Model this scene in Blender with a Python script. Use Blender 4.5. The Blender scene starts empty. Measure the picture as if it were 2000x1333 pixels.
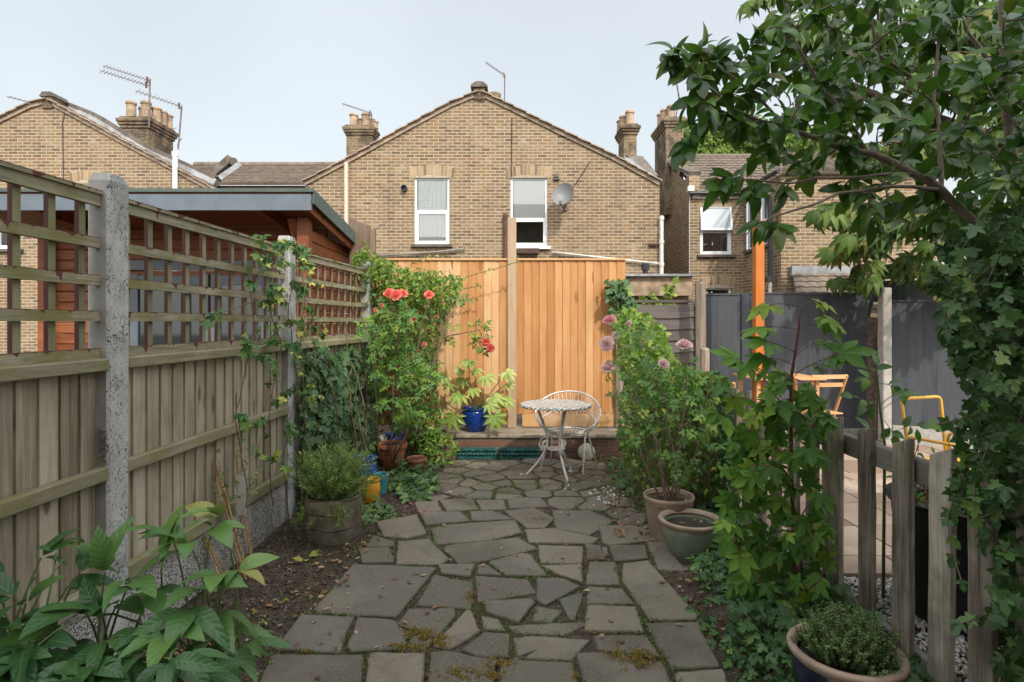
import bpy, math, random
import numpy as np
from mathutils import Vector, Matrix, noise as mnoise
R = math.radians
sc = bpy.context.scene
COL = sc.collection
F, CX, HY, H = 1150.0, 1000.0, 630.0, 1.55
def W(px, py, Y): return Vector(((px-CX)/F*Y, Y, H-(py-HY)/F*Y))
def G(px, py, z=0.0):
    Y = (H-z)*F/(py-HY)
    return Vector(((px-CX)/F*Y, Y, z))
rng = random.Random(7)
# ---------------------------------------------------------------- tags
def tag(o, label=None, cat=None, group=None, kind=None):
    if label: o['label'] = label
    if cat: o['category'] = cat
    if group: o['group'] = group
    if kind: o['kind'] = kind
    return o
def thing(name, label, cat, loc=(0, 0, 0), group=None):
    o = bpy.data.objects.new(name, None); COL.objects.link(o)
    o.location = loc; o.empty_display_size = .1
    return tag(o, label, cat, group)
def wloc(o):
    v = Vector((0, 0, 0))
    while o is not None:
        v += o.location; o = o.parent
    return v
# ---------------------------------------------------------------- mesh builder
def frame(d):
    d = d.normalized()
    a = Vector((0, 0, 1)) if abs(d.z) < .9 else Vector((1, 0, 0))
    x = d.cross(a).normalized(); y = x.cross(d).normalized()
    return x, y
class MB:
    def __init__(s): s.v = []; s.f = []; s.r = []; s.m = []; s.mi = 0; s.uv = {}
    def add(s, vs, fs, rnd=None, mi=None):
        o = len(s.v); s.v += [tuple(v) for v in vs]
        if rnd is None: rnd = rng.random()
        for f in fs: s.f.append(tuple(i+o for i in f)); s.r.append(rnd); s.m.append(s.mi if mi is None else mi)
        return s
    def box(s, c, d, rot=None, rnd=None, taper=1.0, mis=None):
        hx, hy, hz = d[0]/2, d[1]/2, d[2]/2
        vs = []
        for z in (-1, 1):
            t = taper if z > 0 else 1
            for x, y in ((-1, -1), (1, -1), (1, 1), (-1, 1)): vs.append(Vector((x*hx*t, y*hy*t, z*hz)))
        if rot is not None: vs = [rot @ v for v in vs]
        c = Vector(c); vs = [v+c for v in vs]
        fs = [(3, 2, 1, 0), (4, 5, 6, 7), (0, 1, 5, 4), (1, 2, 6, 5), (2, 3, 7, 6), (3, 0, 4, 7)]
        if rnd is None: rnd = rng.random()
        if mis:
            o = len(s.v); s.v += [tuple(v) for v in vs]
            for k, f in enumerate(fs): s.f.append(tuple(i+o for i in f)); s.r.append(rnd); s.m.append(mis[k])
            return s
        return s.add(vs, fs, rnd)
    def bar(s, a, b, w, h, up=None, rnd=None):
        a, b = Vector(a), Vector(b); d = (b-a).normalized()
        u = Vector(up) if up else (Vector((0, 0, 1)) if abs(d.z) < .9 else Vector((0, 1, 0)))
        x = d.cross(u).normalized(); u = x.cross(d).normalized()
        vs = []
        for p in (a, b):
            for i, j in ((-1, -1), (1, -1), (1, 1), (-1, 1)): vs.append(p+x*(i*w/2)+u*(j*h/2))
        return s.add(vs, [(0, 1, 2, 3), (7, 6, 5, 4), (4, 5, 1, 0), (5, 6, 2, 1), (6, 7, 3, 2), (7, 4, 0, 3)], rnd)
    def tube(s, pts, rad, n=6, rnd=None, cap=True):
        pts = [Vector(p) for p in pts]
        if not hasattr(rad, '__len__'): rad = [rad]*len(pts)
        vs = []; X = None
        for i, p in enumerate(pts):
            d = (pts[min(i+1, len(pts)-1)]-pts[max(i-1, 0)])
            if d.length < 1e-9: d = Vector((0, 0, 1))
            if X is None: X, _ = frame(d)
            d.normalize(); X = (X-d*X.dot(d))
            if X.length < 1e-5: X, _ = frame(d)
            X.normalize(); Yv = d.cross(X)
            for k in range(n):
                a = 2*math.pi*k/n; vs.append(p+(X*math.cos(a)+Yv*math.sin(a))*rad[i])
        fs = []
        for i in range(len(pts)-1):
            for k in range(n):
                k2 = (k+1) % n; fs.append((i*n+k, i*n+k2, (i+1)*n+k2, (i+1)*n+k))
        if cap: fs.append(tuple(range(n-1, -1, -1))); fs.append(tuple((len(pts)-1)*n+k for k in range(n)))
        return s.add(vs, fs, rnd)
    def lathe(s, c, prof, n=32, wob=0, rnd=None, scl=(1, 1), cap=True):
        c = Vector(c); vs = []; fs = []
        for (r, z) in prof:
            for k in range(n):
                a = 2*math.pi*k/n; rr = r*(1+wob*mnoise.noise(Vector((math.cos(a)*2, math.sin(a)*2, z*9))))
                vs.append(c+Vector((rr*math.cos(a)*scl[0], rr*math.sin(a)*scl[1], z)))
        for i in range(len(prof)-1):
            for k in range(n):
                k2 = (k+1) % n; fs.append((i*n+k, i*n+k2, (i+1)*n+k2, (i+1)*n+k))
        fs.append(tuple(range(n-1, -1, -1))) if cap and prof[0][0] > 1e-4 else None
        return s.add(vs, fs, rnd)
    def prism(s, poly, y0, y1, rnd=None):
        """poly = [(x,z)..] ccw seen from -Y, extruded y0..y1"""
        n = len(poly); vs = [(x, y0, z) for x, z in poly]+[(x, y1, z) for x, z in poly]
        fs = [tuple(range(n)), tuple(range(2*n-1, n-1, -1))]
        for i in range(n): j = (i+1) % n; fs.append((i+n, j+n, j, i))
        return s.add(vs, fs, rnd)
    def quad(s, a, b, c, d, rnd=None): return s.add([a, b, c, d], [(0, 1, 2, 3)], rnd)
    def build(s, name, mat, parent=None, origin=None, smooth=False, bevel=0, auto=None):
        me = bpy.data.meshes.new(name)
        if parent is not None: base = wloc(parent)
        elif origin is not None: base = Vector(origin)
        else:
            a = np.array(s.v); base = Vector(((a[:, 0].min()+a[:, 0].max())/2, (a[:, 1].min()+a[:, 1].max())/2, a[:, 2].min()))
        v = np.array(s.v, dtype=np.float64)-np.array(base)
        me.from_pydata([tuple(x) for x in v], [], s.f)
        at = me.attributes.new('rnd', 'FLOAT', 'FACE'); at.data.foreach_set('value', np.array(s.r, dtype=np.float32))
        mats = mat if isinstance(mat, (list, tuple)) else [mat]
        for m in mats: me.materials.append(m)
        if len(mats) > 1: me.polygons.foreach_set('material_index', np.array(s.m, dtype=np.int32))
        if smooth: me.polygons.foreach_set('use_smooth', np.ones(len(me.polygons), dtype=bool))
        me.update(); me.validate()
        o = bpy.data.objects.new(name, me); COL.objects.link(o)
        if parent is not None: o.parent = parent
        else: o.location = base
        if auto:
            md = o.modifiers.new('split', 'EDGE_SPLIT'); md.split_angle = R(auto)
        if bevel:
            md = o.modifiers.new('bevel', 'BEVEL'); md.width = bevel; md.segments = 1; md.limit_method = 'ANGLE'; md.angle_limit = R(50)
        return o
# ---------------------------------------------------------------- materials
class MT:
    def __init__(s, name):
        s.m = bpy.data.materials.new(name); s.m.use_nodes = True; s.nt = s.m.node_tree
        s.b = s.nt.nodes['Principled BSDF']; s.out = s.nt.nodes['Material Output']
    def n(s, t, ins=None, **props):
        nd = s.nt.nodes.new(t)
        for k, v in props.items(): setattr(nd, k, v)
        for k, v in (ins or {}).items(): s.set(nd.inputs[k], v)
        return nd
    def set(s, sock, v):
        if isinstance(v, bpy.types.NodeSocket): s.nt.links.new(v, sock)
        elif v is not None:
            if hasattr(v, '__len__') and len(v) == 3 and sock.type == 'RGBA': v = (*v, 1)
            sock.default_value = v
    def coord(s): return s.n('ShaderNodeTexCoord').outputs['Object']
    def rnd(s): return s.n('ShaderNodeAttribute', attribute_name='rnd').outputs['Fac']
    def map(s, v, scale=(1, 1, 1), loc=(0, 0, 0), rot=(0, 0, 0)):
        return s.n('ShaderNodeMapping', {'Vector': v, 'Scale': scale, 'Location': loc, 'Rotation': rot}).outputs[0]
    def noise(s, v, scale=5, det=4, rough=.55, dist=0):
        return s.n('ShaderNodeTexNoise', {'Vector': v, 'Scale': scale, 'Detail': det, 'Roughness': rough, 'Distortion': dist}).outputs['Fac']
    def vor(s, v, scale=5, feature='F1', out='Distance', rand=1):
        return s.n('ShaderNodeTexVoronoi', {'Vector': v, 'Scale': scale, 'Randomness': rand}, feature=feature).outputs[out]
    def ramp(s, f, stops, interp='LINEAR'):
        nd = s.n('ShaderNodeValToRGB', {'Fac': f}); cr = nd.color_ramp; cr.interpolation = interp
        while len(cr.elements) < len(stops): cr.elements.new(.5)
        for e, (p, c) in zip(cr.elements, stops):
            e.position = p; e.color = (*c, 1) if hasattr(c, '__len__') else (c, c, c, 1)
        return nd.outputs[0]
    def mix(s, f, a, b, mode='MIX'):
        nd = s.n('ShaderNodeMix', data_type='RGBA', blend_type=mode)
        s.set(nd.inputs[0], f); s.set(nd.inputs[6], a); s.set(nd.inputs[7], b); return nd.outputs[2]
    def math(s, op, a, b=None, c=None, clamp=False):
        nd = s.n('ShaderNodeMath', operation=op, use_clamp=clamp); s.set(nd.inputs[0], a)
        if b is not None: s.set(nd.inputs[1], b)
        if c is not None: s.set(nd.inputs[2], c)
        return nd.outputs[0]
    def step(s, v, a, b):
        nd = s.n('ShaderNodeMapRange', interpolation_type='SMOOTHSTEP'); s.set(nd.inputs[0], v)
        nd.inputs[1].default_value = a; nd.inputs[2].default_value = b; return nd.outputs[0]
    def vadd(s, a, b):
        nd = s.n('ShaderNodeVectorMath', operation='ADD'); s.set(nd.inputs[0], a); s.set(nd.inputs[1], b); return nd.outputs[0]
    def comb(s, x, y, z): return s.n('ShaderNodeCombineXYZ', {'X': x, 'Y': y, 'Z': z}).outputs[0]
    def sep(s, v): return s.n('ShaderNodeSeparateXYZ', {'Vector': v}).outputs
    def bump(s, h, st=.5, d=.01):
        s.set(s.b.inputs['Normal'], s.n('ShaderNodeBump', {'Height': h, 'Strength': st, 'Distance': d}).outputs[0])
    def fin(s, col=None, rough=.7, spec=None, metal=None):
        if col is not None: s.set(s.b.inputs['Base Color'], col)
        s.set(s.b.inputs['Roughness'], rough)
        if spec is not None: s.set(s.b.inputs['Specular IOR Level'], spec)
        if metal is not None: s.set(s.b.inputs['Metallic'], metal)
        return s.m
def mul(c, k): return tuple(x*k for x in c)
def plain(name, col, rough=.6, var=.15, scale=12, bump=.15, metal=None, spec=None):
    m = MT(name); v = m.coord(); n = m.noise(v, scale, 5)
    c = m.mix(m.step(n, .3, .7), mul(col, 1-var), mul(col, 1+var))
    c = m.mix(m.math('MULTIPLY', m.rnd(), var*1.5), c, mul(col, .6))
    if bump: m.bump(m.noise(v, scale*6, 4), bump, .004)
    return m.fin(c, rough, spec, metal)
def wood(name, stops, axis='z', alg=0, algc=(.09, .10, .025), rough=.8, knots=0, knotc=(.1, .05, .02), rv=.5, bs=.5, gs=1.0, drip=None, dirt=None):
    m = MT(name); v = m.coord(); r = m.rnd()
    v2 = m.vadd(v, m.comb(m.math('MULTIPLY', r, 37.0), m.math('MULTIPLY', r, 91.0), m.math('MULTIPLY', r, 53.0)))
    L = .045; s = {'x': (L, 1, 1), 'y': (1, L, 1), 'z': (1, 1, L)}[axis]
    g = m.map(v2, s)
    n1 = m.noise(g, 55*gs, 5, .6, .8); n2 = m.noise(m.map(v2, tuple(min(1, q*5) for q in s)), 9*gs, 3, .5, .4)
    f = m.math('ADD', m.math('MULTIPLY', n1, .55), m.math('MULTIPLY', n2, .45))
    f = m.math('ADD', f, m.math('MULTIPLY', m.math('SUBTRACT', r, .5), .35*rv))
    c = m.ramp(f, stops)
    if knots:
        kv = m.vor(m.map(v2, tuple(.35 if q < 1 else 1 for q in s)), knots)
        c = m.mix(m.math('MULTIPLY', m.step(kv, .19, .11), .75), c, knotc)
    if alg:
        an = m.noise(v, 4.2, 5, .65)
        c = m.mix(m.math('MULTIPLY', m.step(an, .42, .68), alg), c, algc)
    if dirt:
        z = m.sep(v)[2]; dn = m.noise(m.map(v, (1, 1, .3)), 7, 5)
        c = m.mix(m.math('MULTIPLY', m.step(m.math('ADD', z, m.math('MULTIPLY', dn, .5)), dirt[1]+.3, dirt[1]), .7), c, dirt[0])
    m.bump(f, bs, .006)
    return m.fin(c, rough, .3)
def brick(name, cols, mortar, bw=.225, bh=.075, ms=.009, blotch=.5, soot=0.0, bst=.6):
    m = MT(name); v = m.coord(); x, y, z = m.sep(v)
    nrm = m.n('ShaderNodeNewGeometry').outputs['True Normal']; nx = m.math('ABSOLUTE', m.sep(nrm)[0])
    sel = m.math('GREATER_THAN', nx, .7)
    u = m.math('ADD', m.math('MULTIPLY', y, sel), m.math('MULTIPLY', x, m.math('SUBTRACT', 1.0, sel)))
    wob = m.noise(v, 3, 2)
    vec = m.comb(m.math('ADD', u, m.math('MULTIPLY', wob, .012)), m.math('ADD', z, m.math('MULTIPLY', wob, .014)), 0.0)
    bt = m.n('ShaderNodeTexBrick', {'Vector': vec, 'Color1': (0, 0, 0, 1), 'Color2': (1, 1, 1, 1), 'Mortar': (.5, .5, .5, 1), 'Scale': 1.0,
             'Mortar Size': ms, 'Mortar Smooth': .25, 'Bias': 0.0, 'Brick Width': bw, 'Row Height': bh}, offset=.5)
    g = bt.outputs['Color']; fac = bt.outputs['Fac']
    big = m.noise(v, .9, 5, .6); fine = m.noise(v, 40, 3)
    g2 = m.math('ADD', g, m.math('MULTIPLY', m.math('SUBTRACT', m.noise(m.map(v, (4.4, 4.4, 13.3)), 1.0, 1), .5), .9))
    c = m.ramp(g2, cols)
    c = m.mix(m.math('MULTIPLY', fine, .35), c, mul(cols[-1][1], .75))
    c = m.mix(m.math('MULTIPLY', m.step(big, .38, .68), blotch), c, mul(cols[len(cols)//2][1], 1.25))
    c = m.mix(m.math('MULTIPLY', m.step(m.noise(m.map(v, (.8, .8, 1)), .55, 4, .6), .35, .65), .55), c, m.mix(.5, c, mul(cols[0][1], 1.6)))
    mo = m.mix(m.noise(v, 1.7, 4), mul(mortar, .7), mul(mortar, 1.15))
    c = m.mix(m.math('MULTIPLY', m.step(m.noise(m.map(v, (1, 1, 1.6)), 2.3, 7, .75), .54, .64), .65), c, mul(mortar, .85))
    c = m.mix(fac, c, mo)
    c = m.mix(m.math('MULTIPLY', m.step(m.noise(m.map(v, (1.6, 1.6, .22)), 1.6, 6, .7), .53, .72), .38), c, mul(cols[0][1], 1.3))
    if soot: c = m.mix(m.math('MULTIPLY', m.step(m.noise(v, 2.2, 5, .7), .4, .62), soot), c, (.035, .03, .025))
    hgt = m.math('SUBTRACT', m.math('MULTIPLY', fine, .4), fac)
    m.bump(hgt, bst, .012)
    return m.fin(c, .9, .2)
def leafmat(name, stops, rough=.45, vein=.4, veinc=(.2, .28, .08), tr=.25, trc=(.18, .32, .03), spec=.5, back=.25, vw=.1, var=None, sidev=.35, rib=.25):
    m = MT(name); r = m.rnd()
    c = m.ramp(r, stops)
    uv = m.sep(m.n('ShaderNodeUVMap', uv_map='UVMap').outputs[0])
    if vein:
        vm = m.step(uv[0], vw, 0.0)
        side = m.math('ABSOLUTE', m.math('SINE', m.math('MULTIPLY', m.math('SUBTRACT', uv[1], m.math('MULTIPLY', uv[0], .18)), 24.0)))
        sv = m.math('MULTIPLY', m.step(side, .22, 0.0), sidev)
        c = m.mix(m.math('MULTIPLY', m.math('MAXIMUM', vm, sv), vein), c, veinc)
        m.bump(m.math('ADD', side, m.math('MULTIPLY', uv[0], .5)), rib, .003)
    if var:
        nn = m.noise(m.coord(), var[1], 3)
        c = m.mix(m.step(nn, .5, .6), c, var[0])
    nb = m.n('ShaderNodeNewGeometry').outputs['Backfacing']
    c2 = m.mix(m.math('MULTIPLY', nb, back), c, (.16, .22, .10))
    m.fin(c2, rough, spec)
    t = m.n('ShaderNodeBsdfTranslucent', {'Color': (*trc, 1)})
    tc = m.mix(.5, c, trc); m.set(t.inputs['Color'], tc)
    mx = m.n('ShaderNodeMixShader', {0: tr, 1: m.b.outputs[0], 2: t.outputs[0]})
    m.nt.links.new(mx.outputs[0], m.out.inputs['Surface'])
    return m.m
# ---------------------------------------------------------------- leaf templates (x across, y along, z normal)
def t_leaf(w=.42, rows=5, fold=.18, curl=.25, tip=1.0, serr=0, e_=.8):
    vs = []; uv = []; fs = []
    ts = [i/rows for i in range(rows+1)]
    for i, t in enumerate(ts):
        hw = w*.5*(math.sin(math.pi*min(1, t**.85))**e_ if 0 < t < 1 else 0)*(1-.25*tip*t)
        z = -curl*t*t+.06*math.sin(t*3)
        if i == 0 or i == rows: vs.append((0, t, z)); uv.append((0, t))
        else:
            e = (1+serr*(.5 if i % 2 else -.5))
            vs += [(-hw*e, t, z+fold*hw), (0, t, z), (hw*e, t, z+fold*hw)]; uv += [(1, t), (0, t), (1, t)]
    fs.append((0, 2, 1)); fs.append((0, 3, 2))
    for i in range(1, rows-1):
        a = 1+(i-1)*3; b = a+3
        fs += [(a, a+1, b+1, b), (a+1, a+2, b+2, b+1)]
    a = 1+(rows-2)*3; e = len(vs)-1
    fs += [(a, a+1, e), (a+1, a+2, e)]
    return np.array(vs, float), fs, np.array(uv, float)
def t_fan(lobes, base_back=.1, valley=.5, droop=.25, sub=1, cup=.12):
    """lobes: list of (angle deg from +y, length, halfwidth deg)"""
    out = []
    lobes = sorted(lobes, key=lambda q: -q[0])
    a0 = lobes[0][0]+lobes[0][2]*1.4
    out.append((a0, base_back, .8))
    for i, (a, L, hw) in enumerate(lobes):
        out.append((a+hw*.62, L*.72, .45)); out.append((a+hw*.35, L*.80, .25)); out.append((a, L, 0)); out.append((a-hw*.35, L*.80, .25)); out.append((a-hw*.62, L*.72, .45))
        if i < len(lobes)-1:
            b, L2, _ = lobes[i+1]; out.append(((a+b)/2, min(L, L2)*valley, 1))
    an = lobes[-1][0]-lobes[-1][2]*1.4
    out.append((an, base_back, .8))
    vs = [(0, 0, 0)]; uv = [(0, 0)]
    for a, r, u in out:
        x = -math.sin(R(a))*r; y = math.cos(R(a))*r
        vs.append((x, y, -droop*r*r+(cup*u*r if u > .6 else 0))); uv.append((u, r))
    fs = [(0, i+1, i) for i in range(1, len(vs)-1)]
    return np.array(vs, float), fs, np.array(uv, float)
def t_join(parts):
    V = []; Fc = []; U = []; o = 0
    for v, f, u in parts:
        V.append(v); U.append(u); Fc += [tuple(i+o for i in q) for q in f]; o += len(v)
    return np.vstack(V), Fc, np.vstack(U)
def t_xf(t, ang=0, s=1, pitch=0, off=(0, 0, 0)):
    v, f, u = t; M = np.array(Matrix.Rotation(R(ang), 3, 'Z') @ Matrix.Rotation(R(pitch), 3, 'X'))
    return (v*s) @ M.T+np.array(off), f, u
T = {}
T['camellia'] = t_leaf(.52, 7, .2, .16, e_=.62)
T['oval'] = t_leaf(.6, 4, .2, .2)
T['rose'] = t_join([t_xf(t_leaf(.62, 4, .2, .2), 0, .42, 0, (0, .55, 0))]+[t_xf(t_leaf(.62, 4, .2, .2), s*75, .36, 0, (0, y, 0)) for s in (-1, 1) for y in (.22, .5)])
T['lance'] = t_leaf(.36, 6, .22, .3)
T['needle'] = (np.array([(-.06, 0, 0), (.06, 0, 0), (.05, .6, .03), (0, 1, .0), (-.05, .6, .03)], float), [(0, 1, 2, 4), (4, 2, 3)], np.array([(1, 0), (1, 0), (1, .6), (0, 1), (1, .6)], float))
T['tiny'] = (np.array([(0, 0, 0), (.28, .5, .08), (0, 1, 0), (-.28, .5, .08)], float), [(0, 1, 2), (0, 2, 3)], np.array([(.5, 0), (1, .5), (.5, 1), (1, .5)], float))
T['blade'] = (np.array([(-.05, 0, 0), (.05, 0, 0), (.035, .5, .1), (0, 1, .35), (-.035, .5, .1)], float), [(0, 1, 2, 4), (4, 2, 3)], np.array([(1, 0), (1, 0), (1, .6), (.5, 1), (1, .6)], float))
T['ivy'] = t_fan([(0, 1, 34), (62, .72, 26), (-62, .72, 26), (118, .5, 20), (-118, .5, 20)], .12, .62, .18)
T['maple'] = t_fan([(0, 1, 30), (50, .88, 24), (-50, .88, 24), (100, .62, 22), (-100, .62, 22)], .1, .58, .28)
T['fatsia'] = t_fan([(0, 1, 21), (38, .98, 20), (-38, .98, 20), (76, .88, 18), (-76, .88, 18), (114, .7, 16), (-114, .7, 16)], .12, .56, .4, cup=.3)
T['round'] = t_fan([(0, 1, 55), (75, .85, 40), (-75, .85, 40)], .3, .85, .15)
T['chestnut'] = t_join([t_xf(t_leaf(.36, 4, .2, .35), a, L, -18, (0, 0, 0)) for a, L in ((0, 1), (36, .95), (-36, .95), (74, .8), (-74, .8), (112, .55), (-112, .55))])
T['tri'] = t_join([t_xf(t_leaf(.55, 4, .2, .25), a, L, -8) for a, L in ((0, .62), (85, .5), (-85, .5))])
T['camellia2'] = t_leaf(.45, 7, .36, .4, e_=.65); T['camellia3'] = t_leaf(.58, 7, .08, -.06, e_=.6)
T['ivy2'] = t_fan([(0, 1, 38), (58, .58, 26), (-62, .64, 26)], .2, .66, .42, cup=.25); T['ivy3'] = t_fan([(0, .9, 40), (66, .7, 30), (-66, .66, 28), (120, .4, 22), (-116, .46, 22)], .14, .74, -.06)
T['maple2'] = t_fan([(0, 1, 34), (47, .8, 24), (-54, .92, 26), (98, .5, 22), (-104, .6, 22)], .12, .64, .55, cup=.3); T['peony2'] = t_leaf(.40, 8, .32, .6); T['lance2'] = t_leaf(.42, 6, .1, .05)
VAR = {'camellia': ('camellia', 'camellia2', 'camellia', 'camellia3'), 'ivy': ('ivy', 'ivy2', 'ivy3'), 'maple': ('maple', 'maple2'), 'peony': ('peony', 'peony2', 'peony'), 'lance': ('lance', 'lance2')}
class Fol:
    def __init__(s): s.d = {}
    def add(s, t, p, d, n, sc, rnd):
        if t in VAR: t = VAR[t][int(abs(p[0]*7919+p[2]*104729)*10) % len(VAR[t])]
        s.d.setdefault(t, []).append((*p, *d, *n, sc, rnd))
    def count(s): return sum(len(x) for x in s.d.values())
    def build(s, name, mat, parent=None, origin=None):
        Vs = []; Ls = []; Ss = []; UVs = []; Rn = []; vo = 0
        for t, rows in s.d.items():
            tv, tf, tu = T[t]; A = np.array(rows, float); N = len(A)
            p = A[:, 0:3]; y = A[:, 3:6]; n = A[:, 6:9]; k = A[:, 9]; r = A[:, 10]
            y = y/np.maximum(1e-9, np.linalg.norm(y, axis=1))[:, None]
            x = np.cross(y, n); ln = np.linalg.norm(x, axis=1); bad = ln < 1e-4
            x[bad] = np.cross(y[bad], np.array([.3, .9, .2])); ln = np.linalg.norm(x, axis=1); x /= ln[:, None]
            z = np.cross(x, y)
            V = (tv[None, :, 0, None]*x[:, None, :]+tv[None, :, 1, None]*y[:, None, :]+tv[None, :, 2, None]*z[:, None, :])*k[:, None, None]+p[:, None, :]
            Vs.append(V.reshape(-1, 3)); nv = len(tv)
            fl = np.concatenate([np.array(f) for f in tf]); sz = np.array([len(f) for f in tf])
            idx = (np.arange(N)*nv)[:, None]+fl[None, :]+vo
            Ls.append(idx.ravel()); Ss.append(np.tile(sz, N)); UVs.append(np.tile(tu[fl], (N, 1))); Rn.append(np.repeat(r, len(tf)))
            vo += N*nv
        V = np.vstack(Vs); L = np.concatenate(Ls); S = np.concatenate(Ss); U = np.vstack(UVs); Rn = np.concatenate(Rn)
        base = np.array(wloc(parent)) if parent is not None else (np.array(origin, float) if origin is not None else np.array([V[:, 0].mean(), V[:, 1].mean(), V[:, 2].min()]))
        V = V-base
        me = bpy.data.meshes.new(name)
        me.vertices.add(len(V)); me.vertices.foreach_set('co', V.astype(np.float32).ravel())
        me.loops.add(len(L)); me.loops.foreach_set('vertex_index', L.astype(np.int32))
        me.polygons.add(len(S)); st = np.concatenate([[0], np.cumsum(S)[:-1]]); me.polygons.foreach_set('loop_start', st.astype(np.int32))
        me.polygons.foreach_set('loop_total', S.astype(np.int32))
        me.polygons.foreach_set('use_smooth', np.ones(len(S), dtype=bool))
        uvl = me.uv_layers.new(name='UVMap'); uvl.data.foreach_set('uv', U.astype(np.float32).ravel())
        at = me.attributes.new('rnd', 'FLOAT', 'FACE'); at.data.foreach_set('value', Rn.astype(np.float32))
        me.materials.append(mat); me.update(calc_edges=True); me.validate()
        o = bpy.data.objects.new(name, me); COL.objects.link(o)
        if parent is not None: o.parent = parent
        else: o.location = Vector(base)
        return o
def rv(r, s=1.0): return Vector((r.gauss(0, s), r.gauss(0, s), r.gauss(0, s)))
def inpoly(x, y, P):
    c = False; j = len(P)-1
    for i in range(len(P)):
        if (P[i][1] > y) != (P[j][1] > y) and x < (P[j][0]-P[i][0])*(y-P[i][1])/(P[j][1]-P[i][1])+P[i][0]: c = not c
        j = i
    return c
def samp(r, P):
    xs = [p[0] for p in P]; ys = [p[1] for p in P]
    while True:
        x = r.uniform(min(xs), max(xs)); y = r.uniform(min(ys), max(ys))
        if inpoly(x, y, P): return x, y
def curve(a, b, sag=.0, bend=0, r=None, n=5):
    a, b = Vector(a), Vector(b); L = (b-a).length
    off = (rv(r, bend*L) if r and bend else Vector((0, 0, 0)))+Vector((0, 0, sag*L))
    return [a.lerp(b, t)+off*(4*t*(1-t)) for t in [i/n for i in range(n+1)]]
def leaves_on(fol, t, pts, r, n, size, t0=.2, up=(0, 0, 1), upw=1.0, down=.2, spread=.9, out=None, rr=(0, 1)):
    """leaves alternately along polyline"""
    pts = [Vector(p) for p in pts]; m = len(pts)-1; side = r.uniform(0, 6.28)
    for i in range(n):
        q = t0+(1-t0)*(i+1)/n; k = min(m-1, int(q*m)); p = pts[k].lerp(pts[k+1], q*m-k)
        d = (pts[k+1]-pts[k]).normalized(); x, y = frame(d)
        side += 2.4+r.uniform(-.4, .4)
        o = x*math.cos(side)+y*math.sin(side)
        if i == n-1: o = o*.2
        ld = (o*spread+d*(.6 if i < n-1 else 1.2)+Vector((0, 0, -down))+rv(r, .15))
        nn = Vector(up)*upw+rv(r, .35)+(Vector(out)*.6 if out is not None else Vector((0, 0, 0)))
        fol.add(t, p, ld, nn, size*r.uniform(.7, 1.15), rr[0]+(rr[1]-rr[0])*r.random())
def grow(skel, tips, r, mb, rt=.002, rb=.005, maxl=.5, sag=.05, bend=.06, back=.35, n=5):
    """connect each tip to the nearest skeleton point; returns twig polylines"""
    S = [np.array(p) for p in skel]; tw = []
    tips = [Vector(t) for t in tips]; root = Vector(skel[0])
    A = np.array([np.array(p) for p in skel])
    order = sorted(tips, key=lambda t: float(np.min(np.linalg.norm(A-np.array(t), axis=1))))
    for t in order:
        tv = np.array(t); d = np.linalg.norm(A-tv, axis=1)
        i = int(np.argmin(d)); p = Vector(A[i])
        c = curve(p, t, sag, bend, r, n)
        L = (t-p).length
        mb.tube(c, [rb*min(1, .4+L)*(1-q/n)+rt for q in range(n+1)], 5, cap=False)
        tw.append(c); A = np.vstack([A, np.array([np.array(c[k]) for k in range(2, n+1)])])
    return tw
def densify(pl, k=6):
    o = []
    for a, b in zip(pl[:-1], pl[1:]):
        for i in range(k): o.append(Vector(a).lerp(Vector(b), i/k))
    return o+[Vector(pl[-1])]
def mass(fol, t, P, Yf, n, size, r, nrm=(0, -1, .5), nj=.5, down=.7, dj=.6, gap=0, gs=5, rr=(0, 1), side=(0, 0, 0)):
    """leaves filling a volume that projects on pixel polygon P, depth Yf(px,py)->(Y0,Y1)"""
    for _ in range(n):
        x, y = samp(r, P); a, b = Yf(x, y); Y = r.uniform(a, b); p = W(x, y, Y)
        if p.z < .01: continue
        g = mnoise.noise(p*gs)
        if gap and g < gap-1+r.random()*.15: continue
        d = Vector((r.gauss(0, dj), r.gauss(0, dj), -down+r.gauss(0, dj)))+Vector(side)
        q = min(1, max(0, .5+g*.55+r.gauss(0, .2)))
        fol.add(t, p, d, Vector(nrm)+rv(r, nj), size*r.uniform(.6, 1.15), rr[0]+(rr[1]-rr[0])*q)
def cover(fol, t, P, n, size, r, z0=.02, z1=.1, gap=0, gs=3, rr=(0, 1)):
    """ground cover in a world-space (x,y) polygon"""
    for _ in range(n):
        x, y = samp(r, P); g = mnoise.noise(Vector((x*gs, y*gs, 3.3)))
        if g < gap-.6: continue
        z = r.uniform(z0, z0+(z1-z0)*max(.2, .6+g))
        fol.add(t, (x, y, z), Vector((r.gauss(0, 1), r.gauss(0, 1)-.3, -.2)), Vector((0, -.5, 1))+rv(r, .35), size*r.uniform(.55, 1.15), rr[0]+(rr[1]-rr[0])*r.random())
def GP(P, z=0): return [tuple(G(x, y, z)[:2]) for x, y in P]
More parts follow.
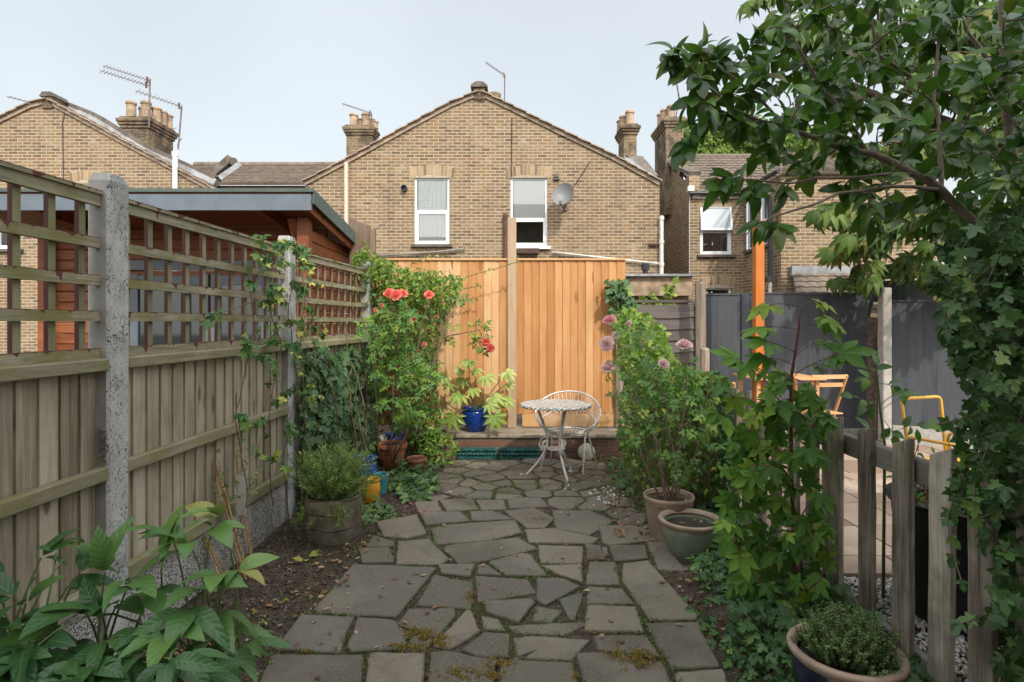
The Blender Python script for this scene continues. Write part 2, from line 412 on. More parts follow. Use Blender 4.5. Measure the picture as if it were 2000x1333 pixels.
# ================================================================ camera, light
cam = bpy.data.objects.new('camera', bpy.data.cameras.new('camera')); COL.objects.link(cam)
cam.location = (0, 0, H); cam.rotation_euler = (R(90), 0, 0)
cam.data.sensor_width = 36; cam.data.lens = F*36/2000; cam.data.shift_y = -(666.5-HY)/2000
cam.data.clip_end = 600; cam.data.clip_start = .05; sc.camera = cam
sc.render.resolution_x = 1024; sc.render.resolution_y = 682
EL, AZ = 41, 20
sv = Vector((math.sin(R(AZ))*math.cos(R(EL)), -math.cos(R(AZ))*math.cos(R(EL)), math.sin(R(EL))))
sun = bpy.data.objects.new('sun', bpy.data.lights.new('sun', 'SUN')); COL.objects.link(sun)
sun.rotation_euler = (-sv).to_track_quat('-Z', 'Y').to_euler(); sun.data.energy = 1.65; sun.data.angle = R(1.2); sun.data.color = (1, .93, .82)
sun.location = (3, -8, 12)
w = bpy.data.worlds.new('World'); sc.world = w; w.use_nodes = True
nt = w.node_tree; bg = nt.nodes['Background']
sky = nt.nodes.new('ShaderNodeTexSky'); sky.sky_type = 'NISHITA'; sky.sun_disc = False
sky.sun_elevation = R(EL); sky.sun_rotation = R(180-AZ); sky.altitude = 50; sky.air_density = 1.6; sky.dust_density = 3.2; sky.ozone_density = 1.6
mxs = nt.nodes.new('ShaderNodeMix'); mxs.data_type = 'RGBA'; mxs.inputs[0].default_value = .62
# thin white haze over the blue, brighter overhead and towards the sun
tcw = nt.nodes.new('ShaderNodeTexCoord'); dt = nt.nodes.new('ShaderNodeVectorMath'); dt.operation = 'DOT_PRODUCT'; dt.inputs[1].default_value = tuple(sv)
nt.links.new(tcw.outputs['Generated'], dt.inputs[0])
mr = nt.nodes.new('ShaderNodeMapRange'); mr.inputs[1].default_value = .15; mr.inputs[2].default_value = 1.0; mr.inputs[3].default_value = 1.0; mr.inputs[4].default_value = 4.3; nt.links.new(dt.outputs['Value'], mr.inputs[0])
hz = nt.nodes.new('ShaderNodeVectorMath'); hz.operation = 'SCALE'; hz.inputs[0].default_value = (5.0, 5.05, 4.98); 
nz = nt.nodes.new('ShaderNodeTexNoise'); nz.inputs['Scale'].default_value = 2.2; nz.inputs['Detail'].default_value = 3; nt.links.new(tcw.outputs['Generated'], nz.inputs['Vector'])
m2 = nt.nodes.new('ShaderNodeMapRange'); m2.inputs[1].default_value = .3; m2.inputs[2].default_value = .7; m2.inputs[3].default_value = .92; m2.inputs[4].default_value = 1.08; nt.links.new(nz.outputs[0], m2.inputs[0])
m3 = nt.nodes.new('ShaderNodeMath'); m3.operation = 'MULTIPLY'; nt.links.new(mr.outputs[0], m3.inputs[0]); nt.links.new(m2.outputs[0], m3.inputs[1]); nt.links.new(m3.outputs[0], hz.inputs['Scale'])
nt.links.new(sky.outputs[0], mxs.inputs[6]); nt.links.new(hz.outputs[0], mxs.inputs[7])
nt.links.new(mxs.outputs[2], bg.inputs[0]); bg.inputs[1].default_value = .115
sc.view_settings.view_transform = 'Standard'; sc.view_settings.look = 'None'; sc.view_settings.exposure = .76; sc.view_settings.gamma = 1
# ================================================================ shared materials
STOCK = [(0, (.095, .065, .050)), (.15, (.15, .100, .060)), (.34, (.21, .145, .082)), (.48, (.175, .135, .088)), (.6, (.25, .165, .080)), (.7, (.26, .135, .068)), (.8, (.235, .175, .105)), (1, (.30, .225, .135))]
BR = brick('stock brick', STOCK, (.44, .36, .26), blotch=.15, ms=.011)
BR2 = brick('shaded stock brick', [(0, (.05, .035, .03)), (.4, (.17, .115, .07)), (1, (.33, .24, .14))], (.36, .31, .25), blotch=.3)
BR3 = brick('sooty chimney brick', STOCK, (.30, .26, .2), soot=.75)
BRSTEP = brick('old red brick', [(0, (.10, .045, .035)), (.5, (.22, .10, .07)), (1, (.32, .20, .14))], (.17, .14, .11), soot=.45, ms=.010)
UPVC = plain('white plastic', (.78, .79, .80), .3, .04, bump=0)
OLDW = plain('grimy white paint', (.60, .58, .53), .55, .2)
DARKM = plain('black plastic', (.02, .02, .022), .45, .2)
LEAD = plain('lead flashing', (.28, .29, .31), .5, .35, 6)
POTC = plain('buff chimney clay', (.36, .26, .18), .85, .3, 5)
CLAYC = plain('weathered coping', (.13, .11, .09), .85, .4, 6)
MET = plain('aerial metal', (.16, .12, .11), .5, .3, metal=.4)
CREAM = plain('cream pipe', (.55, .48, .38), .5, .1)
GLR = MT('dark window glass'); GLR.fin((.02, .025, .03), .04, .9); GLR = GLR.m
def clearglass():
    m = MT('window glass'); t = m.n('ShaderNodeBsdfTransparent', {'Color': (.97, .98, .98, 1)}); g = m.n('ShaderNodeBsdfGlossy', {'Color': (1, 1, 1, 1), 'Roughness': .02})
    f = m.n('ShaderNodeFresnel', {'IOR': 1.7}); mx = m.n('ShaderNodeMixShader', {0: f.outputs[0], 1: t.outputs[0], 2: g.outputs[0]})
    m.nt.links.new(mx.outputs[0], m.out.inputs[0]); return m.m
GLASS = clearglass()
def roofmat():
    m = MT('brown interlocking roof tile'); v = m.coord()
    c = m.ramp(m.noise(v, 3, 6, .65), [(.3, (.09, .07, .055)), (.5, (.17, .13, .10)), (.7, (.24, .19, .14))])
    c = m.mix(m.math('MULTIPLY', m.rnd(), .55), c, (.10, .085, .07))
    c = m.mix(m.math('MULTIPLY', m.step(m.noise(v, 9, 4), .6, .7), .5), c, (.28, .25, .18))
    m.bump(m.noise(v, 50, 4), .3, .01); return m.fin(c, .9)
ROOF = roofmat()
def tile_roof(a, b, c, d, tw=.21, th=.27, name='roof', parent=None, under=.06):
    """a,b eave left/right; c,d ridge right/left"""
    a, b, c, d = map(Vector, (a, b, c, d)); u = b-a; s = d-a; nu = max(2, round(u.length/tw)); ns = max(2, round(s.length/th))
    nrm = u.cross(s).normalized(); mb = MB(); K = 6
    for j in range(ns):
        for i in range(nu):
            rn = rng.random(); vs = []
            for (jj, hz) in ((0, .028), (1, .0)):
                for k in range(K+1):
                    q = (i+k/K)/nu; t = (j+jj*1.0)/ns
                    p = a.lerp(b, q).lerp(d.lerp(c, q), t)
                    vs.append(p+nrm*(hz+.022*abs(math.sin(math.pi*k/K*1.0))))
            for k in range(K+1):
                q = (i+k/K)/nu; p = a.lerp(b, q).lerp(d.lerp(c, q), j/ns); vs.append(p-nrm*.01)
            fs = [(k, k+1, K+1+k+1, K+1+k) for k in range(K)]+[(2*K+2+k, 2*K+2+k+1, k+1, k) for k in range(K)]
            mb.add(vs, fs, rn)
    mb.add([a-nrm*under, b-nrm*under, c-nrm*under, d-nrm*under, a-nrm*.011, b-nrm*.011, c-nrm*.011, d-nrm*.011], [(3, 2, 1, 0), (4, 5, 6, 7), (0, 1, 5, 4), (1, 2, 6, 5), (2, 3, 7, 6), (3, 0, 4, 7)], .5)
    return mb.build(name, ROOF, parent)
def wall_mesh(mb, xs, top, zb, Y, holes, reveal=.11, flip=False):
    """front wall in plane Y with rectangular holes; top = function x->z"""
    br = sorted(set([x for x in xs]+[h for q in holes for h in q[:2]]))
    for x0, x1 in zip(br[:-1], br[1:]):
        hs = sorted([h for h in holes if h[0] <= x0+1e-6 and h[1] >= x1-1e-6], key=lambda h: h[2]); z = zb
        for h in hs: mb.quad((x0, Y, z), (x1, Y, z), (x1, Y, h[2]), (x0, Y, h[2])); z = h[3]
        mb.quad((x0, Y, z), (x1, Y, z), (x1, Y, top(x1)), (x0, Y, top(x0)))
    for (x0, x1, z0, z1) in holes:
        Yr = Y+reveal
        mb.quad((x0, Y, z0), (x0, Yr, z0), (x0, Yr, z1), (x0, Y, z1)); mb.quad((x1, Yr, z0), (x1, Y, z0), (x1, Y, z1), (x1, Yr, z1))
        mb.quad((x0, Y, z1), (x0, Yr, z1), (x1, Yr, z1), (x1, Y, z1)); mb.quad((x0, Y, z0), (x1, Y, z0), (x1, Yr, z0), (x0, Yr, z0))
def lintel(x0, x1, z, Y, parent, rise=.07, h=.23, n=13):
    mb = MB(); cx = (x0+x1)/2; hw = (x1-x0)/2+.1
    for i in range(n):
        u = (i+.5)/n*2-1; x = cx+u*hw; zz = z-rise*u*u+rise*.4+h/2; a = -u*.13
        mb.box((x+u*.02, Y+.02, zz), (2*hw/n*.84, .05, h), Matrix.Rotation(-a, 3, 'Y'))
    o = mb.build('lintel', LINT, parent)
    mb = MB(); mb.prism([(x0-.1, z-rise*.6), (x1+.1, z-rise*.6), (x1+.1, z+h), (cx, z+h+rise*.4), (x0-.1, z+h)], Y-.002, Y-.0005); mb.build('mortar_bed', MORT, parent)
LINT = plain('lintel brick', (.36, .25, .14), .9, .45, 30); LM = LINT
def lintmat():
    m = MT('gauged brick'); c = m.ramp(m.rnd(), [(0, (.16, .10, .06)), (.5, (.36, .25, .14)), (1, (.44, .33, .2))]); m.bump(m.noise(m.coord(), 40), .3, .01); return m.fin(m.mix(m.math('MULTIPLY', m.noise(m.coord(), 8), .5), c, (.2, .14, .08)), .9)
LINT = lintmat(); MORT = plain('lime mortar', (.40, .34, .26), .95, .2, 10)
def curtainmat(name, a, b, check=0):
    m = MT(name); v = m.coord(); x, y, z = m.sep(v)
    f = m.math('MULTIPLY', m.math('ADD', m.math('SINE', m.math('MULTIPLY', x, 60)), 1.0), .5)
    c = m.mix(f, a, b)
    if check:
        g = m.math('MULTIPLY', m.math('ADD', m.math('SINE', m.math('MULTIPLY', z, 110)), 1.0), .5); c = m.mix(m.math('MULTIPLY', g, .5), c, check)
    return m.fin(c, .9)
CURT = curtainmat('green check curtain', (.62, .68, .64), (.72, .74, .70), (.25, .42, .36))
NET = curtainmat('white net curtain', (.70, .72, .72), (.8, .8, .78))
BLIND = curtainmat('white roller blind', (.74, .75, .74), (.76, .77, .76))
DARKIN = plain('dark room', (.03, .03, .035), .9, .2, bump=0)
def slatmat():
    m = MT('dark venetian blind'); z = m.sep(m.coord())[2]; f = m.math('MULTIPLY', m.math('ADD', m.math('SINE', m.math('MULTIPLY', z, 190)), 1.0), .5)
    return m.fin(m.mix(f, (.05, .025, .02), (.20, .12, .09)), .6)
SLAT = slatmat()
def curtain(mb, x0, x1, z0, z1, Y, amp=.02, n=24):
    vs = []; 
    for i in range(n+1):
        x = x0+(x1-x0)*i/n; y = Y+amp*math.sin(i*1.9)+amp*.4*math.sin(i*4.3)
        vs += [(x, y, z0), (x, y, z1)]
    mb.add(vs, [(2*i, 2*i+2, 2*i+3, 2*i+1) for i in range(n)], .5)
def window(parent, x0, x1, z0, z1, Y, split=.5, fw=.055, mat=UPVC, inner=None, sill=True, tilt=None, sillmat=None, glass=None, name='window', yaw=None):
    """casement in the hole, parts: frame mesh with children pane, sill"""
    mb = MB(); zs = z0+(z1-z0)*split
    def rect(mb, a, b, c, d, t, y, dp):
        mb.box(((a+t/2), y, (c+d)/2), (t, dp, d-c)); mb.box((b-t/2, y, (c+d)/2), (t, dp, d-c))
        mb.box(((a+b)/2, y, c+t/2), (b-a-2*t, dp-.002, t)); mb.box(((a+b)/2, y, d-t/2), (b-a-2*t, dp-.002, t))
    rect(mb, x0, x1, z0, z1, fw, Y+.08, .06)
    if split: mb.box(((x0+x1)/2, Y+.078, zs), (x1-x0-2*fw, .056, fw*.9))
    rect(mb, x0+fw+.001, x1-fw-.001, z0+fw+.001, zs-fw*.5, fw*.7, Y+.075, .05)
    fr = mb.build(name, mat, parent, bevel=.004)
    g = MB(); g.box(((x0+x1)/2, Y+.085, (z0+zs)/2), (x1-x0-2*fw, .006, zs-z0-fw)); g.build('pane', glass or GLASS, fr)
    if tilt:
        a = R(tilt); L = z1-zs; s = MB(); rot = Matrix.Rotation(-a, 3, 'X'); hx = (x1-x0)/2-.01
        c = Vector(((x0+x1)/2, Y+.03, z1-.02)); 
        def pt(dx, dz): return c+rot @ Vector((dx, 0, dz))
        for dx in (-hx+.025, hx-.025): s.bar(pt(dx, 0), pt(dx, -L), .05, .045, (0, 1, 0))
        for dz in (-.025, -L+.025): s.bar(pt(-hx+.05, dz), pt(hx-.05, dz), .043, .05)
        so = s.build('open_sash', mat, fr, bevel=.003)
        g = MB(); g.quad(pt(-hx+.05, -.05), pt(-hx+.05, -L+.05), pt(hx-.05, -L+.05), pt(hx-.05, -.05)); g.build('pane', FROST, fr)
    elif split:
        g = MB(); g.box(((x0+x1)/2, Y+.085, (zs+z1)/2), (x1-x0-2*fw, .006, z1-zs-fw)); g.build('pane', glass or GLASS, fr)
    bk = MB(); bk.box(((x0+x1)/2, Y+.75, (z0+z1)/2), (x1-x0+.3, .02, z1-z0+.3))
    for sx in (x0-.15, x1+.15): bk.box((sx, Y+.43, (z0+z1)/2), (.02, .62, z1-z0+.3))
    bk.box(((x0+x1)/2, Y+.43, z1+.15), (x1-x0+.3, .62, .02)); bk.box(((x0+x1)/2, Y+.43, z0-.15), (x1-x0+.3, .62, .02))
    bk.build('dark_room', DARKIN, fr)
    for (cm, a, b, c, d, nm) in (inner or []):
        k = MB(); curtain(k, x0+(x1-x0)*a, x0+(x1-x0)*b, z0+(z1-z0)*c, z0+(z1-z0)*d, Y+.115, .012 if nm == 'curtain' else .0); k.build(nm, cm, fr)
    if sill:
        s = MB(); s.box(((x0+x1)/2, Y-.03, z0-.035), (x1-x0+.14, .13, .07)); s.build('window_sill', sillmat or CLAYC, parent, bevel=.005)
    return fr
FROST = MT('pale sash glass'); FROST.fin((.40, .46, .50), .08, .8); FROST = FROST.m
def chimney(root, x, Y, z0, z1, wx, wy, pots, ph=.45, name='chimney', mat=None, pr=.12, jit=0):
    mb = MB(); mb.box((x, Y, (z0+z1-.3)/2), (wx, wy, z1-.3-z0))
    for k, (g, h, zz) in enumerate(((.05, .075, z1-.2625), (.10, .075, z1-.1875), (.14, .09, z1-.105), (.06, .06, z1-.03))): mb.box((x, Y, zz), (wx+g*1.4, wy+g*1.4, h))
    st = mb.build(name, mat or BR3, root, bevel=.01)
    for (dx, dy, s) in pots:
        p = MB(); h = ph*s; r0 = pr*(.92+.1*s)
        p.lathe((x+dx, Y+dy, z1), [(r0, 0), (r0*.94, h*.1), (r0*.88, h*.82), (r0*1.05, h*.85), (r0*1.08, h*.93), (r0*.98, h), (r0*.72, h), (r0*.7, h*.4), (0, h*.4)], 20)
        p.build('chimney_pot', POTC, st, smooth=True, auto=35)
    return st
def aerial(base, top, ends, Y, label, n=12, el=.16, group='television aerials on the chimneys', braces=()):
    """base, top, boom ends in pixels"""
    b = W(*base, Y); t = W(*top, Y); root = thing('television_aerial', label, 'aerial', b, group)
    m = MB(); m.tube([b, t], .018, 6); m.build('mast', MET, root)
    for (p0, p1) in ends:
        a, c = W(*p0, Y-.05), W(*p1, Y-.05); c.y -= .5; m = MB(); m.tube([a, c], .011, 5); d = (c-a)
        for k in range(n):
            q = a+d*(k+.3)/n; L = el*(1 if k < n-1 else 1.2)
            m.tube([q+Vector((0, L*.6, L*.55)), q-Vector((0, L*.6, L*.55))], .007, 4)
        m.box(a.lerp(c, .06), (.03, .06, .14)); m.box(a.lerp(c, .12), (.02, .3, .2)) if False else None
        m.build('antenna_boom', MET, root)
    for (p0, p1) in braces:
        m = MB(); m.tube([W(*p0, Y), W(*p1, Y)], .01, 5); m.build('bracket', MET, root)
    return root
def lintop(P):
    P = sorted(P)
    def f(x):
        if x <= P[0][0]: return P[0][1]
        for (a, b), (c, d) in zip(P[:-1], P[1:]):
            if x <= c: return b+(d-b)*(x-a)/(c-a)
        return P[-1][1]
    return f
def verge(P, Y, parent, proud=.12, th=.075):
    """tile verge with undercloak following the gable line P [(x,z)...]"""
    m = MB()
    for (a, b), (c, d) in zip(P[:-1], P[1:]):
        L = math.hypot(c-a, d-b); n = max(1, round(L/.33)); s = 1 if d > b else -1
        for i in range(n):
            p = Vector((a+(c-a)*i/n, Y, b+(d-b)*i/n)); q = Vector((a+(c-a)*(i+1)/n, Y, b+(d-b)*(i+1)/n))
            u = Vector((-(d-b), 0, c-a)).normalized(); u = u if u.z > 0 else -u
            lo = .02 if s > 0 else -.012; 
            p2 = p+u*(th*.5+.035+(.03 if s < 0 else 0)*0)+u*(.022 if s > 0 else 0); q2 = q+u*(th*.5+.035)+u*(.022 if s < 0 else 0)
            m.bar(p2+Vector((0, .3-proud, 0)), q2+Vector((0, .3-proud, 0)), .6, .026, (0, 0, 1))
        m.bar(Vector((a, Y+.05-proud*.4, b+.025)), Vector((c, Y+.05-proud*.4, d+.025)), .1, .085, (0, 0, 1), rnd=.3)
    return m.build('roof_verge', VERGE, parent)
VERGE = plain('verge tile', (.34, .26, .19), .85, .35, 6)
def px(x, Y): return (x-CX)/F*Y
def pz(y, Y): return H-(y-HY)/F*Y
# ================================================================ ground
def soilmat():
    m = MT('garden soil'); v = m.coord()
    c = m.ramp(m.noise(v, 14, 8, .7), [(.3, (.04, .030, .022)), (.55, (.105, .080, .060)), (.75, (.18, .145, .11))])
    st = m.vor(v, 60); cl = m.vor(v, 60, out='Color'); c = m.mix(m.math('MULTIPLY', m.step(st, .28, .18), m.step(m.sep(cl)[0], .68, .8)), c, (.26, .22, .17))
    c = m.mix(m.math('MULTIPLY', m.step(m.noise(v, 2.1, 4), .52, .66), .4), c, (.05, .07, .02))
    m.bump(m.math('ADD', m.noise(v, 30, 8, .7), m.math('MULTIPLY', st, -.5)), .9, .03); return m.fin(c, .95, .2)
SOIL = soilmat()
g = MB(); g.quad((-90, -60, -.02), (90, -60, -.02), (90, 130, -.02), (-90, 130, -.02)); tag(g.build('ground', SOIL), kind='structure')
# near soil with relief
def bed_mesh(x0, x1, y0, y1, step, f, name, mat):
    nx = int((x1-x0)/step); ny = int((y1-y0)/step); vs = []; fs = []
    for j in range(ny+1):
        for i in range(nx+1): x = x0+i*step; y = y0+j*step; vs.append((x, y, f(x, y)))
    for j in range(ny):
        for i in range(nx): a = j*(nx+1)+i; fs.append((a, a+1, a+nx+2, a+nx+1))
    m = MB(); m.add(vs, fs, .5); return m.build(name, mat, smooth=True)
def soilz(x, y):
    e = max(0, min(1, (abs(x+.1)-1.0)/.3)); return .016+e*.020+.02*mnoise.noise(Vector((x*5, y*5, 0)))*e+.012*mnoise.noise(Vector((x*16, y*16, 4)))*(.3+.7*e)
tag(bed_mesh(-1.72, 1.72, 1.2, 6.62, .035, soilz, 'soil_bed', SOIL), kind='structure')
# ================================================================ centre gable house
Yh = 14.0
def ph_(x, y): return (px(x, Yh), pz(y, Yh))
rt = thing('gable_house', 'yellow brick gable house straight ahead with two white windows and a satellite dish', 'house', (px(940, Yh), Yh, 0))
TOPL = [ph_(596, 362), ph_(680, 318), ph_(800, 252), ph_(880, 209), ph_(937, 186), ph_(1000, 216), ph_(1100, 265), ph_(1200, 313), ph_(1260, 346), ph_(1288, 362)]
topf = lintop(TOPL)
h1 = (px(809, Yh), px(878, Yh), pz(478, Yh), pz(346, Yh)); h2 = (px(997, Yh), px(1069, Yh), pz(482, Yh), pz(346, Yh))
m = MB(); wall_mesh(m, [p[0] for p in TOPL], topf, 0, Yh, [h1, h2])
xl, xr = TOPL[0][0], TOPL[-1][0]
m.quad((xl, Yh+6, 0), (xl, Yh, 0), (xl, Yh, TOPL[0][1]), (xl, Yh+6, TOPL[0][1])); m.quad((xr, Yh, 0), (xr, Yh+6, 0), (xr, Yh+6, TOPL[-1][1]), (xr, Yh, TOPL[-1][1]))
m.build('wall', BR, rt)
verge(TOPL, Yh, rt)
m = MB()
for (a, b), (c, d) in zip(TOPL[:-1], TOPL[1:]):
    m.add([(a, Yh+.1, b+.02), (c, Yh+.1, d+.02), (c, Yh+6, d+.02), (a, Yh+6, b+.02), (a, Yh+.1, b-.05), (c, Yh+.1, d-.05), (c, Yh+6, d-.05), (a, Yh+6, b-.05)], [(0, 1, 2, 3), (7, 6, 5, 4), (0, 4, 5, 1), (2, 6, 7, 3)])
m.build('roof', ROOF, rt)
# apex stack
m = MB(); ax, az = ph_(936, 186); m.box((ax, Yh+.12, az+.02), (.26, .34, .28)); m.build('apex_pier', BR3, rt)
m = MB(); m.prism([(ax-.2, az+.16), (ax+.2, az+.16), (ax+.2, az+.2), (ax+.08, az+.29), (ax-.08, az+.29), (ax-.2, az+.2)], Yh-.1, Yh+.4); m.build('coping', CLAYC, rt)
lintel(h1[0], h1[1], h1[3]+.02, Yh, rt); lintel(h2[0], h2[1], h2[3]+.02, Yh, rt)
window(rt, *h1, Yh, .50, inner=[(CURT, .1, .9, .52, .97, 'curtain'), (NET, .1, .92, .12, .5, 'curtain')], sillmat=CLAYC)
window(rt, *h2, Yh, .40, inner=[(BLIND, .08, .93, .42, .97, 'blind')], sillmat=UPVC)
# pipes
m = MB(); m.tube([W(676, 318, Yh-.12), W(676, 700, Yh-.12)], .05, 10); m.build('soil_pipe', CREAM, rt, smooth=True, auto=40)
m = MB(); m.tube([W(1292, 422, Yh-.1), W(1292, 560, Yh-.1)], .047, 10)
for y in (424, 470, 514): m.tube([W(1292, y, Yh-.1), W(1292, y+6, Yh-.1)], .062, 10)
m.build('drain_pipe', OLDW, rt, smooth=True, auto=40)
m = MB(); m.tube([W(1079, 493, Yh-.08), W(1160, 502, Yh-.08), W(1296, 516, Yh-.08)], .026, 8); m.build('waste_pipe', OLDW, rt, smooth=True)
m = MB(); m.tube([W(740, 500, Yh-.08), W(800, 496, Yh-.08), W(860, 492, Yh-.08), W(908, 486, Yh-.08)], .026, 8); m.build('waste_pipe', plain('grey pipe', (.22, .2, .17), .6), rt, smooth=True)
m = MB(); m.lathe(W(790, 369, Yh-.0)-Vector((0, 0, 0)), [(.075, 0), (.075, .1), (.055, .1), (.05, .02), (0, .02)], 16)
o = m.build('vent_flue', DARKM, rt, smooth=True, auto=40)
me = o.data
pc = W(790, 369, Yh)-wloc(rt)
for v_ in me.vertices: q = v_.co-pc; v_.co = pc+Vector((q.x, -q.z, q.y))
m = MB(); m.box(W(1087, 344, Yh-.05), (.1, .1, .1)); m.box(W(1087, 350, Yh-.04), (.15, .07, .05)); m.build('wall_light', CLAYC, rt, bevel=.01)
m = MB(); m.tube([W(987, 421, Yh-.1), W(987, 520, Yh-.1)], .05, 8); m.tube([W(987, 419, Yh-.1), W(987, 426, Yh-.1)], .06, 8); m.build('iron_pipe', plain('rusty iron pipe', (.10, .05, .035), .8, .5, 20), rt)
m = MB(); m.box(W(1031, 491, Yh-.12), (.52, .18, .12)); m.build('window_box', plain('dark planter', (.07, .035, .025), .8, .4), rt)
m = MB(); m.tube([W(1000, 230, Yh-.02), W(999, 290, Yh-.02), W(999, 346, Yh-.02)], .008, 4); m.build('cable', DARKM, rt); m = MB(); m.tube([W(1153, 315, Yh-.02), W(1120, 366, Yh-.02)], .008, 4)
m.build('cable', DARKM, rt)
m = MB(); m.box(W(1278, 478, Yh-.04), (.26, .1, .05)); m.build('iron_bracket', plain('rust', (.09, .04, .03), .8, .4), rt)
m = MB(); m.lathe(W(1260, 545, Yh-.4), [(.06, 0), (.06, .2), (.09, .2), (.09, .34), (.07, .36), (0, .36)], 14); m.build('vent_cowl', DARKM, rt, smooth=True, auto=40)
# low rear extension roof
m = MB(); a = W(1215, 538, 13.3); m.box((px(1275, 13.5), 13.5, pz(560, 13.4)), (1.5, 1.0, .45)); m.build('flat_roof_edge', plain('peeling fascia', (.42, .30, .2), .8, .5, 5), rt)
m = MB(); m.box((px(1275, 13.5), 13.45, pz(541, 13.4)), (1.6, 1.15, .05)); m.build('felt_roof', LEAD, rt)
# chimneys
chimney(rt, px(706, 17.5), 17.5, 4.8, pz(250, 17.5), .76, .5, [(-.21, -.06, 1.05), (-.05, .1, .8), (.15, -.06, 1.1), (.26, .1, .8), (.36, .1, .6)], .36, pr=.125)
chimney(rt, px(1228, 16.5), 16.7, 4.6, pz(247, 16.5), .36, .8, [(.03, -.2, 1.1), (-.1, .05, .95), (-.14, .25, .8)], .38)
m = MB(); m.lathe((px(965, 17.5), 17.5, pz(205, 17.5)), [(.2, 0), (.17, .12), (.2, .2), (.22, .3), (.16, .34), (0, .34)], 18); m.build('chimney_pot', POTC, rt, smooth=True, auto=35)
m = MB(); m.bar(W(1232, 318, 15.2), W(1280, 352, 14.6), .5, .06); m.bar(W(1222, 315, 15.3), W(1236, 330, 15.1), .3, .2); m.build('lead_flashing', LEAD, rt)
m = MB(); m.bar(W(1238, 308, 15.6), W(1268, 346, 14.9), .5, .12); m.build('coping', CLAYC, rt)
# satellite dish
dc = W(1103, 387, Yh-.42)
sd = thing('satellite_dish', 'grey mesh satellite dish on the gable wall right of the right hand window', 'satellite dish', dc)
dm = MT('perforated dish'); vv = dm.vor(dm.coord(), 90); dm.fin(dm.mix(dm.step(vv, .2, .4), (.09, .095, .10), (.19, .195, .2)), .5); dm = dm.m
m = MB(); prof = [(r_, .32*r_*r_/.3*1.6) for r_ in (.001, .06, .12, .18, .24, .29)]+[(.305, .16), (.30, .13), (.2, .045), (.1, .0), (.001, -.02)]
m.lathe((0, 0, 0), prof, 32, scl=(.82, 1)); o = m.build('dish', dm, sd, smooth=True, auto=60)
rotd = (Vector((-.35, -.85, .42)).normalized()).to_track_quat('Z', 'Y').to_matrix()
for v_ in o.data.vertices: v_.co = rotd @ (v_.co+dc)
m = MB(); m.tube([dc+Vector((0, .02, -.26)), dc+Vector((-.12, -.35, -.22))], .012, 6); m.box(dc+Vector((-.13, -.38, -.19)), (.06, .1, .07)); m.build('feed_arm', MET, sd)
m = MB(); m.tube([dc+Vector((.02, .08, -.05)), dc+Vector((.04, .28, -.12)), dc+Vector((.04, .42, -.12))], .022, 7); m.box(dc+Vector((.04, .4, -.12)), (.12, .03, .2)); m.build('wall_bracket', MET, sd)
aerial((985, 210), (986, 146), [((986, 148), (950, 137))], 17, 'aerial with slanted boom above the apex of the centre gable', 10, .14)
aerial((725, 292), (726, 222), [((726, 222), (678, 215))], 17.3, 'aerial on the small chimney left of the centre gable', 12, .12)
# ================================================================ left gable house
rl = thing('gable_house', 'yellow brick gable house at far left behind the cabin, with tall chimney and white pipe', 'house', (px(100, Yh), Yh, 0))
TL = [ph_(-260, 362), ph_(-90, 284), ph_(0, 240), ph_(62, 210), ph_(95, 201), ph_(180, 247), ph_(262, 292), ph_(350, 338), ph_(405, 368), ph_(432, 388)]
m = MB(); hl = (px(-12, Yh), px(41, Yh), pz(487, Yh), pz(408, Yh)); wall_mesh(m, [p[0] for p in TL], lintop(TL), 0, Yh, [hl])
m.quad((TL[-1][0], Yh, 0), (TL[-1][0], Yh+6, 0), (TL[-1][0], Yh+6, TL[-1][1]), (TL[-1][0], Yh, TL[-1][1])); m.build('wall', BR, rl)
verge(TL, Yh, rl)
window(rl, *hl, Yh, .5, inner=[(NET, .1, .92, .05, .95, 'curtain')], sillmat=CLAYC)
lintel(px(145, Yh), px(190, Yh), pz(354, Yh), Yh, rl, n=9)
m = MB()
for (a, b), (c, d) in zip(TL[:-1], TL[1:]): m.add([(a, Yh+.1, b+.02), (c, Yh+.1, d+.02), (c, Yh+6, d+.02), (a, Yh+6, b+.02)], [(0, 1, 2, 3)])
m.build('roof', ROOF, rl)
m = MB(); m.box((px(95, Yh), Yh+.15, pz(200, Yh)), (.24, .4, .3)); m.build('apex_pier', BR3, rl)
m = MB(); a, b = ph_(95, 188); m.prism([(a-.17, b-.03), (a+.17, b-.03), (a+.1, b+.08), (a-.1, b+.08)], Yh-.08, Yh+.45); m.build('coping', CLAYC, rl)
PP = [W(104, 192, 14.6), W(190, 226, 14.6), W(290, 288, 14.6), W(380, 328, 14.6), W(426, 350, 14.6)]
m = MB()
for a, b in zip(PP[:-1], PP[1:]): m.bar(a, b, .35, .07)
m.build('coping', CLAYC, rl)
m = MB()
for a, b in zip(PP[:-1], PP[1:]): m.bar(a-Vector((0, .06, .11)), b-Vector((0, .06, .11)), .2, .16)
m.build('lead_flashing', LEAD, rl)
m = MB(); m.bar(W(426, 350, 14.6), W(466, 322, 14.9), .3, .12); m.build('lead_flashing', LEAD, rl)
m = MB(); m.bar(W(424, 340, 14.9), W(456, 312, 14.9), .4, .17); m.tube([W(456, 316, 14.7), W(456, 316, 15.1)], .1, 12); m.build('coping', CLAYC, rl)
chimney(rl, -9.57, 15.5, 4.6, 6.78, .68, 1.1, [(-.22, -.36, 1.1), (-.06, -.1, .95), (.16, -.36, 1.1), (.27, -.1, .95), (.27, .16, .95), (.27, .42, .95)], .40, pr=.12)
m = MB(); m.tube([W(342, 306, Yh-.1), W(342, 600, Yh-.1)], .058, 10); m.tube([W(342, 297, Yh-.1), W(342, 306, Yh-.1)], .075, 10); m.build('vent_pipe', UPVC, rl, smooth=True, auto=40)
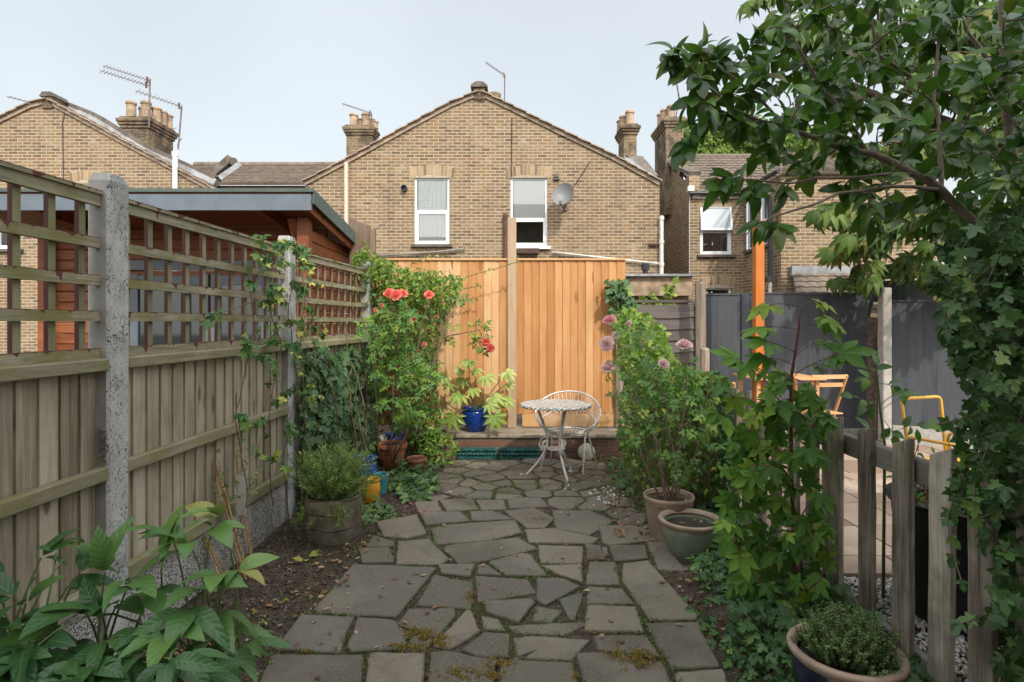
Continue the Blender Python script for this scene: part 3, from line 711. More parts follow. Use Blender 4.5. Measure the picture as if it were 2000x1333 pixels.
m = MB(); m.tube([W(128, 213, Yh-.02), W(122, 240, Yh-.02), W(124, 350, Yh-.02)], .01, 4); m.build('cable', DARKM, rl); m = MB(); m.tube([W(270, 268, 14.0), W(305, 262, 14.6), W(345, 250, 15)], .007, 4); m.build('cable', DARKM, rl)
aerial((291, 250), (293, 155), [((293, 158), (229, 146)), ((291, 168), (223, 155))], 14.6, 'tall double aerial rising from the big left chimney', 14, .12)
aerial((348, 292), (355, 208), [((355, 209), (290, 193))], 14.4, 'aerial on a leaning rusty mast right of the big left chimney', 12, .12, braces=[((355, 270), (346, 285))])
aerial((84, 206), (84, 206.5), [((84, 207), (48, 204))], 14.3, 'short low aerial beside the apex of the left gable', 8, .06)
# ---------------------------------------------------------------- terrace behind, between the gables
rb = thing('terraced_house', 'low brown tiled terrace roof seen between the two gable houses', 'house', (px(530, 18), 18, 0))
tile_roof((px(395, 17), 17, pz(358, 17)), (px(680, 17), 17, pz(358, 17)), (px(680, 19.6), 19.6, pz(323, 19.6)), (px(380, 19.6), 19.6, pz(323, 19.6)), parent=rb)
m = MB(); m.tube([W(380, 323, 19.6), W(680, 323, 19.6)], .11, 8); m.build('ridge_tiles', ROOF, rb)
m = MB(); m.prism([(px(395, 17), 0), (px(680, 17), 0), (px(680, 17), pz(360, 17)), (px(395, 17), pz(360, 17))], 17.2, 17.4); m.build('wall', BR, rb)
# ================================================================ right house
rr_ = thing('terraced_house', 'yellow brick terraced house on the right with open top hung window and brown tile roof', 'house', (5.2, 15, 0))
YR = 15.0
hr = (px(1367, YR), px(1430, YR), pz(498, YR), pz(402, YR)); hr2 = (px(1376, YR), px(1429, YR), 0.4, pz(562, YR))
ze = pz(382, YR)
xa, xb = px(1345, YR), px(1452, YR)
m = MB(); wall_mesh(m, [xa, xb], lambda x: ze, 0, YR, [hr, hr2])
# left flank
X0 = xa; XP = xa-.0
m.add([(xa, YR, 0), (xa, 18.2, 0), (xa, 18.2, 6.6), (xa, YR, 5.1)], [(1, 0, 3, 2)])
m.build('wall', BR2 if False else BR, rr_)
m = MB(); m.prism([(xa-.001, ze+.001), (xa+.26, ze+.001), (xa+.26, pz(345, YR)), (xa-.001, pz(345, YR))], YR-.05, YR+.3)
m.build('parapet', BR, rr_)
m = MB(); m.bar((xa+.13, YR-.06, pz(343, YR)+.04), (xa+.05, 17.4, 6.35), .34, .09); m.build('coping', CLAYC, rr_)
tile_roof((xa+.26, YR-.12, ze+.05), (px(1700, YR), YR-.12, ze+.05), (px(1700, YR), 18, pz(307, 18)), (xa+.26, 18, pz(307, 18)), parent=rr_)
m = MB(); m.tube([(xa+.26, 18, pz(307, 18)), (px(1700, YR), 18, pz(307, 18))], .1, 8); m.build('ridge_tiles', ROOF, rr_)
m = MB(); m.tube([W(1347, 378, YR-.16), W(1470, 378, YR-.16)], .05, 8); m.build('gutter', DARKM, rr_)
m = MB(); m.box((px(1405, YR), YR-.04, ze-.03), (px(1455, YR)-px(1349, YR), .07, .12)); m.build('fascia', OLDW, rr_)
window(rr_, *hr, YR, .5, inner=[(SLAT, .08, .93, .06, .48, 'blind')], tilt=9, sillmat=CLAYC)
window(rr_, hr2[0], hr2[1], hr2[2], hr2[3], YR, .6, sill=False)
lintel(hr[0], hr[1], hr[3]+.0, YR, rr_, n=11); lintel(hr2[0], hr2[1], hr2[3]+.04, YR, rr_, .1, n=11)
chimney(rr_, px(1304, 17.4), 17.3, 4.6, pz(246, 17.4), .5, 1.3, [(-.02, -.35, 1.0), (-.14, -.1, .95), (-.17, .2, .9)], .42)
aerial((1312, 275), (1327, 190), [((1326, 191), (1312, 176)), ((1330, 205), (1345, 196))], 16.8, 'aerial tilted beside the chimney of the right house', 7, .2)
m = MB(); m.box(W(1349, 369, YR-.15), (.14, .12, .13)); m.build('security_light', UPVC, rr_)
m = MB(); m.tube([W(1347, 380, YR-.02), W(1347, 480, YR-.02), W(1347, 570, YR-.02)], .008, 4); m.build('cable', UPVC, rr_)
# side return wing: wall facing left
xw = xb; YW = 12.9
wg = MB(); s0 = pz(398, 14); hs = []
def side_wall(mb, x, ya, yb, z0, z1, holes):
    ys = sorted(set([ya, yb]+[h for q in holes for h in q[:2]]))
    for y0, y1 in zip(ys[:-1], ys[1:]):
        z = z0
        for h in sorted([h for h in holes if h[0] <= y0+1e-6 and h[1] >= y1-1e-6], key=lambda h: h[2]): mb.quad((x, y1, z), (x, y0, z), (x, y0, h[2]), (x, y1, h[2])); z = h[3]
        mb.quad((x, y1, z), (x, y0, z), (x, y0, z1), (x, y1, z1))
zsill = 3.35; ztop = 4.55
side_wall(wg, xw, YW, YR, 0, 4.8, [(14.35, 14.8, zsill, ztop), (13.45, 13.95, zsill, ztop)])
wall_mesh(wg, [xw, xw+3.4], lambda x: 4.8, 0, YW, [])
wg.build('wing_wall', BR, rr_)
for (ya, yb) in ((14.35, 14.8), (13.45, 13.95)):
    m = MB(); t = .05; xx = xw+.06
    m.box((xx, ya+t/2, (zsill+ztop)/2), (.06, t, ztop-zsill)); m.box((xx, yb-t/2, (zsill+ztop)/2), (.06, t, ztop-zsill))
    for z in (zsill+t/2, ztop-t/2, (zsill+ztop)/2): m.box((xx, (ya+yb)/2, z), (.056, yb-ya-2*t, t))
    fr = m.build('window', UPVC, rr_); m = MB(); m.box((xw+.07, (ya+yb)/2, (zsill+ztop)/2), (.01, yb-ya-.06, ztop-zsill-.06)); m.build('pane', GLR, fr)
    m = MB(); m.box((xw-.02, (ya+yb)/2, zsill-.04), (.12, yb-ya+.12, .07)); m.build('window_sill', CLAYC, rr_)
m = MB(); m.tube([(xw-.1, YW-.1, 4.85), (xw-.1, YR, 4.85)], .05, 8); m.build('gutter', DARKM, rr_)
m = MB(); m.tube([W(1504, 390, 13.1), W(1504, 545, 13.1)], .05, 10); m.box(W(1504, 546, 13.1), (.18, .15, .12)); m.build('drain_pipe', DARKM, rr_)
m = MB(); m.tube([W(1504, 550, 13.08), W(1504, 640, 13.08)], .04, 8); m.build('waste_pipe', OLDW, rr_)
tile_roof((xw-.05, YW-.15, 4.85), (xw+3.5, YW-.15, 4.85), (xw+3.5, 15.8, 6.1), (xw+1.5, 15.8, 6.1), parent=rr_)
# lean-to
tile_roof((px(1560, 11.6), 11.6, pz(598, 11.6)), (px(1900, 11.6), 11.6, pz(598, 11.6)), (px(1900, YW), YW-.02, pz(532, YW)), (px(1547, YW), YW-.02, pz(532, YW)), parent=rr_)
m = MB(); m.bar(W(1545, 530, YW-.08), W(1900, 530, YW-.08), .1, .22); m.build('lead_flashing', LEAD, rr_)
m = MB(); m.prism([(px(1565, 11.7), 0), (px(1900, 11.7), 0), (px(1900, 11.7), pz(598, 11.7)), (px(1565, 11.7), pz(598, 11.7))], 11.75, 12.0); m.build('lean_to_wall', BR, rr_)
# ================================================================ the house the photograph is taken from (behind the camera)
rh = thing('brick_house', 'yellow brick house behind the camera whose wall shades the garden', 'house', (0, -.9, 0))
m = MB(); HX0, HX1, HZ = -5.4, 1.3, 6.5
holes = [(-4.5, -3.4, 3.3, 4.8), (-1.2, -.1, 3.3, 4.8), (-3.4, -1.2, .1, 2.2)]
wall_mesh(m, [HX0, HX1], lambda x: HZ, 0, 0, holes)
v_ = [(-a, -.9-b, c) for a, b, c in m.v]; m.v = v_
m.box((HX0-.0+4.8-.4, -5.5, HZ/2), (9.6, .3, HZ)) if False else None
m.quad((-HX0, -.9, 0), (-HX0, -7, 0), (-HX0, -7, HZ), (-HX0, -.9, HZ)); m.quad((-HX1, -7, 0), (-HX1, -.9, 0), (-HX1, -.9, HZ), (-HX1, -7, HZ)); m.quad((-HX1, -7, 0), (-HX0, -7, 0), (-HX0, -7, HZ), (-HX1, -7, HZ))
m.build('wall', BR, rh)
m = MB(); 
for (a, b, c, d) in holes: m = MB(); m.box((-(a+b)/2, -.99, (c+d)/2), (b-a, .02, d-c)); m.build('window', GLR, rh)
m = MB(); m.add([(-HX0+.2, -.75, HZ), (-HX1-.2, -.75, HZ), (-HX1-.2, -4, HZ+1.5), (-HX0+.2, -4, HZ+1.5), (-HX0+.2, -7.2, HZ), (-HX1-.2, -7.2, HZ)], [(0, 1, 2, 3), (3, 2, 5, 4), (0, 3, 4), (1, 5, 2)]); m.build('roof', ROOF, rh)
# ================================================================ left fence
PANEL = wood('weathered fence board', [(.3, (.19, .15, .105)), (.5, (.38, .325, .25)), (.7, (.54, .475, .37))], 'z', alg=.4, algc=(.20, .19, .10), rv=.8, knots=7, knotc=(.07, .05, .035), bs=.7)
RAIL = wood('mossy fence rail', [(.25, (.16, .14, .095)), (.5, (.29, .26, .18)), (.75, (.41, .37, .27))], 'y', alg=.75, algc=(.20, .185, .055), rv=.4, bs=.6)
TRV = wood('greenish trellis batten', [(.25, (.17, .155, .105)), (.5, (.28, .26, .17)), (.75, (.38, .35, .24))], 'z', alg=.65, algc=(.20, .20, .055), rv=.5)
STAIN = wood('red brown fence stain', [(.3, (.065, .022, .016)), (.7, (.105, .036, .026))], 'z', rough=.6)
def dripmat():
    m = MT('trellis batten with stain drips'); v = m.coord(); r = m.rnd(); x, y, z = m.sep(v)
    g = m.map(v, (1, .05, 1)); n1 = m.noise(g, 60, 5, .6, .8)
    c = m.ramp(n1, [(.3, (.17, .15, .10)), (.5, (.30, .275, .19)), (.7, (.41, .37, .27))])
    c = m.mix(m.math('MULTIPLY', m.step(m.noise(v, 5, 5, .65), .42, .66), .8), c, (.20, .19, .06))
    uv = m.sep(m.n('ShaderNodeAttribute', attribute_name='hgt').outputs['Vector'])[0]
    d1 = m.noise(m.comb(m.math('ADD', y, m.math('MULTIPLY', r, 17)), 0.0, 0.0), 7, 3, .8)
    thr = m.math('MULTIPLY', m.math('POWER', m.step(d1, .45, .75), 2.0), 1.6)
    mk = m.step(m.math('SUBTRACT', m.math('ADD', uv, thr), .93), 0.0, .05)
    c = m.mix(mk, c, (.115, .042, .032)); m.bump(n1, .5, .005); return m.fin(c, .75, .3)
DRIP = dripmat()
def concmat(name='speckled concrete', dots=True, base=(.45, .455, .44), sc_=1):
    m = MT(name); v = m.coord(); n = m.noise(v, 7, 6, .65)
    c = m.mix(m.step(n, .3, .7), mul(base, .8), mul(base, 1.2))
    if dots:
        s1 = m.noise(m.map(v, (1, 1, .75)), 150*sc_, 3, .7); s2 = m.noise(v, 9*sc_, 3)
        k = m.step(m.math('ADD', s1, m.math('MULTIPLY', m.math('SUBTRACT', s2, .5), .35)), .57, .61)
        c = m.mix(k, c, (.045, .045, .045)); m.bump(m.math('MULTIPLY', k, -1.0), .6, .006)
    c = m.mix(m.math('MULTIPLY', m.step(m.noise(v, 3, 5), .55, .75), .35), c, (.16, .17, .10))
    return m.fin(c, .85, .3)
CONC = concmat(); CONC2 = concmat('smooth grey concrete', False, (.34, .33, .31))
GRAV = concmat('exposed aggregate concrete', True, (.50, .49, .46), .9)
def aggmat():
    m = MT('exposed pebble concrete'); v = m.coord()
    a = m.vor(v, 120, out='Color'); d = m.vor(v, 120); g = m.sep(a)[0]
    c = m.ramp(g, [(0, (.13, .125, .12)), (.2, (.34, .33, .31)), (.6, (.56, .545, .51)), (1, (.68, .66, .62))])
    c = m.mix(m.step(d, .5, .7), c, (.12, .115, .105)); m.bump(d, .7, -.006 if False else .006); return m.fin(c, .85)
AGG = aggmat()
fence = thing('garden_fence', 'weathered closeboard garden fence with trellis top and speckled concrete posts on the left', 'fence', (-1.75, 3.6, 0))
PST = [(-1.86, .72), (-1.78, 2.60), (-1.70, 4.50), (-1.55, 6.40)]
def post(x, y, h=2.2):
    m = MB(); w, d = .10, .145; cx_, cy_ = x-w/2, y+d/2
    c = .012
    # body with chamfered corners, front (+X) face speckled
    prof = [(w/2, -d/2+c), (w/2, d/2-c), (w/2-c, d/2), (-w/2+c, d/2), (-w/2, d/2-c), (-w/2, -d/2+c), (-w/2+c, -d/2), (w/2-c, -d/2)]
    n = len(prof); vs = [(cx_+a, cy_+b, -.1) for a, b in prof]+[(cx_+a, cy_+b, h-.02) for a, b in prof]+[(cx_+a*.82, cy_+b*.82, h+.015) for a, b in prof]
    for k in range(2):
        for i in range(n): j = (i+1) % n; m.add([vs[k*n+i], vs[k*n+j], vs[(k+1)*n+j], vs[(k+1)*n+i]], [(0, 1, 2, 3)], .5, 0 if i in (0, 1, 7) else 1)
    m.add(vs[2*n:], [tuple(range(n))], .5, 1)
    return m.build('concrete_post', [CONC, CONC2], fence, bevel=0)
posts = [post(*p) for p in PST]
for k in range(3):
    (xa_, ya_), (xb_, yb_) = PST[k], PST[k+1]; ya_ += .145; 
    a = Vector((xa_-.06, ya_-.01, 0)); b = Vector((xb_-.06, yb_+.01, 0)); d = (b-a); L = d.length; u = d.normalized(); nr = Vector((u.y, -u.x, 0))
    rot = Matrix.Rotation(math.atan2(u.y, u.x), 3, 'Z')
    def at(s, o, z): return a+u*s+nr*o+Vector((0, 0, z))
    # gravel board
    m = MB(); m.box(at(L/2, 0, .17), (L, .05, .34), rot); m.build('gravel_board', AGG, fence, bevel=.006)
    # feather edge boards
    m = MB(); n = int(L/.105)+1; pit = L/n
    for i in range(n):
        t = .014; s0 = i*pit
        top = 1.36; zz = .345
        p = [at(s0-.004, .004, zz), at(s0+pit+.012, -.004, zz), at(s0+pit+.012, -.014, zz), at(s0-.004, -.014, zz)]
        p[0] = at(s0-.004, .008+.004, zz); p[1] = at(s0+pit+.012, -.001, zz)
        q = [v+Vector((0, 0, top-zz+rng.uniform(-.004, .004))) for v in p]
        m.add(p+q, [(3, 2, 1, 0), (4, 5, 6, 7), (0, 1, 5, 4), (1, 2, 6, 5), (2, 3, 7, 6), (3, 0, 4, 7)])
    pn = m.build('fence_panel', PANEL, fence)
    for (z0, z1, w_) in ((1.335, 1.39, .05), (.85, .912, .045), (.345, .42, .045)):
        m = MB(); m.box(at(L/2, .012+w_/2, (z0+z1)/2), (L-.004, w_, z1-z0), rot); m.build('rail', RAIL, pn, bevel=.006)
    # trellis
    tr = MB(); zs = [2.088, 1.90, 1.735, 1.578, 1.413]; hgt = []
    nv = int(round(L/.16)); 
    m = MB()
    for i in range(nv):
        s_ = (i+.5)*L/nv+rng.uniform(-.004, .004)
        m.box(at(s_, -.012, 1.755), (.036, .02, .70), rot, mis=[1, 1, 1, 1, 0, 1] if False else None)
    # faces: front (+nr) green, the rest stained
    fl = [];  
    for i, f in enumerate(m.f):
        q = [Vector(m.v[j]) for j in f]; nn = (q[1]-q[0]).cross(q[2]-q[0]).normalized(); m.m[i] = 0 if nn.dot(nr) > .7 else 1
    tv = m.build('trellis', [TRV, STAIN], fence)
    for j, z in enumerate(zs):
        m = MB(); h_ = .046 if j else .05; th = .024
        m.box(at(L/2, .012, z), (L-.004, th, h_), rot)
        if j == 0: m.box(at(L/2, .010, z+h_/2+.009), (L-.004, .05, .018), rot)
        o = m.build('batten', DRIP, tv)
        at_ = o.data.attributes.new('hgt', 'FLOAT_VECTOR', 'POINT'); co = [v_.co.z for v_ in o.data.vertices]; z0, z1 = min(co), max(co)
        for q, v_ in zip(at_.data, o.data.vertices): q.vector = ((v_.co.z-z0)/(z1-z0), 0, 0)
# embossed maker's letters on the near face of the second post
def text_mesh(name, body, size, ext, mat, parent, mtx):
    cu = bpy.data.curves.new(name, 'FONT'); cu.body = body; cu.size = size; cu.extrude = ext; cu.align_x = 'CENTER'; cu.align_y = 'CENTER'
    tmp = bpy.data.objects.new(name, cu); COL.objects.link(tmp); bpy.context.view_layer.update()
    me = bpy.data.meshes.new_from_object(tmp.evaluated_get(bpy.context.evaluated_depsgraph_get()))
    bpy.data.objects.remove(tmp)
    me.transform(mtx); me.materials.clear(); me.materials.append(mat)
    at = me.attributes.new('rnd', 'FLOAT', 'FACE')
    o = bpy.data.objects.new(name, me); COL.objects.link(o)
    if parent is not None: o.parent = parent; me.transform(Matrix.Translation(-wloc(parent)))
    return o
LETM = plain('dirty raised concrete lettering', (.17, .16, .14), .9, .3, 20)
text_mesh('embossed_lettering', 'ABBEY', .052, .005, LETM, posts[1], Matrix.Translation(Vector((-1.812, 2.6, .96))) @ Matrix.Rotation(R(90), 4, 'Y') @ Matrix.Rotation(R(90), 4, 'Z') @ Matrix.Rotation(R(180), 4, 'X') if False else
          Matrix.Translation(Vector((-1.805, 2.599, 1.01))) @ Matrix.Rotation(R(-90), 4, 'Y') @ Matrix.Rotation(R(90), 4, 'X'))
# ================================================================ cabin
CAB = wood('red cedar stained log board', [(.25, (.12, .036, .014)), (.5, (.235, .075, .028)), (.75, (.36, .125, .048))], 'x', knots=3.5, knotc=(.05, .014, .008), rv=.5, rough=.5)
GREYP = plain('blue grey paint', (.125, .155, .185), .45, .12, 6)
FELT = MT('green mineral felt'); _v = FELT.coord(); FELT.bump(FELT.noise(_v, 300, 2), .5, .004); FELT = FELT.fin(FELT.mix(FELT.noise(_v, 4, 5), (.05, .075, .07), (.13, .165, .145)), .95)
cab = thing('garden_cabin', 'red brown timber cabin with blue grey fascia and green felt roof behind the left fence', 'garden cabin', (-3.6, 6.6, 0))
def logs(m, a, b, z0, z1, th, h=.12):
    a, b = Vector(a), Vector(b); n = int((z1-z0)/h)
    for i in range(n):
        z = z0+(i+.5)*h; m.bar(a+Vector((0, 0, z)), b+Vector((0, 0, z)), th, h-.006)
YF = 6.75; XR = -2.12; XL = -5.3
m = MB(); logs(m, (XR, YF, 0), (XL, YF, 0), .1, 2.62, .05); wl = m.build('front_wall', CAB, cab, bevel=.008)
m = MB(); logs(m, (XR+.03, 5.95, 0), (XR+.03, 8.0, 0), .1, 2.56, .05); m.build('side_wall', CAB, cab, bevel=.008)
m = MB(); logs(m, (XL, YF, 0), (XL, 8.6, 0), .1, 2.5, .05); m.build('side_wall', CAB, cab, bevel=.008)
m = MB(); m.box((XR+.03, 5.93, 1.3), (.12, .12, 2.6)); m.build('corner_post', CAB, cab, bevel=.008)
m = MB(); m.box((XL+.02, YF-.07, 1.3), (.14, .1, 2.5)); m.build('corner_post', CAB, cab, bevel=.008)
for x0_, x1_ in ((-4.35, -3.45), (-3.42, -2.75)):
    m = MB(); Yd = YF-.045; z0_, z1_ = .15, 2.1
    for x in (x0_+.05, x1_-.05): m.box((x, Yd, (z0_+z1_)/2), (.1, .04, z1_-z0_))
    for z in (z0_+.05, z1_-.07, 1.0): m.box(((x0_+x1_)/2, Yd, z), (x1_-x0_-.2, .036, .11))
    dr = m.build('door', GREYP, cab, bevel=.004); m = MB(); m.box(((x0_+x1_)/2, Yd+.01, 1.1), (x1_-x0_-.18, .01, 1.9)); m.build('pane', GLR, dr)
for x in (-4.45, -2.68): m = MB(); m.box((x, YF-.05, 1.1), (.1, .04, 2.1)); m.build('door_frame', GREYP, cab)
m = MB(); m.box((-3.55, YF-.05, 2.2), (1.9, .044, .11)); m.build('door_head', GREYP, cab)
# roof slab falling to the back
def rp(x, y, z): return Vector((x, y, z))
zf, zb_ = 2.80, 2.62; ya_, yb_ = 5.68, 8.5; xl_, xr_ = -5.6, -1.94
m = MB(); v8 = [(xl_, ya_, zf-.03), (xr_, ya_, zf-.03), (xr_, yb_, zb_-.2), (xl_, yb_, zb_-.2), (xl_, ya_, zf), (xr_, ya_, zf), (xr_, yb_, zb_-.17), (xl_, yb_, zb_-.17)]
m.add(v8, [(3, 2, 1, 0), (4, 5, 6, 7), (0, 1, 5, 4), (1, 2, 6, 5), (2, 3, 7, 6), (3, 0, 4, 7)]); m.build('roof_boards', CAB, cab)
m = MB(); v8 = [(x+(-.0 if i in (0, 3, 4, 7) else .035), y+(-.035 if i in (0, 1, 4, 5) else .02), z+(.002 if i < 4 else .035)) for i, (x, y, z) in enumerate([(xl_, ya_, zf), (xr_, ya_, zf), (xr_, yb_, zb_-.17), (xl_, yb_, zb_-.17)]*2)]
m.add(v8, [(3, 2, 1, 0), (4, 5, 6, 7), (0, 1, 5, 4), (1, 2, 6, 5), (2, 3, 7, 6), (3, 0, 4, 7)])
m.bar((xr_+.03, ya_-.02, zf-.045), (xr_+.03, yb_, zb_-.215), .016, .13, (0, 0, 1)); m.build('felt_roof', FELT, cab)
m = MB(); m.box(((xl_+xr_)/2, ya_-.02, zf-.10), (xr_-xl_+.03, .035, .155)); m.build('fascia', GREYP, cab, bevel=.003)
m = MB(); m.bar((xr_-.02, ya_+.02, zf-.14), (xr_-.02, yb_, zb_-.31), .025, .09, (0, 0, 1)); m.build('barge_board', CAB, cab)
for x in (-2.5, -3.6, -4.7): m = MB(); m.bar((x, ya_+.02, zf-.09), (x, yb_, zb_-.24), .06, .11, (0, 0, 1)); m.build('rafter', CAB, cab)
m = MB(); m.bar((-2.2, 6.2, 2.15), (-2.2, 5.9, 2.6), .08, .08); m.build('bracket', CAB, cab)
# second post seen left of the concrete one (cabin porch)
m = MB(); m.box((-4.16, 5.9, 1.35), (.085, .085, 2.7)); m.build('porch_post', GREYP, cab)
# ================================================================ old board end
OLDB = wood('old brown board', [(.25, (.10, .065, .045)), (.5, (.18, .125, .09)), (.75, (.27, .20, .15))], 'z', alg=.25, rv=.4)
m = MB(); YB = 7.15
ob = thing('wooden_board', 'old brown board with sloping top standing behind the corner of the trellis', 'board', (px(705, YB), YB, 0))
m.prism([(px(682, YB), 0), (px(722, YB), 0), (px(722, YB), pz(440, YB)), (px(700, YB), pz(432, YB)), (px(682, YB), pz(427, YB))], YB, YB+.06); m.build('board', OLDB, ob, bevel=.006)
m = MB(); m.box((px(727, YB), YB+.03, pz(448, YB)/2), (.07, .09, pz(448, YB))); m.build('edge_post', OLDB, ob, bevel=.008)
# ================================================================ back fence of new larch boards
LARCH = wood('new orange larch board', [(.2, (.40, .175, .058)), (.42, (.50, .25, .098)), (.62, (.56, .31, .135)), (.85, (.64, .42, .24))], 'z', knots=5.0, knotc=(.26, .10, .03), rv=1.5, rough=.6, bs=.35, dirt=((.27, .15, .07), -.12))
LARCHX = wood('new larch rail', [(.2, (.40, .21, .09)), (.45, (.52, .29, .13)), (.8, (.62, .38, .19))], 'x', knots=2.0, knotc=(.26, .10, .03), rv=1, rough=.6, bs=.35, dirt=None)
POSTW = wood('pale timber post', [(.2, (.30, .205, .13)), (.5, (.42, .30, .20)), (.8, (.54, .41, .29))], 'z', knots=2.5, knotc=(.24, .11, .04), rv=.5)
YB = 7.07; ZS = .29
bf = thing('timber_fence', 'new orange timber closeboard fence across the end of the garden', 'fence', (px(1010, YB), YB, ZS))
def boards(x0, x1, z0, z1, Y, name, w=.093):
    m = MB(); n = round((x1-x0)/w); w = (x1-x0)/n; y = Y
    for i in range(n):
        a = x0+i*w; q = rng.uniform(-.002, .002)
        p = [(a-.003, y-.016+q, z0), (a+w+.01, y-.004+q, z0), (a+w+.01, y+.006, z0), (a-.003, y+.006, z0)]
        v8 = p+[(x, yy, z1) for x, yy, _ in p]
        m.add(v8, [(3, 2, 1, 0), (4, 5, 6, 7), (0, 1, 5, 4), (1, 2, 6, 5), (2, 3, 7, 6), (3, 0, 4, 7)])
    return m.build(name, LARCH, bf)
xc = px(1000, YB)
boards(px(690, YB), px(991, YB), ZS+.03, pz(509, YB), YB, 'board_panel'); 
boards(px(1009, YB), px(1220, YB), pz(808, YB), pz(509, YB), YB, 'board_panel')
m = MB(); m.box((xc, YB+.0, (ZS+pz(427, YB))/2), (.105, .10, pz(427, YB)-ZS)); m.build('centre_post', POSTW, bf, bevel=.004)
for a, b in ((690, 990.6), (1009.4, 1221)):
    m = MB(); m.box((px((a+b)/2, YB), YB-.005, pz(507.5, YB)), (px(b, YB)-px(a, YB), .06, .022)); m.build('capping_rail', LARCHX, bf, bevel=.002)
m = MB(); m.box((px(1110, YB), YB-.005, pz(821, YB)), (px(1200, YB)-px(1020, YB), .035, .15)); m.build('base_board', LARCHX, bf, bevel=.003)
m = MB(); m.box((px(1213, YB), YB+.02, (ZS+pz(530, YB))/2), (.08, .05, pz(530, YB)-ZS)); m.build('side_post', POSTW, bf)
for z in (.7, 1.9):
    for a, b in ((690, 990.6), (1009.4, 1221)):
        m = MB(); m.box((px((a+b)/2, YB), YB+.03, ZS+z-.2), (px(b, YB)-px(a, YB), .04, .08)); m.build('rail', LARCHX, bf)
# ================================================================ brick step
YS = 6.66
st = thing('brick_step', 'low red brick retaining step with concrete top along the foot of the timber fence', 'step', (.1, YS, 0))
m = MB(); m.box((.2, YS+.11, .12), (2.7, .22, .24)); m.build('brick_face', BRSTEP, st, bevel=.006)
STEPT = plain('old concrete', (.30, .25, .19), .9, .35, 9, .5)
bed = bed_mesh(-1.15, 1.55, YS-.025, 9.0, .05, lambda x, y: .285+.008*mnoise.noise(Vector((x*6, y*6, 1))), 'x', STEPT); bpy.data.objects.remove(bed)
m = MB(); m.box((.2, YS+.32, .262), (2.72, .68, .05)); o = m.build('top_slab', STEPT, st, bevel=.012)
# teal edging
TEAL = plain('teal plastic edging', (.03, .12, .115), .45, .45, 14)
for i, (a, b) in enumerate(((893, 970), (974, 1053))):
    x0_, x1_ = px(a, 6.6), px(b, 6.6); m = MB(); Yt = 6.6
    m.box(((x0_+x1_)/2, Yt+.03, .07), (x1_-x0_, .02, .14))
    for r_ in range(3):
        z = .025+r_*.045
        n = 11
        for k in range(n):
            x = x0_+(k+.5)*(x1_-x0_)/n; s = 1 if r_ % 2 else -1
            m.tube([(x-.028, Yt+.02, z-.014*s), (x, Yt+.0, z+rng.uniform(-.004, .004)), (x+.028, Yt+.02, z+.014*s)], [.008, .015, .008], 6)
    tag(m.build('edging_strip', TEAL, None, ((x0_+x1_)/2, Yt, 0), smooth=False), ['left hand teal rope pattern edging strip below the blue pot', 'right hand teal rope pattern edging strip behind the white table leg'][i], 'edging', 'teal edging strips at the foot of the step')
# stone disc
m = MB(); c = W(1147, 863, 6.5); vs = []
m.lathe((0, 0, 0), [(.0, -.03), (.075, -.03), (.093, -.015), (.096, .012), (.075, .028), (0, .032)], 24, wob=.06)
rot = Matrix.Rotation(R(72), 3, 'X'); m.v = [tuple(rot @ Vector(v)+Vector((c.x, 6.58, .10))) for v in m.v]
tag(m.build('round_stone', plain('pale stone', (.42, .38, .32), .9, .3, 8, .5), None, smooth=True, auto=50), 'pale round stone leaning against the brick step behind the wire chair', 'stone')
# ================================================================ waney edge fence and old posts
WAN = wood('grey waney board', [(.25, (.055, .045, .042)), (.5, (.115, .098, .092)), (.75, (.19, .165, .155))], 'x', rv=.7, bs=.7, alg=.15)
Yw = 7.4
wf = thing('waney_fence_panel', 'old dark grey horizontal waney board fence panel right of the new timber fence', 'fence', (px(1295, Yw), Yw, 0))
m = MB()
for i in range(13):
    z1 = pz(590, Yw)-.02-i*.145; x0_, x1_ = px(1222, Yw), px(1362, Yw); n = 10; a_ = rng.uniform(0, 6); vs = []
    for k in range(n+1):
        x = x0_+(x1_-x0_)*k/n; sg = -.02*math.sin(math.pi*k/n); w_ = .004*math.sin(a_+k*.7)
        vs += [(x, Yw-.022, z1-.165+sg+w_), (x, Yw, z1+sg)]
    o_ = len(vs); vs2 = [(x, y+.014, z) for x, y, z in vs]
    fs = [(2*k, 2*k+2, 2*k+3, 2*k+1) for k in range(n)]+[(o_+2*k+1, o_+2*k+3, o_+2*k+2, o_+2*k) for k in range(n)]
    fs += [(o_+2*k, o_+2*k+2, 2*k+2, 2*k) for k in range(n)]+[(2*k+1, 2*k+3, o_+2*k+3, o_+2*k+1) for k in range(n)]
    m.add(vs+vs2, fs)
m.build('board_panel', WAN, wf)
m = MB(); m.box((px(1295, Yw), Yw-.0, pz(590, Yw)+.005), (px(1364, Yw)-px(1220, Yw), .05, .035)); m.build('capping_rail', WAN, wf, bevel=.004)
for x in (1224, 1359): m = MB(); m.box((px(x, Yw), Yw-.03, .9), (.035, .03, 1.75)); m.build('batten', WAN, wf)
GREYB = wood('bleached split post', [(.25, (.13, .095, .07)), (.5, (.27, .215, .17)), (.75, (.42, .35, .28))], 'z', rv=.5, bs=1)
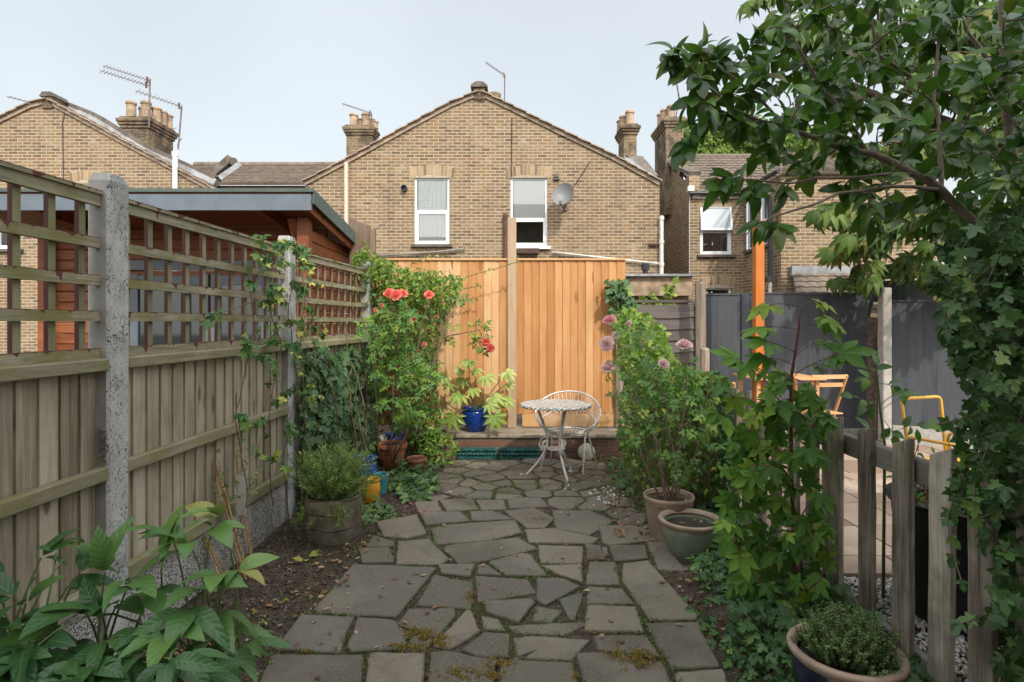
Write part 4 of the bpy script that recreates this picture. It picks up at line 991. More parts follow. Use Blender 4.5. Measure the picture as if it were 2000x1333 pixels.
def roughpost(name, label, x, Y, w, d, h, mat=None, cat='post', lean=0, group=None):
    m = MB(); n = 7; L = 9; vs = []
    for j in range(L+1):
        z = h*j/L
        for k in range(n):
            a = 2*math.pi*k/n; rr = 1+.14*mnoise.noise(Vector((k*1.7, z*3, x*9)))
            zz = z+(.05*mnoise.noise(Vector((k*2.3, 7, x))) if j == L else 0)
            vs.append((x+lean*z+math.cos(a)*w/2*rr, Y+math.sin(a)*d/2*rr, zz))
    fs = [(j*n+k, j*n+(k+1) % n, (j+1)*n+(k+1) % n, (j+1)*n+k) for j in range(L) for k in range(n)]+[tuple(L*n+k for k in range(n))]
    m.add(vs, fs); o = m.build(name, mat or GREYB, None, (x, Y, 0)); return tag(o, label, cat, group)
roughpost('wooden_post', 'tall cracked bleached post between the waney fence panel and the grey fence', px(1368, 7.1), 7.1, .13, .12, pz(553, 7.1))
roughpost('wooden_post', 'weathered split post with hooks right of the tallest pink rose', px(1377, 6.4), 6.4, .10, .1, pz(683, 6.4))
roughpost('wooden_post', 'ivy wrapped old post just right of the new timber fence', px(1212, 7.0), 7.0, .12, .12, pz(552, 7.0))
# ================================================================ grey fences
GREYF = wood('blue grey painted board', [(.25, (.045, .051, .062)), (.5, (.062, .069, .082)), (.75, (.084, .091, .105))], 'z', rv=.9, rough=.6, knots=2.2, knotc=(.04, .045, .055), bs=.4)
Yg = 8.0
def gfence(p0, p1, z0, z1, label, grav=True, posts=()):
    a, b = Vector(p0), Vector(p1); u = (b-a); L = u.length; u.normalize(); n_ = Vector((u.y, -u.x, 0)); rot = Matrix.Rotation(math.atan2(u.y, u.x), 3, 'Z')
    t = thing('grey_fence_panel', label, 'fence', a.lerp(b, .5), 'blue grey painted fence panels')
    m = MB(); n = round(L/.155); w = L/n
    for i in range(n):
        c = a+u*((i+.5)*w)+Vector((0, 0, (z0+z1)/2)); m.box(c+n_*(.004*(i % 2)), (w-.003, .018, z1-z0), rot @ Matrix.Rotation(R(-2.5), 3, 'Z'))
    m.build('board_panel', GREYF, t)
    m = MB(); m.box(a+u*(L/2)+Vector((0, 0, z1+.012)), (L, .05, .02), rot); m.build('capping_rail', GREYF, t)
    if grav: m = MB(); m.box(a+u*(L/2)+Vector((0, 0, z0/2-.01)), (L, .05, z0-.025), rot); m.build('gravel_board', CONC2, t, bevel=.006)
    return t
gfence((px(1379, 7.9), 7.9, 0), (px(1445, 7.9), 7.9, 0), .12, pz(577, 7.9), 'short blue grey fence panel between the cracked post and the orange post', False)
gfence((px(1462, 8.0), 8.0, 0), (px(1694, 8.0), 8.0, 0), .12, pz(575, 8.0), 'wide blue grey painted fence panel behind the wooden folding chair')
m = MB(); m.box((px(1453, 7.92), 7.92, .97), (.1, .1, 1.94)); tag(m.build('fence_post', plain('navy grey paint', (.035, .045, .06), .5, .1), None, bevel=.004), 'square navy painted fence post between the two grey fence panels', 'post')
gfence((px(1742, 7.4), 7.4, 0), (px(2050, 6.9), 6.9, 0), .28, pz(590, 7.4), 'blue grey fence panel on the far right behind the yellow metal chair')
m = MB(); m.box((px(1728, 7.35), 7.35, .99), (.11, .12, 1.98)); m.box((px(1738, 7.4), 7.48, .99), (.09, .1, 1.97)); tag(m.build('concrete_post', plain('pale concrete', (.42, .40, .37), .9, .25, 8), None, bevel=.01), 'pale concrete fence post between the wide and the far right grey panels', 'post')
roughpost('wooden_post', 'short rotten brown post left of the pale concrete post', px(1704, 7.6), 7.6, .13, .12, pz(622, 7.6), plain('rotten wood', (.12, .09, .07), .95, .5, 20, .8))
ORANGE = wood('orange oiled post', [(.25, (.34, .085, .014)), (.5, (.48, .145, .026)), (.75, (.56, .20, .04))], 'z', knots=2.5, knotc=(.25, .06, .01), rough=.45, rv=.3)
Yo = 7.0
m = MB(); m.box((px(1481, Yo), Yo, pz(432, Yo)/2), (.105, .105, pz(432, Yo))); tag(m.build('timber_post', ORANGE, None, (px(1481, Yo), Yo, 0), bevel=.004), 'tall square orange oiled timber post in front of the grey fence', 'post')
# ================================================================ picket fence
PICK = wood('silvered picket wood', [(.32, (.095, .072, .056)), (.5, (.32, .265, .21)), (.66, (.56, .49, .40))], 'z', alg=.5, algc=(.075, .078, .035), rv=.7, bs=1, knots=2.6, knotc=(.06, .04, .028))
PICKX = wood('silvered rail wood', [(.25, (.09, .078, .065)), (.5, (.20, .18, .155)), (.75, (.33, .305, .27))], 'y', alg=.35, algc=(.09, .09, .045), rv=.5, bs=1)
pf = thing('picket_fence', 'low weathered wooden picket fence running along the right side of the paving', 'fence', (1.78, 4.0, 0))
ppx = [2010, 1910, 1830, 1757, 1688, 1626, 1582, 1545, 1512, 1482, 1455, 1432, 1413, 1396, 1380, 1366, 1353, 1341, 1328, 1318]
for i, x in enumerate(ppx):
    Y = 1.72*F/(x-CX); w_ = .115+rng.uniform(-.008, .006); hh = 1.05+rng.uniform(-.02, .03); th = .03; m = MB()
    lean = rng.uniform(-.045, .045); n = 8; vs = []
    tilt = rng.uniform(.02, .09)
    for j in range(n+1):
        z = -.03+(hh+.03)*j/n; e = [rng.uniform(-.003, .003) for _ in range(4)]
        wl_, wr_ = w_/2+e[0], w_/2+e[1]
        zl = z-(tilt if j == n else 0); zr = z
        x0_ = 1.72+lean*z*.5; ym = Y+lean*z
        vs += [(x0_, ym-wl_, zr), (x0_+th, ym-wl_, zr), (x0_+th, ym+wr_, zl), (x0_, ym+wr_, zl)]
    fs = [(j*4+a, j*4+(a+1) % 4, j*4+4+(a+1) % 4, j*4+4+a) for j in range(n) for a in range(4)]+[(n*4, n*4+1, n*4+2, n*4+3)]
    m.add(vs, fs); m.build('picket', PICK, pf, bevel=.004)
for z0_, z1_ in ((.85, .955), (.0, .11)):
    m = MB(); m.bar((1.785, 1.6, (z0_+z1_)/2), (1.785, 6.4, (z0_+z1_)/2), .045, z1_-z0_); m.build('rail', PICKX, pf, bevel=.006)
for Y in (1.98, 3.4, 5.0): m = MB(); m.box((1.85, Y, .5), (.085, .085, 1.0)); m.build('fence_post', PICK, pf, bevel=.006)
# ================================================================ neighbour side ground
def flagm(name, cols):
    m = MT(name); v = m.coord(); r = m.rnd(); c = m.ramp(r, cols); n = m.noise(v, 3.0, 8, .7)
    c = m.mix(m.math('MULTIPLY', m.step(n, .35, .7), .5), c, mul(cols[0][1], .8)); m.bump(m.noise(v, 25, 6, .7), .4, .01)
    return m.fin(c, .85, .3)
SAND = flagm('sandstone flag', [(0, (.25, .17, .125)), (.5, (.36, .265, .20)), (1, (.46, .36, .28))])
m = MB(); y = 3.55
while y < 7.8:
    hgt_ = rng.choice([.28, .42, .56]); x = 1.86
    while x < 5.6: w_ = rng.choice([.28, .42, .56, .7]); m.box((x+w_/2, y+hgt_/2, .02), (w_-.012, hgt_-.012, .03)); x += w_
    y += hgt_
tag(m.build('patio', SAND, None, bevel=.003), kind='structure')
def gravm():
    m = MT('white gravel'); v = m.coord(); r = m.rnd(); return m.fin(m.ramp(r, [(0, (.24, .21, .17)), (.3, (.45, .43, .40)), (1, (.66, .65, .62))]), .8, .3)
ico_v = [(0, 0, 1), (.9, 0, .45), (.28, .85, .45), (-.72, .52, .45), (-.72, -.52, .45), (.28, -.85, .45), (.72, .52, -.45), (-.28, .85, -.45), (-.9, 0, -.45), (-.28, -.85, -.45), (.72, -.52, -.45), (0, 0, -1)]
ico_f = [(0, 1, 2), (0, 2, 3), (0, 3, 4), (0, 4, 5), (0, 5, 1), (1, 6, 2), (2, 7, 3), (3, 8, 4), (4, 9, 5), (5, 10, 1), (2, 6, 7), (3, 7, 8), (4, 8, 9), (5, 9, 10), (1, 10, 6), (11, 7, 6), (11, 8, 7), (11, 9, 8), (11, 10, 9), (11, 6, 10)]
T['stone'] = (np.array(ico_v, float)*np.array([1, .8, .55]), ico_f, np.array([(q[0], q[1]) for q in ico_v], float))
rs = random.Random(5); fo = Fol()
for _ in range(9000): fo.add('stone', (rs.uniform(1.76, 3.3), rs.uniform(1.7, 3.56), rs.uniform(-.004, .012)), rv(rs)+Vector((0, 0, 0)), Vector((0, 0, 1))+rv(rs, .4), rs.uniform(.008, .017), rs.random())
o = fo.build('white_gravel', gravm(), None); tag(o, kind='stuff')
# ================================================================ paving
def pavem():
    m = MT('dark concrete paving slab'); v = m.coord(); r = m.rnd(); n = m.noise(v, 5.0, 9, .72); f = m.noise(v, 160, 3, .6)
    c = m.ramp(r, [(0, (.100, .088, .066)), (.3, (.155, .136, .105)), (.55, (.125, .120, .106)), (.8, (.185, .160, .122)), (1, (.215, .185, .140))])
    c = m.mix(m.math('MULTIPLY', m.step(n, .42, .66), .65), c, (.12, .105, .088))
    c = m.mix(m.math('MULTIPLY', m.step(m.noise(v, 1.3, 5, .6), .46, .62), .45), c, (.26, .225, .18))
    c = m.mix(m.math('MULTIPLY', m.step(f, .58, .66), .5), c, (.38, .35, .30)); c = m.mix(m.math('MULTIPLY', m.step(f, .42, .34), .5), c, (.06, .055, .05))
    c = m.mix(m.math('MULTIPLY', m.step(m.noise(v, 2.6, 6, .7), .56, .7), .35), c, (.12, .13, .06))
    ed = m.n('ShaderNodeAttribute', attribute_name='edge').outputs['Fac']; en = m.noise(v, 18, 5, .7)
    c = m.mix(m.math('MULTIPLY', m.step(m.math('ADD', ed, m.math('MULTIPLY', m.math('SUBTRACT', en, .5), 1.6)), .5, 1.2), .7), c, m.mix(m.step(m.noise(v, 4, 4), .5, .66), (.095, .076, .058), (.095, .10, .04)))
    lich = m.vor(v, 22); c = m.mix(m.math('MULTIPLY', m.step(lich, .07, .04), .5), c, (.33, .31, .26))
    m.bump(m.math('ADD', m.noise(v, 90, 6, .7), m.math('MULTIPLY', n, .6)), .5, .008); return m.fin(c, .88, .3)
PAVE = pavem()
SL = [[(430,348),(700,362),(752,385),(600,568),(300,548),(278,520)],[(215,560),(415,568),(380,640),(355,728),(100,715)],[(450,575),(625,585),(665,640),(650,700),(430,715),(405,690)],[(95,730),(450,732),(440,851),(430,900),(20,900)],[(490,730),(745,732),(735,900),(470,900)],[(775,385),(945,425),(935,525),(705,508)],[(945,388),(1180,400),(1215,452),(980,492),(950,470)],[(1010,330),(1130,300),(1200,320),(1255,390),(1085,388)],[(1215,398),(1330,400),(1415,440),(1310,500),(1215,450)],[(1230,348),(1420,345),(1430,430),(1300,385)],[(1455,325),(1560,325),(1580,425),(1440,425)],[(1435,430),(1560,440),(1610,512),(1430,510)],[(1455,515),(1615,518),(1650,640),(1445,640)],[(1595,330),(1700,320),(1900,540),(1890,585),(1740,588),(1590,380)],[(1690,592),(1895,590),(1980,770),(1800,778)],[(1480,648),(1690,650),(1750,740),(1510,710)],[(1400,720),(1500,716),(1745,752),(1790,900),(1440,900)],[(1110,660),(1200,645),(1450,665),(1365,755),(1170,745),(1118,700)],[(1080,800),(1200,765),(1365,770),(1400,900),(1080,900)],[(890,715),(985,640),(1095,650),(1090,735),(960,740)],[(870,575),(945,580),(970,635),(880,690),(780,668)],[(690,530),(845,528),(850,570),(780,650),(640,600)],[(760,760),(900,735),(1050,760),(1010,800),(1000,900),(750,900)],[(615,235),(740,225),(810,300),(780,320),(605,318)],[(870,255),(1130,225),(1210,270),(1000,318),(900,332),(850,285)],[(780,185),(840,165),(1130,150),(1155,195),(960,240),(800,250)],[(710,112),(880,110),(925,150),(770,165),(735,165)],[(565,175),(720,145),(750,200),(640,230),(590,225)],[(1180,195),(1290,188),(1470,225),(1440,250),(1200,250)],[(1230,255),(1425,262),(1420,335),(1240,335)],[(1435,265),(1540,275),(1560,315),(1440,315)],[(1065,108),(1170,95),(1270,150),(1240,180),(1160,180)],[(500,268),(590,265),(610,325),(520,328)],[(1050,505),(1140,500),(1185,545),(1150,590),(1060,560)],[(990,565),(1050,575),(1075,620),(1000,615)],[(1200,548),(1280,560),(1250,590),(1190,585)],[(1320,470),(1415,445),(1390,520),(1350,525)],[(1830,810),(2000,800),(2040,900),(1850,900)],[(1130,600),(1290,600),(1430,610),(1370,640),(1180,636)],[(815,345),(960,340),(940,385),(830,375)],[(960,345),(1010,345),(1070,388),(955,382)],[(680,640),(770,675),(740,725),(660,715)],[(640,735),(640,735),(650,736)],[(1470,180),(1700,180),(1720,240),(1560,255),(1480,225)],[(1700,250),(1850,250),(1880,330),(1730,320)],[(935,115),(1050,110),(1140,145),(940,150)],[(1290,120),(1450,120),(1560,170),(1480,215),(1300,180)],[(800,62),(940,58),(960,100),(830,104)],[(950,58),(1080,60),(1090,98),(975,102)],[(1090,62),(1200,58),(1230,90),(1100,98)],[(1570,262),(1680,262),(1690,310),(1590,318)],[(1500,262),(1555,265),(1560,300),(1510,300)],[(700,60),(780,62),(800,100),(720,104)],[(560,228),(600,240),(595,262),(540,262)]]
PV = MB(); slabs = []; pend = []; edge = []
def clip(P, q, n):
    out = []
    for i in range(len(P)):
        a, b = P[i], P[(i+1) % len(P)]; da = (a-q).dot(n); db = (b-q).dot(n)
        if da <= 0: out.append(a)
        if (da < 0) != (db < 0) and abs(da-db) > 1e-9: out.append(a+(b-a)*(da/(da-db)))
    return out
def slab(P, r, shrink=.0, zoff=0):
    P = [Vector((p[0], p[1])) for p in P]; c = sum(P, Vector((0, 0)))/len(P); Q = []
    area = sum(P[i].x*P[(i+1) % len(P)].y-P[(i+1) % len(P)].x*P[i].y for i in range(len(P)))/2
    if area < 0: P = P[::-1]
    if abs(area) < .003: return
    Q = [p for i, p in enumerate(P) if (p-P[i-1]).length > .01]
    pend.append((Q, c, r.random(), r.uniform(-.005, .007)+zoff, r.uniform(-.016, .016), r.uniform(-.016, .016)))
def finish_slab(P, c, rn, zo, tx, ty):
    Q = []; c = sum(P, Vector((0, 0)))/len(P)
    for i in range(len(P)):
        a, b = P[i], P[(i+1) % len(P)]; L = (b-a).length; k = max(1, int(L/.035)); nn = Vector(((b-a).y, -(b-a).x)).normalized() if L > 0 else Vector((0, 0))
        for j in range(k): p = a.lerp(b, j/k); Q.append(p+nn*(.006*mnoise.noise(Vector((p.x*16, p.y*16, i*3.1)))+.003*mnoise.noise(Vector((p.x*60, p.y*60, i*3.1)))))
    z = .028+zo; n = len(Q)
    def zz(p): return z+(p.x-c.x)*tx+(p.y-c.y)*ty
    inn = [c+(p-c)*(1-min(.15, .005/max(.02, (p-c).length))) for p in Q]
    vs = [(p.x, p.y, -.02) for p in Q]+[(p.x, p.y, zz(p)-.005) for p in Q]+[(p.x, p.y, zz(p)) for p in inn]+[(c.x, c.y, zz(c))]
    in2 = [c+(p-c)*(1-min(.4, (.030+.012*mnoise.noise(Vector((p.x*9, p.y*9, 2))))/max(.03, (p-c).length))) for p in Q]
    vs = vs[:3*n]+[(p.x, p.y, zz(p)) for p in in2]+vs[3*n:]
    edge.extend([1]*(3*n)+[0]*(n+1))
    fs = [(i, (i+1) % n, n+(i+1) % n, n+i) for i in range(n)]+[(n+i, n+(i+1) % n, 2*n+(i+1) % n, 2*n+i) for i in range(n)]+[(2*n+i, 2*n+(i+1) % n, 3*n+(i+1) % n, 3*n+i) for i in range(n)]+[(3*n+i, 3*n+(i+1) % n, 4*n) for i in range(n)]
    PV.add(vs, fs, rn); slabs.append([Vector((p.x, p.y)) for p in Q])
rs = random.Random(11)
for P in SL: slab([tuple(G(500+x/2.2222, 950+y/2.2222, .028)[:2]) for x, y in P], rs)
# smaller broken stones further back (voronoi cells, straight cracks)
bnd = GP([(868, 903), (1165, 903), (1225, 960), (1240, 1010), (1250, 1030), (780, 1030), (745, 1035), (765, 1010), (850, 975), (868, 930)], .02)
taken = [tuple(G(500+x/2.2222, 950+y/2.2222, .028)[:2]) for P in SL[23:33]+SL[43:] for x, y in [(sum(p[0] for p in P)/len(P), sum(p[1] for p in P)/len(P))]]
seeds = []; tr_ = 0
while len(seeds) < 95 and tr_ < 8000:
    tr_ += 1; x, y = rs.uniform(-1.1, 1.2), rs.uniform(4.65, 6.6)
    if all((x-a)**2+((y-b)*1.2)**2 > .19**2 for a, b in seeds): seeds.append((x, y))
covered = [[Vector(G(500+x/2.2222, 950+y/2.2222, .028)[:2]) for x, y in P] for P in SL]
for i, (x, y) in enumerate(seeds):
    P = [Vector(q) for q in ((-1.15, 4.5), (1.25, 4.5), (1.25, 6.62), (-1.15, 6.62))]; s = Vector((x, y))
    for j, (a, b) in enumerate(seeds):
        if i != j: q = Vector((a, b)); nn = (q-s).normalized(); P = clip(P, (s+q)/2-nn*.010, nn)
        if len(P) < 3: break
    if len(P) < 3: continue
    c = sum(P, Vector((0, 0)))/len(P)
    if not inpoly(c.x, c.y, bnd): continue
    if any(inpoly(c.x, c.y, Q) for Q in covered): continue
    if any(inpoly(p.x, p.y, Q) for Q in covered for p in P): 
        P = [c+(p-c)*.72 for p in P]
        if any(inpoly(p.x, p.y, Q) for Q in covered for p in P): continue
    slab(P, rs, 0, -.004)
# loose pavers in front of the frame
for i, x in enumerate((-.85, -.25, .38, .92)):
    slab([(x-.27, 1.5), (x+.27, 1.5), (x+.25, 2.12), (x-.28, 2.14)], rs)
def edge_pts(P, st=.03):
    o = []
    for i in range(len(P)):
        a, b = P[i], P[(i+1) % len(P)]; k = max(1, int((b-a).length/st)); o += [a.lerp(b, j/k) for j in range(k)]
    return o
def isect(p, d, q, e):
    cr = d.x*e.y-d.y*e.x
    if abs(cr) < .12*d.length*e.length: return None
    w_ = q-p; return p+d*((w_.x*e.y-w_.y*e.x)/cr)
for it in range(7):   # move every straight edge outwards until the joints are narrow
    PTS = [edge_pts(S[0]) for S in pend]; AP = np.array([[p.x, p.y] for q in PTS for p in q]); AI = np.array([k for k, q in enumerate(PTS) for _ in q])
    for k, S in enumerate(pend):
        P = S[0]; n = len(P); O = AP[AI != k]; L_ = []
        for i in range(n):
            a, b = P[i], P[(i+1) % n]; t = (b-a); nn = Vector((t.y, -t.x)).normalized() if t.length > 1e-6 else Vector((0, 0)); av = []
            for f in (.12, .3, .5, .7, .88):
                p = a.lerp(b, f); D = O-np.array([p.x, p.y]); dd = np.sqrt((D**2).sum(1)); fw = D @ np.array([nn.x, nn.y]); ok = ((dd < .17) & (fw > .6*dd)) | ((dd < .025) & (fw < 0))
                if ok.any(): j = int(np.argmin(dd+(~ok)*9)); av.append(fw[j])
            off = .004
            if av: av.sort(); off = max(-.015, min(.025, .5*(av[len(av)//3]-(.017+.006*S[2]))))
            L_.append((a+nn*off, t, nn*off))
        nq = []
        for i in range(n):
            p, d, o1 = L_[i-1]; q, e, o2 = L_[i]; x = isect(p, d, q, e); base_ = P[i]+(o1+o2)*.5
            nq.append(x if x is not None and (x-P[i]).length < .05 else base_)
        for i in range(n): P[i] = nq[i]
for S in pend: finish_slab(*S)
pv_ = PV.build('paving', PAVE, None, (0, 4.5, 0)); at_ = pv_.data.attributes.new('edge', 'FLOAT', 'POINT'); assert len(edge) == len(pv_.data.vertices); at_.data.foreach_set('value', np.array(edge, dtype=np.float32)); tag(pv_, kind='structure')
# ================================================================ leaf materials
L_CAM = leafmat('camellia leaf', [(0, (0.024, 0.069, 0.012)), (.45, (0.046, 0.127, 0.018)), (.8, (0.085, 0.201, 0.027)), (.95, (0.171, 0.287, 0.044)), (1, (0.158, 0.115, 0.024))], .27, .3, (.13, .22, .05), .25, (.18, .40, .03), .42, sidev=.08, rib=.06)
L_IVY = leafmat('ivy leaf', [(0, (0.024, 0.062, 0.019)), (.5, (0.052, 0.123, 0.034)), (.85, (0.100, 0.202, 0.048)), (1, (0.202, 0.334, 0.060))], .42, .45, (.10, .17, .08), .12, (.12, .28, .04), .4)
L_IVYW = leafmat('wall ivy leaf', [(0, (0.037, 0.086, 0.032)), (.6, (0.076, 0.149, 0.050)), (.9, (0.141, 0.231, 0.067)), (1, (0.265, 0.363, 0.079))], .42, .4, (.12, .19, .10), .12, (.12, .28, .04), .4)
L_SYC = leafmat('sycamore leaf', [(0, (0.052, 0.136, 0.016)), (.5, (0.103, 0.234, 0.029)), (.85, (0.182, 0.333, 0.041)), (1, (0.347, 0.454, 0.062))], .5, .35, (.16, .30, .08), .32, (.20, .46, .04), .35)
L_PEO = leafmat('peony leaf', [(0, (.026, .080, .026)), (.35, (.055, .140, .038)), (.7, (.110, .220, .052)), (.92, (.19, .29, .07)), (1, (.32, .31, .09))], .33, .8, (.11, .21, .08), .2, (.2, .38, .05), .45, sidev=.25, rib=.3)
L_ROSE = leafmat('rose leaf', [(0, (0.037, 0.097, 0.022)), (.5, (0.083, 0.193, 0.033)), (.85, (0.166, 0.306, 0.044)), (1, (0.368, 0.386, 0.055))], .42, .3, (.14, .24, .06), .25, (.2, .42, .05), .4)
L_BRIGHT = leafmat('fresh green leaf', [(0, (0.053, 0.116, 0.016)), (.5, (0.131, 0.231, 0.031)), (.85, (0.238, 0.341, 0.048)), (1, (0.380, 0.418, 0.088))], .45, .25, (.24, .34, .1), .3, (.35, .55, .06), .35)
L_FAT = leafmat('variegated fatsia leaf', [(0, (.12, .20, .03)), (.5, (.30, .40, .07)), (1, (.46, .50, .16))], .38, .5, (.50, .52, .22), .25, (.5, .6, .1), .45, var=((.20, .33, .06), 9.0))
L_JAS = leafmat('jasmine leaf', [(0, (0.038, 0.090, 0.019)), (.5, (0.082, 0.179, 0.028)), (.85, (0.188, 0.314, 0.041)), (1, (0.377, 0.448, 0.071))], .4, .2, (.14, .24, .06), .25, (.25, .45, .05), .4)
L_CHE = leafmat('horse chestnut leaf', [(0, (0.035, 0.073, 0.011)), (.5, (0.069, 0.128, 0.020)), (.9, (0.118, 0.182, 0.029)), (1, (0.208, 0.157, 0.033))], .5, .35, (.12, .18, .05), .25, (.18, .34, .04), .3)
L_FAR = leafmat('distant lime leaf', [(0, (0.083, 0.145, 0.027)), (.5, (0.156, 0.246, 0.048)), (1, (0.257, 0.357, 0.082))], .6, 0, tr=.3, trc=(.25, .4, .08), spec=.2)
L_ROSM = leafmat('rosemary needle', [(0, (0.067, 0.137, 0.037)), (.5, (0.168, 0.283, 0.066)), (1, (0.358, 0.508, 0.113))], .5, 0, tr=.15, spec=.3)
L_THY = leafmat('thyme leaf', [(0, (0.048, 0.099, 0.032)), (.6, (0.104, 0.182, 0.056)), (1, (0.208, 0.297, 0.101))], .55, 0, tr=.1, spec=.3)
L_PASS = leafmat('climber leaf', [(0, (0.038, 0.108, 0.036)), (.6, (0.089, 0.200, 0.052)), (.85, (0.211, 0.339, 0.063)), (.9, (0.599, 0.585, 0.125)), (1, (0.740, 0.678, 0.189))], .45, .3, (.12, .22, .08), .25, (.25, .45, .08), .35)
L_GRASS = leafmat('grass blade', [(0, (.045, .10, .018)), (.6, (.10, .19, .03)), (1, (.20, .27, .06))], .6, 0, tr=.25, spec=.2)
L_DRY = leafmat('dry leaf', [(0, (.09, .045, .025)), (.4, (.22, .11, .05)), (.75, (.36, .21, .11)), (1, (.48, .36, .24))], .8, .3, (.2, .12, .06), .1, (.4, .2, .08), .2)
BARK = plain('grey brown bark', (.15, .115, .085), .85, .35, 18, .6); BARKL = plain('smooth beige bark', (.24, .185, .14), .75, .3, 14, .3)
STEMG = plain('green stem', (.12, .17, .05), .6, .2, 20, .1); STEMR = plain('reddish stem', (.16, .06, .035), .6, .3, 20, .1); STEMB = plain('woody brown stem', (.17, .115, .075), .85, .35, 30, .4)
DEADS = plain('dead stem', (.30, .20, .12), .9, .4, 30, .3)
def plant(name, label, cat, loc, fols, stems=None, group=None, kinds=None):
    t = thing(name, label, cat, loc, group)
    for nm, fo, mt in fols:
        if fo.count(): fo.build(nm, mt, t)
    for nm, mb, mt in (stems or []):
        if mb.v: mb.build(nm, mt, t, smooth=True)
    return t
def WL(pl): return [W(a, b, c) for a, b, c in pl]
# ================================================================ camellia at the upper right
r = random.Random(21); fo = Fol(); mb = MB()
limbs = [([(2190, 1000, 2.5), (2130, 800, 2.45), (2060, 640, 2.4), (1990, 530, 2.35), (1935, 465, 2.3), (1880, 410, 2.3), (1830, 362, 2.3), (1760, 325, 2.3), (1700, 300, 2.3), (1640, 288, 2.28), (1560, 262, 2.25), (1500, 240, 2.2), (1430, 213, 2.15), (1380, 165, 2.1), (1335, 118, 2.1)], .026, .003),
         ([(1692, 298, 2.3), (1645, 215, 2.3), (1600, 165, 2.32), (1565, 110, 2.35), (1540, 60, 2.35), (1528, -20, 2.35)], .011, .004),
         ([(1540, 252, 2.24), (1490, 200, 2.2), (1440, 155, 2.15), (1400, 130, 2.15), (1362, 95, 2.12)], .006, .003),
         ([(1840, 368, 2.3), (1720, 368, 2.2), (1640, 378, 2.15), (1560, 410, 2.1), (1500, 430, 2.1)], .008, .003),
         ([(1790, 340, 2.3), (1690, 345, 2.25), (1600, 345, 2.2), (1540, 355, 2.2), (1440, 352, 2.15)], .007, .003),
         ([(1836, 365, 2.3), (1842, 290, 2.35), (1825, 200, 2.4), (1832, 80, 2.45), (1850, -60, 2.5)], .010, .004),
         ([(2100, 760, 2.75), (2030, 560, 2.75), (1990, 400, 2.75), (1972, 250, 2.75), (1960, 100, 2.75), (1950, -150, 2.75)], .035, .012),
         ([(1978, 330, 2.75), (1900, 240, 2.7), (1800, 165, 2.65), (1720, 110, 2.6), (1690, 0, 2.55), (1660, -100, 2.5)], .014, .004),
         ([(1985, 400, 2.75), (2060, 260, 2.5), (2120, 100, 2.4), (2170, -80, 2.3)], .018, .005),
         ([(1965, 180, 2.75), (1890, 60, 2.75), (1850, -60, 2.8)], .012, .004)]
skel = []
for pl, r0, r1 in limbs:
    P = densify(WL(pl), 4); n = len(P); P = [p+Vector((mnoise.noise(p*6), mnoise.noise(p*6+Vector((5, 0, 0))), mnoise.noise(p*6+Vector((0, 7, 0)))))*.012 for p in P]
    mb.tube(P, [r0+(r1-r0)*i/(n-1) for i in range(n)], 9); skel += P
SILH = [(1480, -120), (1500, 20), (1520, 60), (1470, 85), (1440, 120), (1372, 90), (1350, 125), (1310, 98), (1305, 115), (1350, 160), (1350, 205), (1375, 245), (1345, 290), (1380, 255), (1480, 275), (1500, 315), (1420, 345), (1402, 365), (1440, 395), (1480, 430), (1540, 455), (1560, 405), (1640, 400), (1680, 420), (1700, 455), (1750, 470), (1850, 440), (1950, 480), (2080, 560), (2300, 560), (2300, -120)]
tips = []
while len(tips) < 430:
    x, y = samp(r, SILH)
    if x < 1520 and r.random() < .25: continue
    dmin = 9 if x > 1560 else 1
    if x < 1620 and y > 300 and r.random() < .62: continue
    a, b = (2.05, 2.4) if x < 1500 else ((2.2, 2.8) if x < 1900 and r.random() < .75 else (1.95, 3.1))
    tips.append(W(x, y, r.uniform(a, b)))
for t in ((1315, 100, 2.1), (1340, 128, 2.1), (1305, 112, 2.1), (1372, 92, 2.12), (1395, 118, 2.12), (1362, 105, 2.12), (1345, 205, 2.1), (1358, 265, 2.1), (1335, 285, 2.1), (1372, 240, 2.1), (1402, 365, 2.12), (1415, 345, 2.12), (1478, 75, 2.2), (1465, 90, 2.2), (1490, 440, 2.1), (1530, 452, 2.1)): tips.append(W(*t))
tw = grow(skel, tips, r, mb, .0016, .006, sag=.03, bend=.07)
for c in tw:
    L = sum((c[i+1]-c[i]).length for i in range(len(c)-1)); n = min(16, max(7, int(L/.026)))
    leaves_on(fo, 'camellia', c, r, n, .088, t0=max(.1, 1-.42/max(.1, L)), up=(-.1, -.75, .8), upw=.9, down=.35, out=(-.1, -.4, 0), rr=(0, 1))
camel = plant('camellia_tree', 'large glossy dark green camellia whose branches reach in from the upper right', 'tree', W(2190, 1000, 2.5).to_2d().to_3d(), [('foliage', fo, L_CAM)], [('branches', mb, BARKL)])
